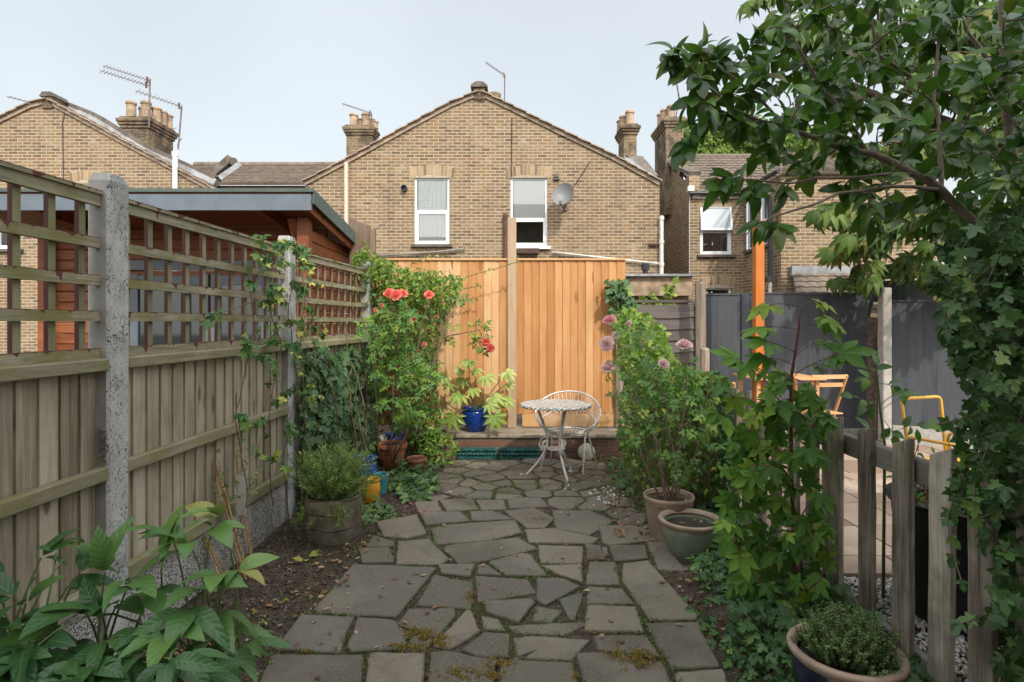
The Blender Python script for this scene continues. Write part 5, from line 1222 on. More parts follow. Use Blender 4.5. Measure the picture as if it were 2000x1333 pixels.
# ================================================================ horse chestnut behind
r = random.Random(22); fo = Fol(); mb = MB()
lm = [([(2080, 1000, 9.0), (2060, 600, 9.0), (2020, 380, 8.9), (1960, 200, 8.8), (1900, 40, 8.8), (1860, -150, 8.8)], .20, .08),
      ([(2040, 480, 9.0), (1940, 440, 8.4), (1840, 430, 7.8), (1740, 460, 7.4), (1660, 490, 7.2)], .09, .02),
      ([(1990, 280, 8.9), (1880, 250, 8.2), (1740, 200, 7.8), (1600, 140, 7.6), (1520, 60, 7.4)], .09, .02),
      ([(2010, 340, 8.9), (2060, 200, 8.2), (2120, 80, 7.8)], .08, .03), ([(1930, 120, 8.8), (1800, 20, 8.4), (1620, -60, 8.0), (1480, -40, 7.8)], .08, .02),
      ([(1880, 250, 8.2), (1780, 330, 7.6), (1700, 380, 7.4)], .05, .02)]
skel = []
for pl, r0, r1 in lm:
    P = densify(WL(pl), 4); n = len(P); mb.tube(P, [r0+(r1-r0)*i/(n-1) for i in range(n)], 8); skel += P
tips = []
for P, n, a, b in (([(1450, -60), (1455, 12), (1480, 35), (1530, 45), (1560, 120), (1620, 280), (1700, 330), (1790, 330), (2100, 380), (2200, -60)], 190, 7.0, 8.6), ([(1590, 400), (1592, 430), (1620, 470), (1625, 535), (1650, 565), (1700, 560), (1730, 520), (1800, 530), (1850, 560), (1900, 560), (1950, 520), (1950, 380), (1700, 380)], 62, 6.6, 8.2)):
    for _ in range(n): x, y = samp(r, P); tips.append(W(x, y, r.uniform(a, b)))
tw = grow(skel, tips, r, mb, .004, .02, sag=.02, bend=.05)
for c in tw:
    for k in range(6):
        p = c[-1] if k < 3 else c[-2].lerp(c[-1], r.random()); a = r.uniform(0, 6.28); d = Vector((math.cos(a), math.sin(a)*.9-.3, -.35)); q = p+d*r.uniform(.08, .2)
        mb.tube([p, q], .003, 4, cap=False); fo.add('chestnut', q, d+Vector((0, 0, -.5)), Vector((0, -.5, 1))+rv(r, .3), r.uniform(.17, .27), r.random())
plant('chestnut_tree', 'horse chestnut tree with drooping hand shaped leaves behind the camellia', 'tree', (W(2080, 1000, 9).x, 9, 0), [('crown', fo, L_CHE)], [('trunk', mb, BARK)])
# ================================================================ far tree
r = random.Random(23); fo = Fol(); mb = MB(); Yt = 24
mb.tube([(px(1410, Yt), Yt, 0), (px(1415, Yt), Yt, 5), (px(1405, Yt), Yt, 8)], [.3, .22, .1], 8)
for (x, y, rr_x, rr_z) in ((1370, 285, 55, 45), (1420, 265, 60, 42), (1470, 275, 60, 40), (1400, 310, 90, 40), (1540, 290, 70, 45), (1345, 300, 25, 30), (1330, 240+35, 12, 12), (1440, 245, 25, 22)):
    c = W(x, y, Yt); 
    for _ in range(int(rr_x*rr_z*1.1)):
        u = rv(r).normalized()*(r.random()**.25); p = c+Vector((u.x*rr_x/F*Yt, u.y*1.3, u.z*rr_z/F*Yt))
        if mnoise.noise(p*1.6) < -.12 and r.random() < .75: continue
        fo.add('tri', p+rv(r, .05), rv(r)+Vector((0, 0, -.4)), u+rv(r, .5)+Vector((0, 0, .4)), r.uniform(.16, .3), min(1, max(0, .5+.8*mnoise.noise(p*1.3)+r.gauss(0, .15))))
plant('lime_tree', 'sunlit pale green tree rising behind the roof of the right house', 'tree', (px(1410, Yt), Yt, 0), [('crown', fo, L_FAR)], [('trunk', mb, BARK)])
# ================================================================ ivy clad trunk, far right
r = random.Random(24); fo = Fol(); mb = MB()
pts = [W(2040, 1500, 2.05), W(2030, 1100, 2.05), W(2020, 800, 2.1), W(2030, 600, 2.15), W(2050, 400, 2.2)]
mb.tube(densify(pts, 3), .06, 8)
IV = [(1905, 430), (1850, 455), (1830, 520), (1805, 545), (1850, 580), (1835, 640), (1850, 690), (1885, 730), (1880, 800), (1865, 860), (1870, 900), (1850, 960), (1880, 990), (1905, 1010), (1925, 1100), (1945, 1200), (1960, 1400), (2200, 1400), (2200, 400)]
mass(fo, 'ivy', IV, lambda x, y: (1.86+max(0, (1960-x))*.0035, 2.25), 2500, .050, r, nrm=(-.55, -.9, .45), nj=.35, down=1, dj=.5, gap=.55, gs=5, rr=(0, .95))
IV2 = [(1930, 480), (1900, 560), (1895, 700), (1920, 800), (1915, 950), (1950, 1050), (1970, 1400), (2250, 1400), (2250, 450)]
mass(fo, 'ivy', IV2, lambda x, y: (2.1, 2.5), 1500, .07, r, nrm=(-.5, -.8, .5), nj=.45, down=1, dj=.6, rr=(0, .6))
for _ in range(26):
    x, y = samp(r, [(1870, 480), (1840, 700), (1900, 1000), (1960, 1330), (2000, 1330), (2000, 480)]); a = W(x+60, y-60, 2.15); b = W(x-r.uniform(0, 70), y+r.uniform(-30, 110), 1.95)
    c = curve(a, b, .1, .12, r, 6); mb.tube(c, .0022, 4, cap=False); leaves_on(fo, 'ivy', c, r, 9, .05, t0=.1, up=(-.3, -.9, .5), upw=1, down=.5, rr=(.3, 1))
plant('ivy', 'dense dark ivy covering a trunk at the right edge of the garden', 'climbing plant', (1.95, 2.05, 0), [('foliage', fo, L_IVY)], [('stems', mb, BARK)])
# ================================================================ sycamore sapling at the picket fence
r = random.Random(25); fo = Fol(); mb = MB(); X0, Y0 = 1.52, 3.2
def syc(p, d, s, q=None): fo.add('maple', p, d, Vector((0, -.55, 1))+rv(r, .22), s, r.random()**1.3 if q is None else q)
main = [Vector((1.55, 3.25, 0)), W(1552, 1100, 3.2), W(1545, 900, 3.15), W(1545, 740, 3.1), W(1553, 690, 3.1), W(1560, 640, 3.1), W(1563, 598, 3.1)]
mb.tube(densify(main, 3), [.014-.010*i/18 for i in range(19)], 7)
# top shoot leaf pairs
for (bx, by, ex, ey, s, q, dep) in ((1563, 600, 1500, 598, .10, .95, 0), (1563, 600, 1605, 592, .09, .98, .05), (1562, 610, 1615, 622, .10, .9, -.05), (1560, 645, 1490, 640, .11, .8, -.05), (1560, 645, 1610, 632, .11, .6, 0), (1556, 690, 1500, 668, .12, .6, -.1), (1556, 695, 1612, 668, .12, .3, .1), (1554, 715, 1498, 700, .10, .4, -.1), (1552, 730, 1640, 690, .14, .35, -.1), (1552, 735, 1600, 712, .09, .6, .1), (1500, 750, 1440, 700, .12, .75, 0)):
    a, b = W(bx, by, 3.1), W(ex, ey, 3.1+dep); c = curve(a, b, .08, .03, r, 4); mb.tube(c, .0022, 5, cap=False); d = (b-a).normalized(); d.z -= .25; syc(b, d, s*1.25, q); syc(a.lerp(b, .8), d+Vector((r.gauss(0, .5), -.4, -.1)), s*.7, q)
SY = [(1440, 700), (1400, 745), (1385, 800), (1400, 850), (1395, 905), (1400, 960), (1410, 1010), (1385, 1040), (1420, 1100), (1450, 1150), (1500, 1190), (1560, 1190), (1625, 1170), (1625, 1060), (1605, 1010), (1610, 930), (1632, 870), (1620, 800), (1590, 755), (1540, 735)]
skel = densify(main, 4)
tips = [W(*samp(r, SY), r.uniform(2.82, 3.3)) for _ in range(115)]
tw = grow(skel, tips, r, mb, .0016, .005, sag=.06, bend=.06)
for c in tw:
    d = (c[-1]-c[-2]).normalized()
    for k in range(r.choice((1, 2, 2))):
        dd = d*.6+Vector((r.gauss(0, .6), r.gauss(0, .4)-.3, -.5)); p = c[-1] if k == 0 else c[-2]; syc(p, dd, r.uniform(.065, .125))
        
S2 = [(1450, 820), (1440, 1000), (1470, 1150), (1600, 1150), (1590, 900), (1560, 800)]
mass(fo, 'maple', S2, lambda x, y: (3.05, 3.35), 110, .085, r, nrm=(-.1, -.8, .8), nj=.35, down=.8, dj=.6, rr=(0, .4))
plant('sycamore_sapling', 'bright green sycamore sapling with large lobed leaves growing against the picket fence', 'sapling', (1.55, 3.25, 0), [('foliage', fo, L_SYC)], [('stems', mb, STEMR)])
# tall weed stem behind the pickets
r = random.Random(26); fo = Fol(); mb = MB(); main = [Vector((2.08, 3.3, 0)), W(1728, 870, 3.3), W(1718, 790, 3.3), W(1713, 730, 3.3), W(1711, 708, 3.3)]
mb.tube(densify(main, 3), [.009-.006*i/12 for i in range(13)], 6)
for (bx, by, ex, ey) in ((1715, 745, 1688, 738), (1715, 750, 1745, 755), (1720, 790, 1690, 795), (1720, 790, 1765, 765), (1722, 815, 1665, 775), (1725, 820, 1745, 850), (1724, 800, 1780, 770), (1727, 860, 1690, 840), (1727, 862, 1790, 830), (1729, 880, 1760, 905), (1715, 760, 1712, 715), (1728, 865, 1650, 850)):
    a, b = W(bx, by, 3.3), W(ex, ey, 3.25+r.uniform(-.1, .1)); c = curve(a, b, .1, .03, r, 4); mb.tube(c, .002, 4, cap=False); leaves_on(fo, 'oval', c, r, 3, .085, t0=.45, up=(0, -.6, 1), down=.3, rr=(.1, .7))
plant('shrub', 'lanky green shoot with rounded leaves standing behind the picket fence', 'plant', (2.08, 3.3, 0), [('foliage', fo, L_ROSE)], [('stems', mb, STEMG)])
# ================================================================ pink rose and neighbours
def bloom(c, n, rad, mat, parent, r, rings=5):
    n = Vector(n).normalized(); q = n.to_track_quat('Z', 'Y').to_matrix(); m = MB(); c = Vector(c)
    for k in range(rings):
        t = k/(rings-1) if rings > 1 else 1; npet = 5+k*2; R0 = rad*(.22+.74*t); up = rad*(.75-.6*t)
        for i in range(npet):
            a = 2*math.pi*(i+.5*k)/npet+r.uniform(-.2, .2); w_ = 2*math.pi/npet*1.25; vs = []
            for j, (f, z, ww) in enumerate(((.12, 0, .4), (.6, up*.55, 1), (1, up+rad*.12*r.uniform(-1, 1), .85))):
                for s in (-1, 0, 1): aa = a+s*w_*ww*.55; rr2 = R0*f*(1 if s == 0 else .93); vs.append(c+q @ Vector((math.cos(aa)*rr2, math.sin(aa)*rr2, z+(.08*rad if s else 0)*f)))
            m.add(vs, [(0, 1, 4, 3), (1, 2, 5, 4), (3, 4, 7, 6), (4, 5, 8, 7)])
    return m.build('rose_bloom', mat, parent, smooth=True)
def petal(name, c1, c2):
    m = MT(name); c = m.mix(m.rnd(), c1, c2); m.fin(c, .6, .2); t = m.n('ShaderNodeBsdfTranslucent'); m.set(t.inputs['Color'], c)
    mx = m.n('ShaderNodeMixShader', {0: .3, 1: m.b.outputs[0], 2: t.outputs[0]}); m.nt.links.new(mx.outputs[0], m.out.inputs[0]); return m.m
PK = petal('pale pink petal', (.84, .56, .55), (.86, .70, .68)); PK2 = petal('rose pink petal', (.80, .36, .40), (.84, .52, .54)); RD = petal('coral red petal', (.82, .17, .13), (.90, .34, .27))
r = random.Random(27); fo = Fol(); mb = MB(); base = Vector((1.07, 4.2, .22))
limb = []
for (pl) in ([(1300, 990, 4.2), (1290, 880, 4.25), (1250, 800, 4.4), (1225, 700, 4.6), (1190, 640, 4.7)], [(1305, 990, 4.2), (1320, 900, 4.2), (1300, 800, 4.3), (1270, 720, 4.4), (1250, 650, 4.5)], [(1310, 990, 4.2), (1350, 900, 4.2), (1385, 820, 4.2), (1400, 770, 4.25)], [(1312, 990, 4.2), (1335, 850, 4.3), (1340, 760, 4.4), (1338, 690, 4.4)], [(1295, 990, 4.2), (1240, 850, 4.3), (1210, 790, 4.4), (1190, 730, 4.5)], [(1318, 985, 4.2), (1290, 930, 4.1), (1250, 850, 4.0)], [(1300, 990, 4.25), (1280, 860, 4.5), (1230, 760, 4.7), (1215, 690, 4.8)]):
    P = densify(WL(pl), 4); n = len(P); P = [p+Vector((mnoise.noise(p*5), 0, mnoise.noise(p*5+Vector((3, 3, 3)))))*.03 for p in P]; mb.tube(P, [.009-.006*i/(n-1) for i in range(n)], 6); limb += P
PR = [(1200, 640), (1240, 620), (1300, 660), (1345, 690), (1390, 760), (1400, 820), (1380, 900), (1330, 930), (1260, 920), (1215, 850), (1185, 760), (1180, 700)]
tips = [W(*samp(r, PR), r.uniform(3.9, 4.9)) for _ in range(85)]
tw = grow(limb, tips, r, mb, .0012, .003, sag=.04, bend=.08)
for c in tw: leaves_on(fo, 'rose', c, r, 4, .11, t0=.35, up=(0, -.5, 1), down=.25, rr=(.2, 1))
rose = plant('rose_bush', 'tall pink flowered rose bush growing from the beige pot', 'rose bush', (1.07, 4.2, .22), [('foliage', fo, L_ROSE)], [('stems', mb, STEMB)])
for (x, y, w_, n, mt) in ((1191, 627, 23, (-.3, -.6, .7), PK2), (1186, 672, 26, (-.5, -.9, .2), PK), (1202, 655, 13, (0, -1, .4), PK), (1188, 720, 27, (-.2, -.4, .9), PK), (1336, 676, 27, (0, -.5, .9), PK), (1296, 713, 20, (0, -.8, .5), PK), (1228, 632, 10, (0, -1, .3), PK)):
    Y = 4.45 if x < 1250 else 4.3; c = W(x, y, Y); k = w_/2/F*Y*1.3; m = MB(); b_ = min(limb, key=lambda p: (p-c).length); m.tube(curve(b_, c, .0, .05, r, 4), .003, 5); m.build('flower_stem', STEMG, rose); bloom(c, n, k, mt, rose, r)
# mixed greenery mass under and right of it (bindweed and ivy on the picket fence)
r = random.Random(28); fo = Fol(); fo2 = Fol(); mb = MB()
MX = [(1215, 770), (1235, 720), (1300, 700), (1345, 720), (1400, 735), (1425, 780), (1420, 900), (1400, 975), (1330, 960), (1255, 950), (1220, 900), (1205, 850)]
mass(fo, 'ivy', MX, lambda x, y: (4.7, 5.5), 1700, .05, r, nrm=(-.2, -.7, .8), nj=.5, down=.9, dj=.7, gap=.6, gs=4, rr=(0, 1))
mass(fo, 'oval', MX, lambda x, y: (4.4, 5.6), 1300, .055, r, nrm=(-.2, -.7, .8), nj=.5, down=.9, dj=.7, gap=.5, gs=5, rr=(.3, 1))
for _ in range(60):
    x, y = samp(r, MX); a = W(x+r.uniform(-30, 30), 990, 4.8); b = W(x, y, 4.55); mb.tube(curve(a, b, 0, .08, r, 6), .003, 4, cap=False)
plant('bindweed', 'tangled mass of green bindweed and ivy smothering the far picket fence', 'climbing plant', (1.3, 4.9, 0), [('foliage', fo, L_ROSE)], [('stems', mb, DEADS)])
r = random.Random(29); fo = Fol(); mb = MB()
HV = [(1200, 612), (1225, 600), (1262, 612), (1300, 650), (1312, 690), (1330, 720), (1360, 740), (1340, 800), (1260, 780), (1215, 740), (1205, 680)]
mass(fo, 'ivy', HV, lambda x, y: (5.2, 6.0), 1500, .062, r, nrm=(-.1, -.6, .9), nj=.4, down=.8, dj=.6, gap=.75, gs=3.5, rr=(.1, 1))
for _ in range(18): x, y = samp(r, HV); mb.tube(curve(W(1290, 900, 5.6), W(x, y, 5.5), .0, .1, r, 6), .004, 4, cap=False)
plant('hop_vine', 'bright yellow green vine with lobed leaves in front of the waney fence panel', 'climbing plant', (1.55, 5.6, 0), [('foliage', fo, L_BRIGHT)], [('stems', mb, STEMB)])
# ivy low on the pickets
r = random.Random(30); fo = Fol(); mb = MB()
PI = [(1390, 720), (1420, 740), (1430, 830), (1440, 960), (1455, 1060), (1430, 1100), (1390, 1040), (1380, 940), (1350, 900), (1350, 780)]
mass(fo, 'ivy', PI, lambda x, y: (1.70*F/max(60, (x-1000))-.25, 1.70*F/(x-1000)+.05) , 1900, .045, r, nrm=(-.7, -.7, .5), nj=.4, down=1, dj=.5, gap=.5, gs=4, rr=(0, .9))
plant('ivy', 'small leaved ivy climbing the pickets between the rose bush and the sycamore sapling', 'climbing plant', (1.68, 4.6, 0), [('foliage', fo, L_IVY)], [('stems', mb, BARK)])
r = random.Random(31); fo = Fol()
mass(fo, 'ivy', [(1182, 548), (1225, 548), (1240, 600), (1200, 625), (1188, 590)], lambda x, y: (6.8, 6.98), 190, .085, r, nrm=(0, -1, .4), down=1, rr=(0, 1))
plant('ivy', 'ivy tuft wrapped round the old post at the right end of the timber fence', 'climbing plant', (px(1208, 6.9), 6.9, 0), [('foliage', fo, L_IVYW)])
r = random.Random(32); fo = Fol(); mb = MB(); 
for c0 in ((1270, 570), (1300, 560), (1320, 548), (1255, 585), (1310, 575), (1285, 590)): 
    c = curve(W(1290, 640, 8.2), W(*c0, 8.1), .0, .1, r, 5); mb.tube(c, .005, 4, cap=False); leaves_on(fo, 'ivy', c, r, 14, .10, t0=.4, up=(0, -.7, .8), rr=(.3, 1))
plant('bramble', 'leafy green sprigs poking up above the waney fence panel', 'plant', (px(1290, 8.2), 8.2, 0), [('foliage', fo, L_BRIGHT)], [('stems', mb, STEMR)])
# ================================================================ left side: ivy on the third panel
r = random.Random(33); fo = Fol(); mb = MB()
def fx(Y): return -1.70+(Y-4.5)*.079 if Y > 4.5 else -1.78+(Y-2.6)*.042
for _ in range(2600):
    Y = r.uniform(4.58, 6.35); z = r.uniform(.0, 1.38); t = (Y-4.58)/1.8
    if z > 1.36-.25*abs(mnoise.noise(Vector((Y*2, 0, 5))))-.1*t*t: continue
    if t > .62 and mnoise.noise(Vector((Y*3, z*3, 2))) < .05 and z > .3: continue
    bulge = .10+.12*abs(mnoise.noise(Vector((Y*2.2, z*2.2, 0)))); o = bulge*r.uniform(.35, 1)
    fo.add('ivy', (fx(Y)+o, Y, z), Vector((r.gauss(0, .4)+.2, r.gauss(0, .5), -1)), Vector((1, -.55, .35))+rv(r, .3), r.uniform(.045, .082), min(1, max(0, .35+.6*mnoise.noise(Vector((Y*2, z*2, 8)))+r.gauss(0, .2))))
for _ in range(14): Y = r.uniform(4.7, 6.2); mb.tube(curve((fx(Y)+.06, Y, 0), (fx(Y)+.08, Y+r.uniform(-.3, .3), 1.25), 0, .05, r, 6), .006, 5, cap=False)
plant('ivy', 'large leaved dark ivy covering the fence panel between the second and third concrete posts', 'climbing plant', (-1.6, 5.4, 0), [('foliage', fo, L_IVYW)], [('stems', mb, BARK)])
# ================================================================ passion flower climber on the second panel
r = random.Random(34); fo = Fol(); mb = MB(); limb = []
for P in ([(3.35, 0, .1), (3.6, .5, .12), (3.5, 1.0, .1), (3.75, 1.5, .1), (3.6, 1.9, .1)], [(4.2, 0, .15), (4.1, .6, .12), (4.3, 1.1, .14), (4.15, 1.6, .14), (4.3, 2.05, .12)], [(4.35, 0, .14), (4.45, .7, .14), (4.3, 1.3, .16), (4.45, 1.8, .14), (4.25, 2.2, .12)], [(4.0, .3, .1), (3.9, .9, .12), (4.05, 1.4, .13), (3.85, 1.75, .12), (3.45, 1.62, .12)]):
    Q = densify([Vector((fx(a)+o, a, z)) for a, z, o in P], 5); Q = [q+Vector((0, mnoise.noise(q*4)*.06, mnoise.noise(q*4+Vector((9, 0, 0)))*.03)) for q in Q]; mb.tube(Q, .0035, 5, cap=False); limb += Q
tips = []
for _ in range(105):
    Y = min(4.55, max(3.0, r.gauss(4.15, .34))); z = r.uniform(1.38, 2.12) if r.random() < .72 else r.uniform(.5, 1.4); tips.append(Vector((fx(Y)+r.uniform(.04, .26), Y, z)))
tw = grow(limb, tips, r, mb, .0008, .0018, sag=.08, bend=.12)
for c in tw: leaves_on(fo, 'maple' if r.random() < .45 else 'tri', c, r, 4, .058, t0=.2, up=(.5, -.5, .9), down=.5, rr=(.1, 1))
for _ in range(40):   # trailing bare tendrils
    a = Vector(r.choice(limb)); b = a+Vector((r.uniform(0, .15), r.uniform(-.3, .3), r.uniform(-.4, .3))); mb.tube(curve(a, b, -.1, .2, r, 6), .001, 3, cap=False)
plant('passion_flower', 'thin straggly climber with pale spent leaves twining through the trellis by the second post', 'climbing plant', (-1.6, 4.2, 0), [('foliage', fo, L_PASS)], [('stems', mb, STEMB)])
# ================================================================ corner jasmine hedge
r = random.Random(35); fo = Fol(); fo2 = Fol(); mb = MB()
JA = [(690, 560), (688, 500), (712, 488), (745, 502), (770, 520), (830, 528), (868, 528), (905, 548), (888, 590), (868, 620), (855, 680), (850, 760), (868, 830), (850, 880), (720, 885), (715, 700), (700, 620)]
mass(fo, 'lance', JA, lambda x, y: (6.3+abs(x-790)*.0006, 6.95), 5600, .075, r, nrm=(.1, -.75, .8), nj=.5, down=.5, dj=.8, gap=.72, gs=3.2, rr=(0, .75))
JT = [(688, 500), (712, 485), (745, 502), (770, 520), (830, 526), (870, 526), (905, 545), (880, 600), (780, 590), (700, 560)]
mass(fo2, 'oval', JT, lambda x, y: (6.2, 6.7), 1500, .055, r, nrm=(.1, -.4, 1), nj=.5, down=.2, dj=.9, gap=.75, gs=4, rr=(.1, 1))
for (pl) in ([(880, 560), (915, 540), (950, 530), (985, 520), (1010, 512)], [(870, 580), (905, 565), (940, 558)], [(720, 500), (712, 480), (708, 468)], [(800, 520), (822, 505), (850, 500)]):
    P = [W(a, b, 6.75) for a, b in pl]; mb.tube(P, .004, 5, cap=False); leaves_on(fo2, 'oval', P, r, 16, .045, t0=.05, up=(0, -.6, 1), rr=(.3, 1))
for _ in range(22): x, y = samp(r, JA); mb.tube(curve(W(800+r.uniform(-50, 50), 885, 6.5), W(x, y, 6.5), 0, .08, r, 6), .006, 5, cap=False)
plant('jasmine', 'dense evergreen jasmine filling the corner beside the new timber fence', 'climbing plant', (px(790, 6.6), 6.6, 0), [('foliage', fo, L_JAS), ('young_foliage', fo2, L_BRIGHT)], [('stems', mb, STEMB)])
# low leafy shoots in front of the jasmine at the step
r = random.Random(36); fo = Fol()
mass(fo, 'lance', [(800, 900), (800, 860), (850, 830), (868, 850), (895, 870), (890, 905), (850, 912)], lambda x, y: (6.2, 6.6), 700, .07, r, nrm=(0, -.6, 1), down=.2, dj=.9, gap=.8, rr=(.2, 1))
plant('evergreen_shrub', 'low leafy evergreen shoots spilling over the left end of the brick step', 'shrub', (px(850, 6.4), 6.4, 0), [('foliage', fo, L_JAS)])
# ================================================================ red rose
r = random.Random(37); fo = Fol(); mb = MB(); limb = []
for pl in ([(765, 905, 5.9), (765, 800, 5.85), (775, 700, 5.8), (770, 590, 5.75)], [(740, 900, 5.7), (735, 800, 5.65), (728, 720, 5.6), (742, 640, 5.6)], [(768, 905, 5.9), (800, 780, 5.8), (815, 690, 5.7), (835, 590, 5.8)], [(700, 920, 5.4), (690, 820, 5.4), (678, 720, 5.4), (675, 640, 5.4)], [(720, 915, 5.3), (705, 840, 5.3), (690, 780, 5.35), (700, 730, 5.4)], [(770, 900, 5.9), (840, 740, 5.9), (860, 660, 6.0), (935, 645, 6.3), (945, 670, 6.3)], [(840, 740, 5.9), (868, 650, 6.0), (885, 600, 6.1)]):
    P = densify(WL(pl), 4); n = len(P); P = [p+Vector((mnoise.noise(p*5), 0, 0))*.03 for p in P]; mb.tube(P, [.011-.008*i/(n-1) for i in range(n)], 6); limb += P
PR = [(705, 630), (740, 600), (830, 600), (855, 660), (850, 740), (830, 800), (790, 830), (730, 800), (700, 700)]
tips = [W(*samp(r, PR), r.uniform(5.4, 6.1)) for _ in range(105)]+[W(a, b, 6.3) for a, b in ((925, 635), (935, 655), (945, 640), (925, 670), (940, 680), (950, 660))]+[W(a, b, 6.1) for a, b in ((890, 575), (905, 582), (885, 640), (880, 660))]
tw = grow(limb, tips, r, mb, .0012, .003, sag=.04, bend=.06)
for c in tw: leaves_on(fo, 'rose', c, r, 4, .12, t0=.4, up=(0, -.6, 1), down=.25, rr=(.1, .95))
redr = plant('rose_bush', 'tall rose bush with coral red flowers left of the timber fence', 'rose bush', (px(760, 5.9), 5.9, 0), [('foliage', fo, L_ROSE)], [('stems', mb, STEMB)])
for (x, y, w_, n, Y) in ((761, 574, 24, (-.2, -.6, .8), 5.7), (773, 578, 26, (.0, -.8, .6), 5.68), (786, 575, 22, (.3, -.6, .8), 5.72), (838, 577, 20, (.1, -.8, .6), 5.85), (745, 597, 10, (0, -1, .2), 5.6), (733, 607, 8, (0, -1, .2), 5.6), (809, 623, 10, (0, -1, .2), 5.6), (829, 673, 9, (0, -1, .2), 5.8), (949, 668, 18, (.1, -.9, -.2), 6.25), (958, 680, 17, (.2, -.9, -.3), 6.25)):
    c = W(x, y, Y); m = MB(); b_ = min(limb, key=lambda p: (p-c).length); m.tube(curve(b_, c, .0, .05, r, 4), .0025, 5); m.build('flower_stem', STEMG, redr); bloom(c, n, w_/2/F*Y*1.1, RD, redr, r)
# ================================================================ pots
def glaze(name, col, rough=.15, col2=None, band=None):
    m = MT(name); v = m.coord(); n = m.noise(v, 6, 5); c = m.mix(m.step(n, .35, .7), mul(col, .75), mul(col, 1.2))
    if band: z = m.sep(v)[2]; c = m.mix(m.step(m.math('SINE', m.math('ADD', m.math('MULTIPLY', z, band[0]), m.math('MULTIPLY', m.noise(v, 3, 2), 4))), -.2, .6), c, band[1])
    if col2: c = m.mix(m.step(m.noise(v, 3.5, 5, .7), .55, .7), c, col2)
    m.bump(m.noise(v, 30, 3), .1, .003); return m.fin(c, rough, .5)
COMP = plain('potting compost', (.05, .035, .025), .95, .6, 40, 1)
TERRA = glaze('terracotta', (.36, .13, .065), .75, (.28, .16, .11)); BLUEG = glaze('cobalt blue glaze', (.008, .045, .24), .12, (.02, .02, .06))
def pot(label, x, Y, z, R_, h, prof, mat, rimmat=None, n=40, wob=0, group=None, soil=.82, scl=(1, 1), smooth=True, cat='plant pot', name='plant_pot'):
    """prof: outer profile [(r,z)] in units of R_,h from the base to the rim; thickness 7%"""
    t = thing(name, label, cat, (x, Y, z), group); m = MB(); out = [(a*R_, b*h) for a, b in prof]; th = .075*R_
    top = out[-1]; ins = [(top[0]-th*.3, top[1]+.004), (top[0]-th, top[1]-.002)]+[(max(.01, a-th*1.1), b) for a, b in reversed(out[:-1]) if b > h*.3]
    m.lathe((x, Y, z), [(.001, 0.002)]+out+ins, n, wob=wob, scl=scl); m.build('pot_body', mat, t, smooth=True, auto=50)
    sz = h*soil; rr2 = [a for a, b in out if b >= sz]; rad = (min(rr2) if rr2 else R_)-th*.7
    m = MB(); m.lathe((x, Y, z), [(rad, sz-.01), (rad*.7, sz+.006), (rad*.3, sz+.012), (.001, sz+.01)], 20, wob=.1); m.build('compost', COMP, t, smooth=True)
    return t
SAUCER = [(.62, 0), (.68, .03), (.9, .35), (1.0, .66), (.99, .84), (.93, .9), (1.0, .93), (1.02, 1)]
TAPER = [(.66, 0), (.68, .02), (.93, .80), (.93, .82), (1.03, .83), (1.05, .98), (1.02, 1)]
# blue fatsia pot on the step
c = W(929, 845, 6.85); fp = pot('shiny cobalt blue pot holding a yellow green plant on top of the brick step', c.x, 6.85, .287, .165, .27, SAUCER, BLUEG)
r = random.Random(38); fo = Fol(); mb = MB(); b0 = Vector((c.x, 6.85, .5))
for (x, y, s, Y, q) in ((915, 705, .17, 6.8, .8), (868, 733, .17, 6.7, .9), (905, 742, .15, 6.9, .5), (948, 735, .19, 6.75, .7), (988, 727, .17, 6.7, 1), (900, 772, .20, 6.65, .6), (965, 775, .20, 6.7, .8), (985, 780, .18, 6.75, .5), (888, 812, .22, 6.55, .2), (966, 812, .22, 6.55, .25), (930, 722, .13, 6.85, .7), (925, 760, .15, 6.7, .6), (880, 750, .14, 6.8, .6), (990, 750, .13, 6.8, .9), (900, 722, .12, 6.8, .8), (955, 790, .16, 6.6, .4)):
    e = W(x, y, Y); cc = curve(b0+rv(r, .02), e, .12 if y > 760 else .04, .03, r, 6); mb.tube(cc, .0045, 6, cap=False); d = (e-b0).normalized(); low = y > 800
    fo.add('fatsia', e, Vector((d.x*.8, -.35, -.9 if low else -.25)), Vector((d.x*.2, -.95 if low else -.8, .45 if low else .75))+rv(r, .15), s*.82, q)
plant('fatsia', 'variegated yellow green fatsia with big hand shaped leaves in the shiny blue pot', 'plant', b0, [('foliage', fo, L_FAT)], [('stems', mb, STEMG)])
# rosemary in stone pot
STONE = MT('carved stone'); v_ = STONE.coord(); z_ = STONE.sep(v_)[2]; n_ = STONE.noise(v_, 12, 6, .7)
lay = STONE.math('SINE', STONE.math('ADD', STONE.math('MULTIPLY', z_, 70), STONE.math('MULTIPLY', STONE.noise(v_, 2.5, 2), 8)))
STONE.bump(STONE.math('ADD', n_, STONE.math('MULTIPLY', STONE.step(lay, .95, 1), -.7)), 1, .012)
STONE = STONE.fin(STONE.mix(STONE.math('MULTIPLY', STONE.step(lay, .96, 1), STONE.step(STONE.noise(v_, 7, 2), .4, .55)), STONE.mix(STONE.step(n_, .3, .7), (.10, .082, .055), (.21, .18, .13)), (.05, .04, .028)), .95)
xR, YR_ = px(651, 4.15), 4.15
pot('rough grey stone effect round pot holding the rosemary', xR, YR_, 0, .192, .34, [(.9, 0), (.95, .05), (1.02, .5), (1.0, .85), (.97, 1)], STONE, wob=.05, soil=.9)
r = random.Random(39); fo = Fol(); mb = MB()
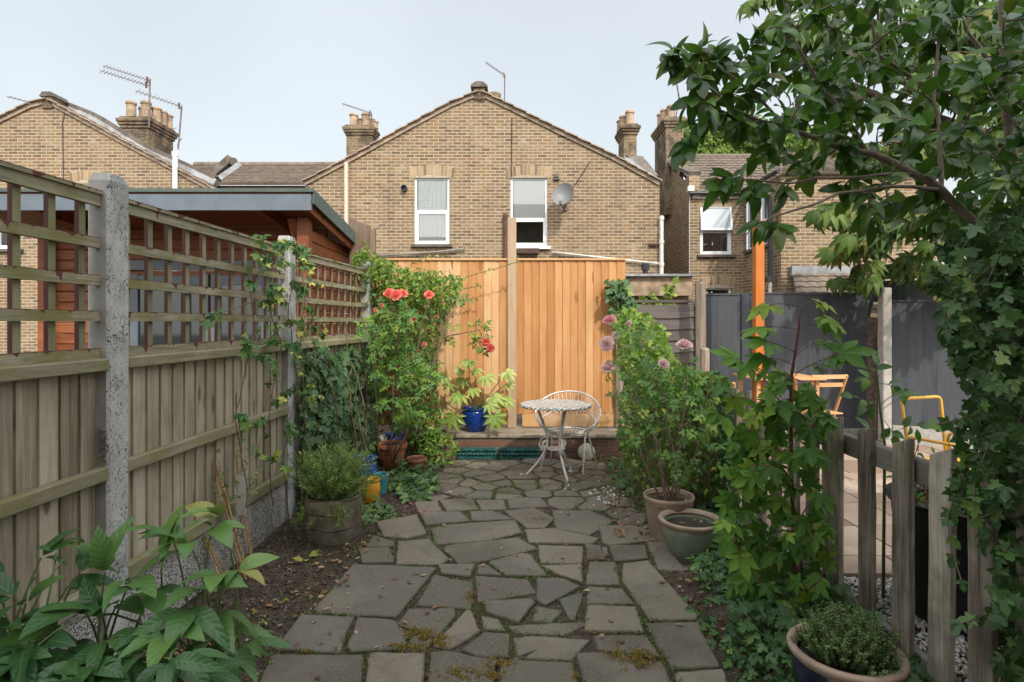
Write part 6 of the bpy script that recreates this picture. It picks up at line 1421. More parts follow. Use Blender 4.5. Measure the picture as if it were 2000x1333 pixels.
for _ in range(190):
    a = r.uniform(0, 6.28); rad = r.random()**.5; b = Vector((xR+math.cos(a)*rad*.12, YR_+math.sin(a)*rad*.12, .31)); out = Vector((math.cos(a), math.sin(a), 0))*rad
    hh = r.uniform(.16, .43)*(1-.25*rad); e = b+out*r.uniform(.1, .25)+Vector((r.gauss(0, .03)+.03, 0, hh if r.random() < .8 else r.uniform(-.12, .1)))
    cc = curve(b, e, .05, .06, r, 6); mb.tube(cc, [.0022-.0002*i for i in range(7)], 4, cap=False)
    for i in range(46):
        q = .12+.88*i/45; k = min(5, int(q*6)); p = cc[k].lerp(cc[k+1], q*6-k); d = (cc[k+1]-cc[k]).normalized(); x, y = frame(d); s_ = i*2.4; o = x*math.cos(s_)+y*math.sin(s_)
        fo.add('needle', p, o+d*.9, rv(r), r.uniform(.026, .044), min(1, max(0, .15+.6*q+r.gauss(0, .15))))
plant('rosemary', 'bushy green rosemary growing in the rough grey stone pot', 'plant', (xR, YR_, .3), [('foliage', fo, L_ROSM)], [('stems', mb, STEMB)])
# small pots on the left
pot('small yellow glazed pot beside the rosemary', px(723, 5.0), 5.0, .03, .088, .19, [(.62, 0), (.66, .03), (.92, .35), (1, .62), (.92, .82), (.86, .88), (.98, .96), (1.0, 1)], glaze('yellow glaze', (.68, .34, .035), .2), n=28)
pot('turquoise tapered cup shaped pot behind the yellow pot', px(745, 5.25), 5.25, .03, .064, .17, [(.72, 0), (.74, .03), (.96, .95), (1.02, .96), (1.02, 1)], glaze('turquoise glaze', (.07, .28, .32), .3), n=28, soil=.7)
bj = pot('cobalt blue glazed jar with pale drips between the rosemary and the rose stems', px(712, 5.35), 5.35, .02, .118, .31, [(.6, 0), (.66, .03), (.97, .35), (1, .55), (.86, .8), (.78, .86), (.95, .92), (1, 1)], glaze('cobalt drip glaze', (.012, .06, .33), .12, (.35, .42, .5)), n=32)
pot('larger terracotta pot with white stained rim behind the small pots', px(766, 6.15), 6.15, .04, .15, .25, TAPER, TERRA, n=32, soil=.92)
pot('small terracotta pot of bare soil at the edge of the paving', px(813, 6.02), 6.02, 0, .10, .165, TAPER, TERRA, n=32, soil=.9)
pot('off white ceramic pot behind the larger terracotta pot', px(745, 6.45), 6.45, .05, .075, .25, [(.8, 0), (.85, .03), (1, .9), (1, 1)], glaze('cream glaze', (.50, .46, .40), .4), n=24)
pot('small cobalt blue pot half hidden behind the larger terracotta pot', px(772, 6.5), 6.5, .1, .11, .22, SAUCER, glaze('cobalt glaze', (.012, .05, .30), .15), n=24)
# right side pots
BEI = glaze('beige terracotta', (.37, .27, .20), .8, (.30, .24, .19))
pot('tall plain beige pot with bare rose stems beside the green pot', px(1306, 4.2), 4.2, .0, .178, .32, [(.70, 0), (.72, .02), (.97, .92), (1.0, .94), (1.0, 1)], BEI, soil=.86)
GREENG = glaze('ribbed green glaze', (.20, .235, .165), .35, None, (380, (.14, .165, .11)))
g_ = pot('wide ribbed sage green pot with a pale rim and bare compost', px(1348, 3.87), 3.87, 0, .19, .26, [(.55, 0), (.6, .02), (.82, .35), (.93, .66), (.94, .86)], GREENG, soil=.84)
m = MB(); xg = px(1348, 3.87); m.lathe((xg, 3.87, 0), [(.172, .215), (.182, .225), (.203, .245), (.207, .258), (.20, .267), (.176, .262), (.168, .245)], 44, cap=False); m.build('rim', BEI, g_, smooth=True)
NAVY = glaze('navy glaze', (.012, .017, .035), .2)
xt, Yt_ = px(1652, 2.25), 2.25
tp = pot('navy blue pot with a thick beige rim holding the thyme at the bottom right', xt, Yt_, 0, .195, .30, [(.66, 0), (.7, .03), (.9, .4), (.98, .8), (.96, .9)], NAVY, soil=.82)
m = MB(); m.lathe((xt, Yt_, 0), [(.178, .255), (.188, .268), (.203, .285), (.207, .298), (.2, .308), (.18, .306), (.172, .285)], 48, cap=False); m.build('rim', BEI, tp, smooth=True)
r = random.Random(40); fo = Fol(); mb = MB()
for _ in range(420):
    a = r.uniform(0, 6.28); rad = r.random()**.5; b = Vector((xt+math.cos(a)*rad*.10, Yt_+math.sin(a)*rad*.10, .25)); hh = .19*(1-.4*rad*rad)*r.uniform(.6, 1.15)
    e = b+Vector((math.cos(a), math.sin(a), 0))*rad*r.uniform(.03, .11)+Vector((r.gauss(0, .012), r.gauss(0, .012), hh)); cc = curve(b, e, 0, .06, r, 5); mb.tube(cc, .0009, 3, cap=False)
    for i in range(34):
        q = .3+.7*i/33; k = min(4, int(q*5)); p = cc[k].lerp(cc[k+1], q*5-k); d = (cc[k+1]-cc[k]).normalized(); x, y = frame(d); s_ = i*1.57+i*.3; o = x*math.cos(s_)+y*math.sin(s_)
        fo.add('tiny', p, o+d*.6, d+rv(r, .3), r.uniform(.009, .014), min(1, max(0, .1+.7*q+r.gauss(0, .2))))
plant('thyme', 'small leaved bushy thyme mounding over the navy pot rim', 'plant', (xt, Yt_, .25), [('foliage', fo, L_THY)], [('stems', mb, STEMB)])
# black tub behind the pickets
BLK = plain('black rubber', (.012, .012, .013), .5, .3, 8)
tb = pot('big black plastic tub with handles behind the picket fence', 2.42, 3.1, .0, .37, .62, [(.80, 0), (.82, .02), (.98, .93), (1.03, .95), (1.05, 1)], BLK, soil=.85, cat='tub', name='garden_tub')
m = MB(); 
m.tube([Vector((2.42-.28, 3.1-.22+s*.0, .60))+Vector((math.cos(a)*.0, 0, 0)) for s in (0,) for a in (0, 1)], .01, 6) if False else None
for s in (-1, 1):
    m = MB(); m.tube([(2.42+s*.12*math.cos(a)-.02, 3.1+.36*s, .62+.09*math.sin(a)) for a in [math.pi*k/8 for k in range(9)]], .012, 6); m.build('handle', BLK, tb, smooth=True)
r = random.Random(41); fo = Fol(); mb = MB()
for _ in range(34):
    a = r.uniform(0, 6.28); b = Vector((2.42+math.cos(a)*.18, 3.1+math.sin(a)*.18, .52)); e = b+Vector((math.cos(a)*.15, math.sin(a)*.15, r.uniform(.1, .35))); cc = curve(b, e, 0, .1, r, 4); mb.tube(cc, .0025, 4, cap=False); leaves_on(fo, 'lance', cc, r, 4, .07, rr=(.1, .9))
plant('herb', 'sparse green herb stems sprouting in the black tub', 'plant', (2.42, 3.1, .52), [('foliage', fo, L_ROSE)], [('stems', mb, STEMR)])
# ================================================================ peony bottom left
r = random.Random(42); fo = Fol(); mb = MB(); roots = [Vector((-1.38, 2.02, .2)), Vector((-1.12, 2.12, .2)), Vector((-1.55, 1.85, .2))]
POTS = [('left hand terracotta pot half buried under the peony leaves', -1.42, 2.02, .17, .24), ('middle terracotta pot under the peony leaves', -1.16, 1.9, .15, .22), ('right hand terracotta pot under the peony leaves, nearest the paving', -1.21, 2.25, .13, .25)]
for l_, x, Y, R_, h in POTS: pot(l_, x, Y, 0, R_, h, TAPER, TERRA, soil=.88, group='terracotta pots under the peony')
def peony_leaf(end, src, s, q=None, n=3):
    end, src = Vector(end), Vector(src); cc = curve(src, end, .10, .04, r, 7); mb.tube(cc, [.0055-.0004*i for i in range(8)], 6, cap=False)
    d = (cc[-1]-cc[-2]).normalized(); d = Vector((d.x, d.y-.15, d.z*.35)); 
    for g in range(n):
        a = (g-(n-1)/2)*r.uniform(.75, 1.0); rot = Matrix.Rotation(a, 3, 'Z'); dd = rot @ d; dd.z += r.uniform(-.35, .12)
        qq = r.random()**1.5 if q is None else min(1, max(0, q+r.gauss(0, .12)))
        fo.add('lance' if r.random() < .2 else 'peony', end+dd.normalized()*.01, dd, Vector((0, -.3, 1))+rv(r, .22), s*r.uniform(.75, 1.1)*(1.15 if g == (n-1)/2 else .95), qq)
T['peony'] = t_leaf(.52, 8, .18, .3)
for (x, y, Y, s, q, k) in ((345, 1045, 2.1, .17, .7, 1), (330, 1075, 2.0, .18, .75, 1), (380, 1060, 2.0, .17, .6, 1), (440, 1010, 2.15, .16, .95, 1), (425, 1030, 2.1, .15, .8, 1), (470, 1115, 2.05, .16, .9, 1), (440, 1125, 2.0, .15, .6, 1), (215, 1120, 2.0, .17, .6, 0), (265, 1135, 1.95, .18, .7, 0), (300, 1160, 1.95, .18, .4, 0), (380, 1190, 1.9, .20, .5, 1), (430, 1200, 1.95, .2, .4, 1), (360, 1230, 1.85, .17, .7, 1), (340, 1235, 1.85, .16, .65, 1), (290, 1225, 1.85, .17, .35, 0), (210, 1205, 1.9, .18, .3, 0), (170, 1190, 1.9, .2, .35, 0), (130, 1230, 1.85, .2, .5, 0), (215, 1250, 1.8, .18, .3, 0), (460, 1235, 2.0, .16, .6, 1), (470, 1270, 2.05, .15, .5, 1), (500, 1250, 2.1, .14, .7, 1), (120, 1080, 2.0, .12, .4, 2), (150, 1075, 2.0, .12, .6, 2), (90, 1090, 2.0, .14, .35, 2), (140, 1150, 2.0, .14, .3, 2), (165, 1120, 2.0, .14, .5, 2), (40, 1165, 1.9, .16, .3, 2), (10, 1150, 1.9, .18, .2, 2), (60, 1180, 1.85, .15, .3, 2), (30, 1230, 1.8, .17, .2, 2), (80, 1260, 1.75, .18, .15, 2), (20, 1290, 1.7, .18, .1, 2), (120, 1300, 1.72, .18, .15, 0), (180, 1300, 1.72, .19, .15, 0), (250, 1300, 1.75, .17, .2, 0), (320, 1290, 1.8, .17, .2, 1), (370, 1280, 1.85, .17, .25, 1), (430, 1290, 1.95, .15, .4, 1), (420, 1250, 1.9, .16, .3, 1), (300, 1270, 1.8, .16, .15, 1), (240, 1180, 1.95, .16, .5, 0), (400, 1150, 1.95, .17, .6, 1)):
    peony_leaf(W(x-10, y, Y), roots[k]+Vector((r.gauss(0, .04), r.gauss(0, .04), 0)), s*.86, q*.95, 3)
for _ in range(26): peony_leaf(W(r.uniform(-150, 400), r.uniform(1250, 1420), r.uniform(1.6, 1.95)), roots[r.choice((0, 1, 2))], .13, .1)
plant('peony', 'large peony with long pointed leaves in the bottom left corner', 'plant', (-1.3, 2.0, .2), [('foliage', fo, L_PEO)], [('stems', mb, STEMG)])
# ================================================================ canes
CANE = plain('bamboo cane', (.42, .27, .13), .6, .3, 25, .3); CARD = plain('white plant label', (.66, .66, .62), .5, .1, bump=0)
def bundle(label, base, top, n, spread, Y, card=None, fol=True, seed=1):
    r = random.Random(seed); b = G(*base, .02); t = W(*top, b.y+.05) ; t.x = t.x; th = thing('cane_bundle', label, 'canes', b, 'bundles of thin canes by the left fence')
    for i in range(n):
        o = Vector((r.gauss(0, spread), r.gauss(0, spread), -.03)); p = b+o; q = t+Vector((r.gauss(0, spread*.8), r.gauss(0, spread*.8), r.uniform(-.18, .05)))
        m = MB(); m.tube([p, p.lerp(q, .35)+rv(r, .004), p.lerp(q, .7)+rv(r, .006), q], [.0042, .004, .0036, .003], 6); m.build('cane', CANE, th)
    if card:
        p = b.lerp(t, card); m = MB(); m.prism([(p.x-.035, p.z-.14), (p.x+.025, p.z-.14), (p.x+.03, p.z+.1), (p.x-.03, p.z+.11)], p.y-.02, p.y-.018); m.build('plant_label', CARD, th)
    if fol:
        f = Fol(); m = MB()
        for _ in range(16):
            p = b.lerp(t, r.uniform(.4, 1)); e = p+Vector((r.gauss(0, .07), r.gauss(0, .07), r.uniform(-.05, .15))); c = curve(p, e, 0, .2, r, 4); m.tube(c, .001, 3, cap=False); leaves_on(f, 'tri', c, r, 2, .04, rr=(0, 1))
        f.build('foliage', L_JAS, th); m.build('dry_stems', DEADS, th)
bundle('bundle of canes nearest the camera, leaning left with dried stems', (455, 1150), (345, 935), 6, .022, 3.3, seed=1)
bundle('middle bundle of canes tied with curled brown leaf', (480, 1135), (418, 905), 6, .02, 3.4, seed=2)
bundle('thin cane bundle with a white plant label, furthest of three', (497, 1115), (460, 868), 5, .014, 3.5, card=.62, seed=3)
# ================================================================ white metal table and chair
WIRON = MT('chipped white painted iron'); v_ = WIRON.coord(); n_ = WIRON.noise(v_, 30, 5, .7); WIRON = WIRON.fin(WIRON.mix(WIRON.step(n_, .60, .64), WIRON.mix(WIRON.noise(v_, 5, 3), (.70, .69, .65), (.56, .55, .52)), (.20, .08, .05)), .5)
MOS = MT('mosaic top'); v_ = MOS.coord(); cc_ = MOS.vor(v_, 55, out='Color'); g_ = MOS.sep(cc_)[0]; MOS = MOS.fin(MOS.mix(MOS.step(MOS.vor(v_, 55, 'DISTANCE_TO_EDGE'), .05, .02), MOS.ramp(g_, [(0, (.10, .17, .16)), (.3, (.30, .38, .36)), (.6, (.62, .63, .60)), (.85, (.55, .42, .38)), (1, (.7, .7, .68))]), (.12, .12, .11)), .4)
xT, YT = px(1086, 5.78), 5.8
tbl = thing('garden_table', 'round white metal bistro table with mosaic top and curved cast legs', 'table', (xT, YT, 0))
m = MB(); m.lathe((xT, YT, 0), [(.001, .730), (.33, .730), (.345, .734), (.35, .742), (.345, .750), (.33, .751), (.001, .751)], 40)
for k in range(44): a = 2*math.pi*k/44; m.tube([(xT+math.cos(a)*.340, YT+math.sin(a)*.340, .725), (xT+math.cos(a)*.352, YT+math.sin(a)*.352, .74)], .011, 5)
m.build('tabletop', MOS, tbl)
for k, (fx_, fy_) in enumerate((( 1021, 930), (1108, 949), (1114, 925))):
    f = G(fx_, fy_, .01); m = MB(); d = Vector((f.x-xT, f.y-YT, 0)); L = d.length; d.normalize(); s = Vector((0, 0, 1))
    prof = [(.20, .725), (.155, .62), (.11, .50), (.085, .40), (.09, .33), (.125, .25), (.19, .15), (.27, .06), (L-.03, .015), (L+.01, .012)]
    P = [Vector((xT, YT, 0))+d*a+s*z for a, z in prof]; P = densify(P, 2); m.tube(P, .0125, 7)
    m.tube([P[-1]-d*.03, P[-1]+d*.02], .02, 8)
    # scroll bracket
    m.tube([Vector((xT, YT, 0))+d*a+s*z for a, z in ((.085, .42), (.145, .40), (.17, .34), (.15, .28), (.115, .29), (.12, .33), (.14, .33))], .009, 6)
    m.tube([Vector((xT, YT, 0))+d*a+s*z for a, z in ((.1, .38), (.13, .36), (.14, .31), (.115, .27))], .013, 6)
    m.build('leg', WIRON, tbl, smooth=True)
m = MB(); m.lathe((xT, YT, .30), [(.001, 0), (.09, 0), (.095, .012), (.001, .02)], 20); m.build('centre_brace', WIRON, tbl, smooth=True, auto=40)
xC, YC = px(1110, 6.2), 6.22
ch = thing('garden_chair', 'round white wire tub chair behind the mosaic table', 'chair', (xC, YC, 0))
def ring(c, rx, ry, tiltx, n=48, tiltz=0):
    M_ = Matrix.Rotation(tiltz, 3, 'Z') @ Matrix.Rotation(tiltx, 3, 'X'); return [Vector(c)+M_ @ Vector((math.cos(2*math.pi*k/n)*rx, math.sin(2*math.pi*k/n)*ry, 0)) for k in range(n+1)]
tz = R(-12)
outer = ring((xC, YC+.03, .60), .345, .30, R(40), tiltz=tz); inner = ring((xC, YC+.03, .56), .30, .25, R(33), tiltz=tz); seat = ring((xC, YC-.02, .40), .215, .20, R(2), tiltz=tz)
m = MB(); m.tube(outer, .0095, 7, cap=False); m.build('rim', WIRON, ch, smooth=True)
m = MB(); m.tube(seat, .009, 7, cap=False)
for k in range(-5, 6):
    x = k*.036; y = math.sqrt(max(0, .2**2-(x*.2/.215)**2)); M_ = Matrix.Rotation(tz, 3, 'Z'); m.tube([Vector((xC, YC-.02, .40))+M_ @ Vector((x, -y, 0)), Vector((xC, YC-.02, .388))+M_ @ Vector((x, 0, 0)), Vector((xC, YC-.02, .40))+M_ @ Vector((x, y, 0))], .0045, 5)
m.build('seat', WIRON, ch, smooth=True)
m = MB()
for k in range(-3, 28):
    if k > 27: continue
    o = outer[k % 48]; i_ = inner[k % 48]; s_ = seat[k % 48]; m.tube([o, o.lerp(s_, .45)+(o-Vector((xC, YC, .5))).normalized()*.03, s_], .0035, 5)
m.tube(ring((xC, YC+.01, .50), .29, .255, R(22), tiltz=tz), .006, 6, cap=False)
m.build('backrest', WIRON, ch, smooth=True)
for (fx_, fy_, k) in ((1054, 926, 28), (1138, 933, 44), (1166, 910, 4), (1076, 906, 20)):
    f = G(fx_, fy_, .01); m = MB(); m.tube([seat[k % 48], seat[k % 48].lerp(f, .5), f], .009, 7); m.tube([f+Vector((0, 0, -.004)), f+Vector((0, 0, .012))], .013, 8); m.build('leg', WIRON, ch, smooth=True)
# ================================================================ neighbour's furniture
FURN = wood('oiled acacia', [(.25, (.46, .22, .09)), (.5, (.60, .33, .15)), (.75, (.70, .42, .22))], 'x', rough=.5, rv=.4)
fc = thing('folding_chair', 'light wooden folding chair standing right of the wooden table in the neighbouring garden', 'chair', (px(1600, 7.2), 7.2, 0), 'wooden folding chairs')
def fold_chair(t, x, Y, s, rz=0, w=.40):
    Mz = Matrix.Rotation(rz, 3, 'Z'); P = lambda a, b, c: Vector((x, Y, 0))+Mz @ Vector((a, b, c))
    for q in (-1, 1):
        m = MB(); m.bar(P(q*w/2, -.22*s, 0), P(q*w/2, .20*s, .92), .022, .04, (0, 1, 0)); m.build('side_frame', FURN, t, bevel=.003)
        m = MB(); m.bar(P(q*(w/2-.03), .24*s, 0), P(q*(w/2-.03), -.16*s, .46), .02, .038, (0, 1, 0)); m.build('leg', FURN, t, bevel=.003)
    for z, h in ((.90, .05), (.80, .05)): m = MB(); yy = -.22*s+.42*s*z/.92; m.bar(P(-w/2-.01, yy, z), P(w/2+.01, yy, z), .016, h); m.build('back_slat', FURN, t, bevel=.003)
    for k in range(5): m = MB(); yy = -.17*s+k*.075*s; m.bar(P(-w/2+.02, yy, .455), P(w/2-.02, yy, .455), .06, .016); m.build('seat_slat', FURN, t, bevel=.003)
    m = MB(); m.bar(P(-w/2, -.16*s, .3), P(w/2, -.16*s, .3), .02, .03); m.build('stretcher', FURN, t)
fold_chair(fc, px(1600, 7.2), 7.2, -1, R(8), .44)
fc2 = thing('folding_chair', 'light wooden folding chair half hidden by leaves left of the wooden table', 'chair', (px(1398, 6.4), 6.4, 0), 'wooden folding chairs')
fold_chair(fc2, px(1402, 6.4), 6.4, -1, R(-30))
tw_ = thing('wooden_table', 'low light wooden slatted garden table behind the sycamore sapling', 'table', (px(1520, 7.1), 7.1, 0))
m = MB(); xW, YW_ = px(1518, 7.1), 7.1; zT = pz(736, 7.1)
for k in range(6): m = MB(); m.box((xW, YW_-.3+k*.12, zT), (.82, .11, .022)); m.build('top_slat', FURN, tw_, bevel=.003)
for sx, sy in ((-1, -1), (1, -1), (1, 1), (-1, 1)): m = MB(); m.box((xW+sx*.34, YW_+sy*.26, zT/2), (.045, .045, zT-.02)); m.build('leg', FURN, tw_, bevel=.003)
YEL = plain('yellow powder coated metal', (.66, .36, .05), .4, .08, bump=0)
yc = thing('garden_chair', 'yellow tubular metal chair at the far right in front of the grey fence', 'chair', (px(1870, 4.6), 4.6, 0))
yx, yY = px(1862, 4.6), 4.6
def ypt(a, b, c): return Vector((yx, yY, 0))+Matrix.Rotation(R(20), 3, 'Z') @ Vector((a, b, c))
def roundtube(m, P, rad, n=7): 
    Q = [];  P = [Vector(p) for p in P]
    for i in range(len(P)):
        if i in (0, len(P)-1): Q.append(P[i])
        else: 
            a = P[i]+(P[i-1]-P[i]).normalized()*.05; b = P[i]+(P[i+1]-P[i]).normalized()*.05
            for t in (0, .33, .66, 1): Q.append(a.lerp(P[i], t).lerp(P[i].lerp(b, t), t))
    m.tube(Q, rad, n)
m = MB(); roundtube(m, [ypt(-.2, .2, .42), ypt(-.22, .26, .93), ypt(.24, .26, .93), ypt(.22, .2, .42)], .013); m.build('back_frame', YEL, yc, smooth=True)
for s in (-1, 1): m = MB(); roundtube(m, [ypt(s*.25, .22, 0), ypt(s*.25, .2, .64), ypt(s*.25, -.22, .64), ypt(s*.25, -.24, 0)], .013); m.build('arm_and_legs', YEL, yc, smooth=True)
m = MB(); m.box(ypt(0, 0, .44), (.44, .42, .02), Matrix.Rotation(R(20), 3, 'Z')); m.build('seat', YEL, yc, bevel=.006)
# dark hanging canopy behind the fence
CAN = plain('black mesh fabric', (.02, .02, .022), .8, .3); GST = plain('dark green strap', (.015, .07, .03), .6, .1)
cn = thing('trampoline_net', 'black mesh net with dark green straps showing above the grey fence', 'net', (px(1770, 9), 9, 0))
m = MB(); A = [W(1722, 549, 8.6), W(1830, 549, 8.8), W(1822, 588, 8.7), W(1738, 588, 8.6)]; m.add([*A, *[v+Vector((0, .5, 0)) for v in A]], [(3, 2, 1, 0), (4, 5, 6, 7), (0, 1, 5, 4), (1, 2, 6, 5), (2, 3, 7, 6), (3, 0, 4, 7)]); m.build('net', CAN, cn)
m = MB(); m.bar(W(1725, 543, 8.55), W(1830, 533, 8.6), .03, .05); m.build('strap', GST, cn); m = MB(); m.bar(W(1766, 548, 8.55), W(1768, 586, 8.55), .05, .02, (0, 1, 0)); m.build('strap', GST, cn)
m = MB(); m.tube([W(1712, 555, 8.6), W(1695, 612, 8.4), W(1690, 660, 8.3)], .035, 8); m.build('pole', CAN, cn, smooth=True)
# ================================================================ ground cover, litter
r = random.Random(50); fo = Fol()
cover(fo, 'ivy', GP([(760, 960), (775, 925), (800, 915), (850, 925), (862, 960), (840, 985), (790, 990)]), 620, .055, r, .02, .18, rr=(.2, 1))
cover(fo, 'ivy', GP([(705, 1010), (740, 985), (770, 1000), (770, 1020), (715, 1030)]), 120, .045, r, .02, .08, rr=(.3, 1))
tag(fo.build('ivy_ground_cover', L_IVYW, None), kind='stuff')
r = random.Random(51); fo = Fol()
cover(fo, 'ivy', [(1.32, 4.15), (1.66, 4.3), (1.72, 2.0), (1.2, 2.0), (1.0, 2.7), (1.12, 3.2), (1.25, 3.7)], 2300, .05, r, .02, .22, gap=.35, rr=(0, .9))
cover(fo, 'ivy', [(1.0, 6.3), (1.7, 6.3), (1.7, 4.2), (1.3, 4.2), (1.0, 4.8), (.95, 5.5)], 1500, .05, r, .02, .14, gap=.35, rr=(0, .9))
cover(fo, 'ivy', [(.92, 3.2), (1.3, 3.3), (1.3, 2.2), (.98, 2.2)], 420, .04, r, .02, .08, gap=.35, gs=5, rr=(.1, 1))
cover(fo, 'lance', [(1.12, 3.75), (1.42, 3.75), (1.4, 3.35), (1.05, 3.3)], 420, .06, r, .02, .16, rr=(.3, 1))
tag(fo.build('ivy_ground_cover', L_IVY, None), kind='stuff')
r = random.Random(52); fo = Fol()   # small leafy weeds
for P, n, s, h in ((GP([(860, 900), (1060, 900), (1060, 885), (860, 880)]), 520, .035, .08), (GP([(1050, 885), (1200, 905), (1190, 880), (1060, 870)]), 420, .035, .1), ([(-1.7, 4.4), (-1.2, 4.4), (-1.05, 2.6), (-1.6, 2.5)], 170, .035, .05), (GP([(560, 1060), (600, 1085), (720, 1080), (700, 1040)]), 60, .03, .05), ([(-1.65, 4.3), (-1.3, 4.5), (-1.35, 5.6), (-1.6, 5.6)], 500, .05, .2), ([(-1.3, 5.2), (-.95, 5.3), (-.9, 6.4), (-1.4, 6.5)], 320, .045, .1)):
    cover(fo, 'tri', P, n, s, r, .02, h, gap=.45, gs=6, rr=(.1, 1))
for _ in range(5):
    p = G(r.uniform(585, 625), r.uniform(1085, 1105), .04); fo.add('oval', p, rv(r)+Vector((0, 0, .3)), Vector((0, -.5, 1)), .07, 1)
tag(fo.build('weeds', L_BRIGHT, None), kind='stuff')
# grass and moss in the joints
r = random.Random(53); fo = Fol(); mo = Fol()
for S in slabs:
    n = len(S)
    for i in range(n):
        a, b = S[i], S[(i+1) % n]; dn = mnoise.noise(Vector((a.x*2.3, a.y*2.3, 7)))
        if abs(a.x) > 1.1: continue
        k = max(0, int((dn+.2)*24)) if dn > -.15 else (1 if r.random() < .3 else 0)
        for _ in range(k):
            p = a.lerp(b, r.random())+Vector((r.gauss(0, .009), r.gauss(0, .009)))
            if r.random() < .5: fo.add('blade', (p.x, p.y, .012), Vector((r.gauss(0, .6), r.gauss(0, .6), 1)), rv(r), r.uniform(.012, .035), r.random())
            else: fo.add('tiny', (p.x, p.y, r.uniform(.015, .034)), rv(r)+Vector((0, 0, .3)), Vector((0, -.3, 1))+rv(r, .5), r.uniform(.008, .018), r.random())
for (x, y, s) in ((830, 1110, .05), (820, 1130, .05), (800, 1165, .06), (795, 1190, .05), (840, 1080, .05), (850, 1050, .04), (845, 1040, .04), (935, 1190, .05), (980, 1175, .05), (1000, 1170, .04), (1080, 1200, .05), (870, 1210, .05), (1240, 1080, .04), (1100, 970, .05), (1140, 975, .05), (990, 1230, .04), (925, 1140, .04), (1045, 1195, .05), (945, 1180, .05), (1270, 1170, .04), (840, 1300, .04), (675, 1250, .03), (1105, 1300, .05)):
    p0 = G(x, y, .02)
    for _ in range(150): fo.add('blade', (p0.x+r.gauss(0, s*.75), p0.y+r.gauss(0, s), .012), Vector((r.gauss(0, .6), r.gauss(0, .6), 1)), rv(r), r.uniform(.012, .035), r.random())
tag(fo.build('joint_grass', L_GRASS, None), kind='stuff')
L_MOSS = leafmat('golden moss', [(0, (.17, .105, .025)), (.5, (.30, .20, .05)), (1, (.42, .31, .10))], .9, 0, tr=.1, spec=.1)
for (x, y, sx, sy) in ((815, 1238, 26, 10), (845, 1248, 30, 9), (800, 1268, 45, 7), (860, 1258, 18, 8), (895, 1320, 42, 10), (975, 1300, 22, 14), (960, 1325, 20, 9), (920, 1165, 13, 9), (1225, 1280, 42, 8), (1240, 1298, 30, 10), (1265, 1285, 32, 7), (595, 1274, 15, 4), (1165, 1238, 14, 3), (1120, 1322, 12, 5), (1050, 1015, 30, 3), (1165, 1095, 10, 6)):
    for _ in range(int(sx*sy*2.8)):
        p = G(x+r.gauss(0, sx*.55), y+r.gauss(0, sy*.6), .03)
        if mnoise.noise(Vector((p.x*22, p.y*22, 3))) < -.12: continue
        fo2_z = .030+.012*max(0, mnoise.noise(Vector((p.x*30, p.y*30, 1)))); mo.add('tiny', (p.x, p.y, fo2_z+r.uniform(0, .008)), Vector((r.gauss(0, .7), r.gauss(0, .7), .7)), rv(r), r.uniform(.006, .012), r.random())
tag(mo.build('moss', L_MOSS, None), kind='stuff')
r = random.Random(54); fo = Fol()
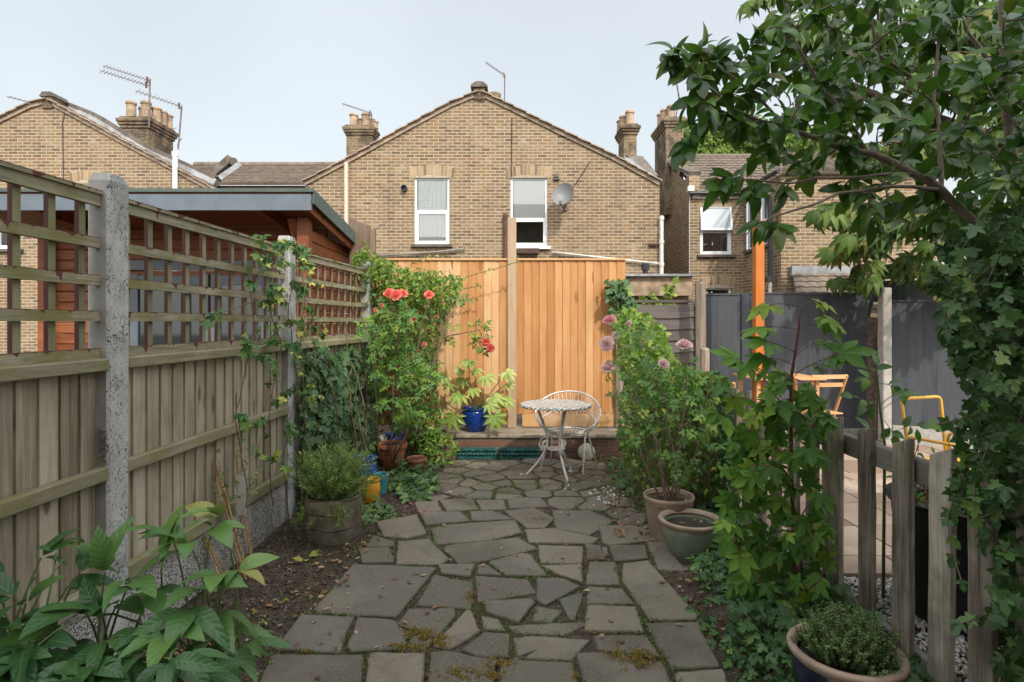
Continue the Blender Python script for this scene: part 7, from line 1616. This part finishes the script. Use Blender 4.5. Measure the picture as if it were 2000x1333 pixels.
for P, n in (([(-1.1, 2.4), (1.0, 2.4), (1.0, 6.4), (-1.0, 6.4)], 190), (GP([(1180, 960), (1260, 960), (1280, 1080), (1200, 1060)]), 190), (GP([(1120, 900), (1240, 900), (1240, 970), (1140, 950)]), 150), ([(-1.65, 2.5), (-1.0, 2.5), (-.9, 4.4), (-1.5, 4.4)], 150), ([(1.0, 2.3), (1.6, 2.3), (1.5, 3.6), (.9, 3.6)], 130), ([(1.9, 1.9), (2.9, 1.9), (2.9, 3.4), (1.9, 3.4)], 110)):
    for _ in range(n):
        x, y = samp(r, P); fo.add(r.choice(('oval', 'tri', 'lance', 'tiny')), (x, y, r.uniform(.034, .042)), Vector((r.gauss(0, 1), r.gauss(0, 1), .1)), Vector((0, 0, 1))+rv(r, .35), r.uniform(.015, .05), r.random())
for c_ in (1306, ):
    for _ in range(16): a = r.uniform(0, 6.28); q = r.random()**.5*.14; fo.add('tri', (px(1306, 4.2)+q*math.cos(a), 4.2+q*math.sin(a), .29), rv(r), Vector((0, -.3, 1))+rv(r, .4), .04, r.random())
for _ in range(6): a = r.uniform(0, 6.28); q = r.random()**.5*.1; fo.add('tri', (px(1348, 3.87)+q*math.cos(a), 3.87+q*math.sin(a), .232), rv(r), Vector((0, -.3, 1))+rv(r, .4), .03, .6+.4*r.random())
tag(fo.build('fallen_leaves', L_DRY, None), kind='stuff')
L_PET = leafmat('fallen petal', [(0, (.55, .10, .14)), (.2, (.62, .20, .25)), (.3, (.72, .66, .62)), (1, (.80, .76, .74))], .7, 0, tr=.2, trc=(.8, .6, .6), spec=.2)
r = random.Random(55); fo = Fol()
for (x, y, sx, sy, n, lo) in ((1195, 962, 22, 9, 60, .35), (1180, 975, 18, 6, 30, .35), (820, 998, 28, 9, 26, 0), (870, 950, 15, 15, 12, 0), (1110, 955, 6, 3, 6, .4)):
    for _ in range(n): p = G(x+r.gauss(0, sx), y+r.gauss(0, sy), .037); fo.add('oval', p, rv(r), Vector((0, 0, 1))+rv(r, .35), r.uniform(.018, .035), lo+(1-lo)*r.random() if lo else r.random()*.2)
tag(fo.build('fallen_petals', L_PET, None), kind='stuff')
r = random.Random(56); fo = Fol()   # crumbs and pebbles on soil
CR = MT('soil crumbs'); CR = CR.fin(CR.ramp(CR.rnd(), [(0, (.02, .014, .010)), (.6, (.08, .058, .042)), (.85, (.17, .13, .10)), (1, (.42, .38, .32))]), .95)
for _ in range(9000):
    x = r.uniform(-1.7, -.75) if r.random() < .6 else r.uniform(-.9, 1.5); y = r.uniform(2.3, 6.3)
    if -.9 < x < .9 and r.random() < .5: continue
    fo.add('stone', (x, y, soilz(x, y)+.004), rv(r), rv(r), r.uniform(.002, .009)*(1.6 if r.random() < .06 else 1), r.random())
tag(fo.build('soil_crumbs', CR, None), kind='stuff')
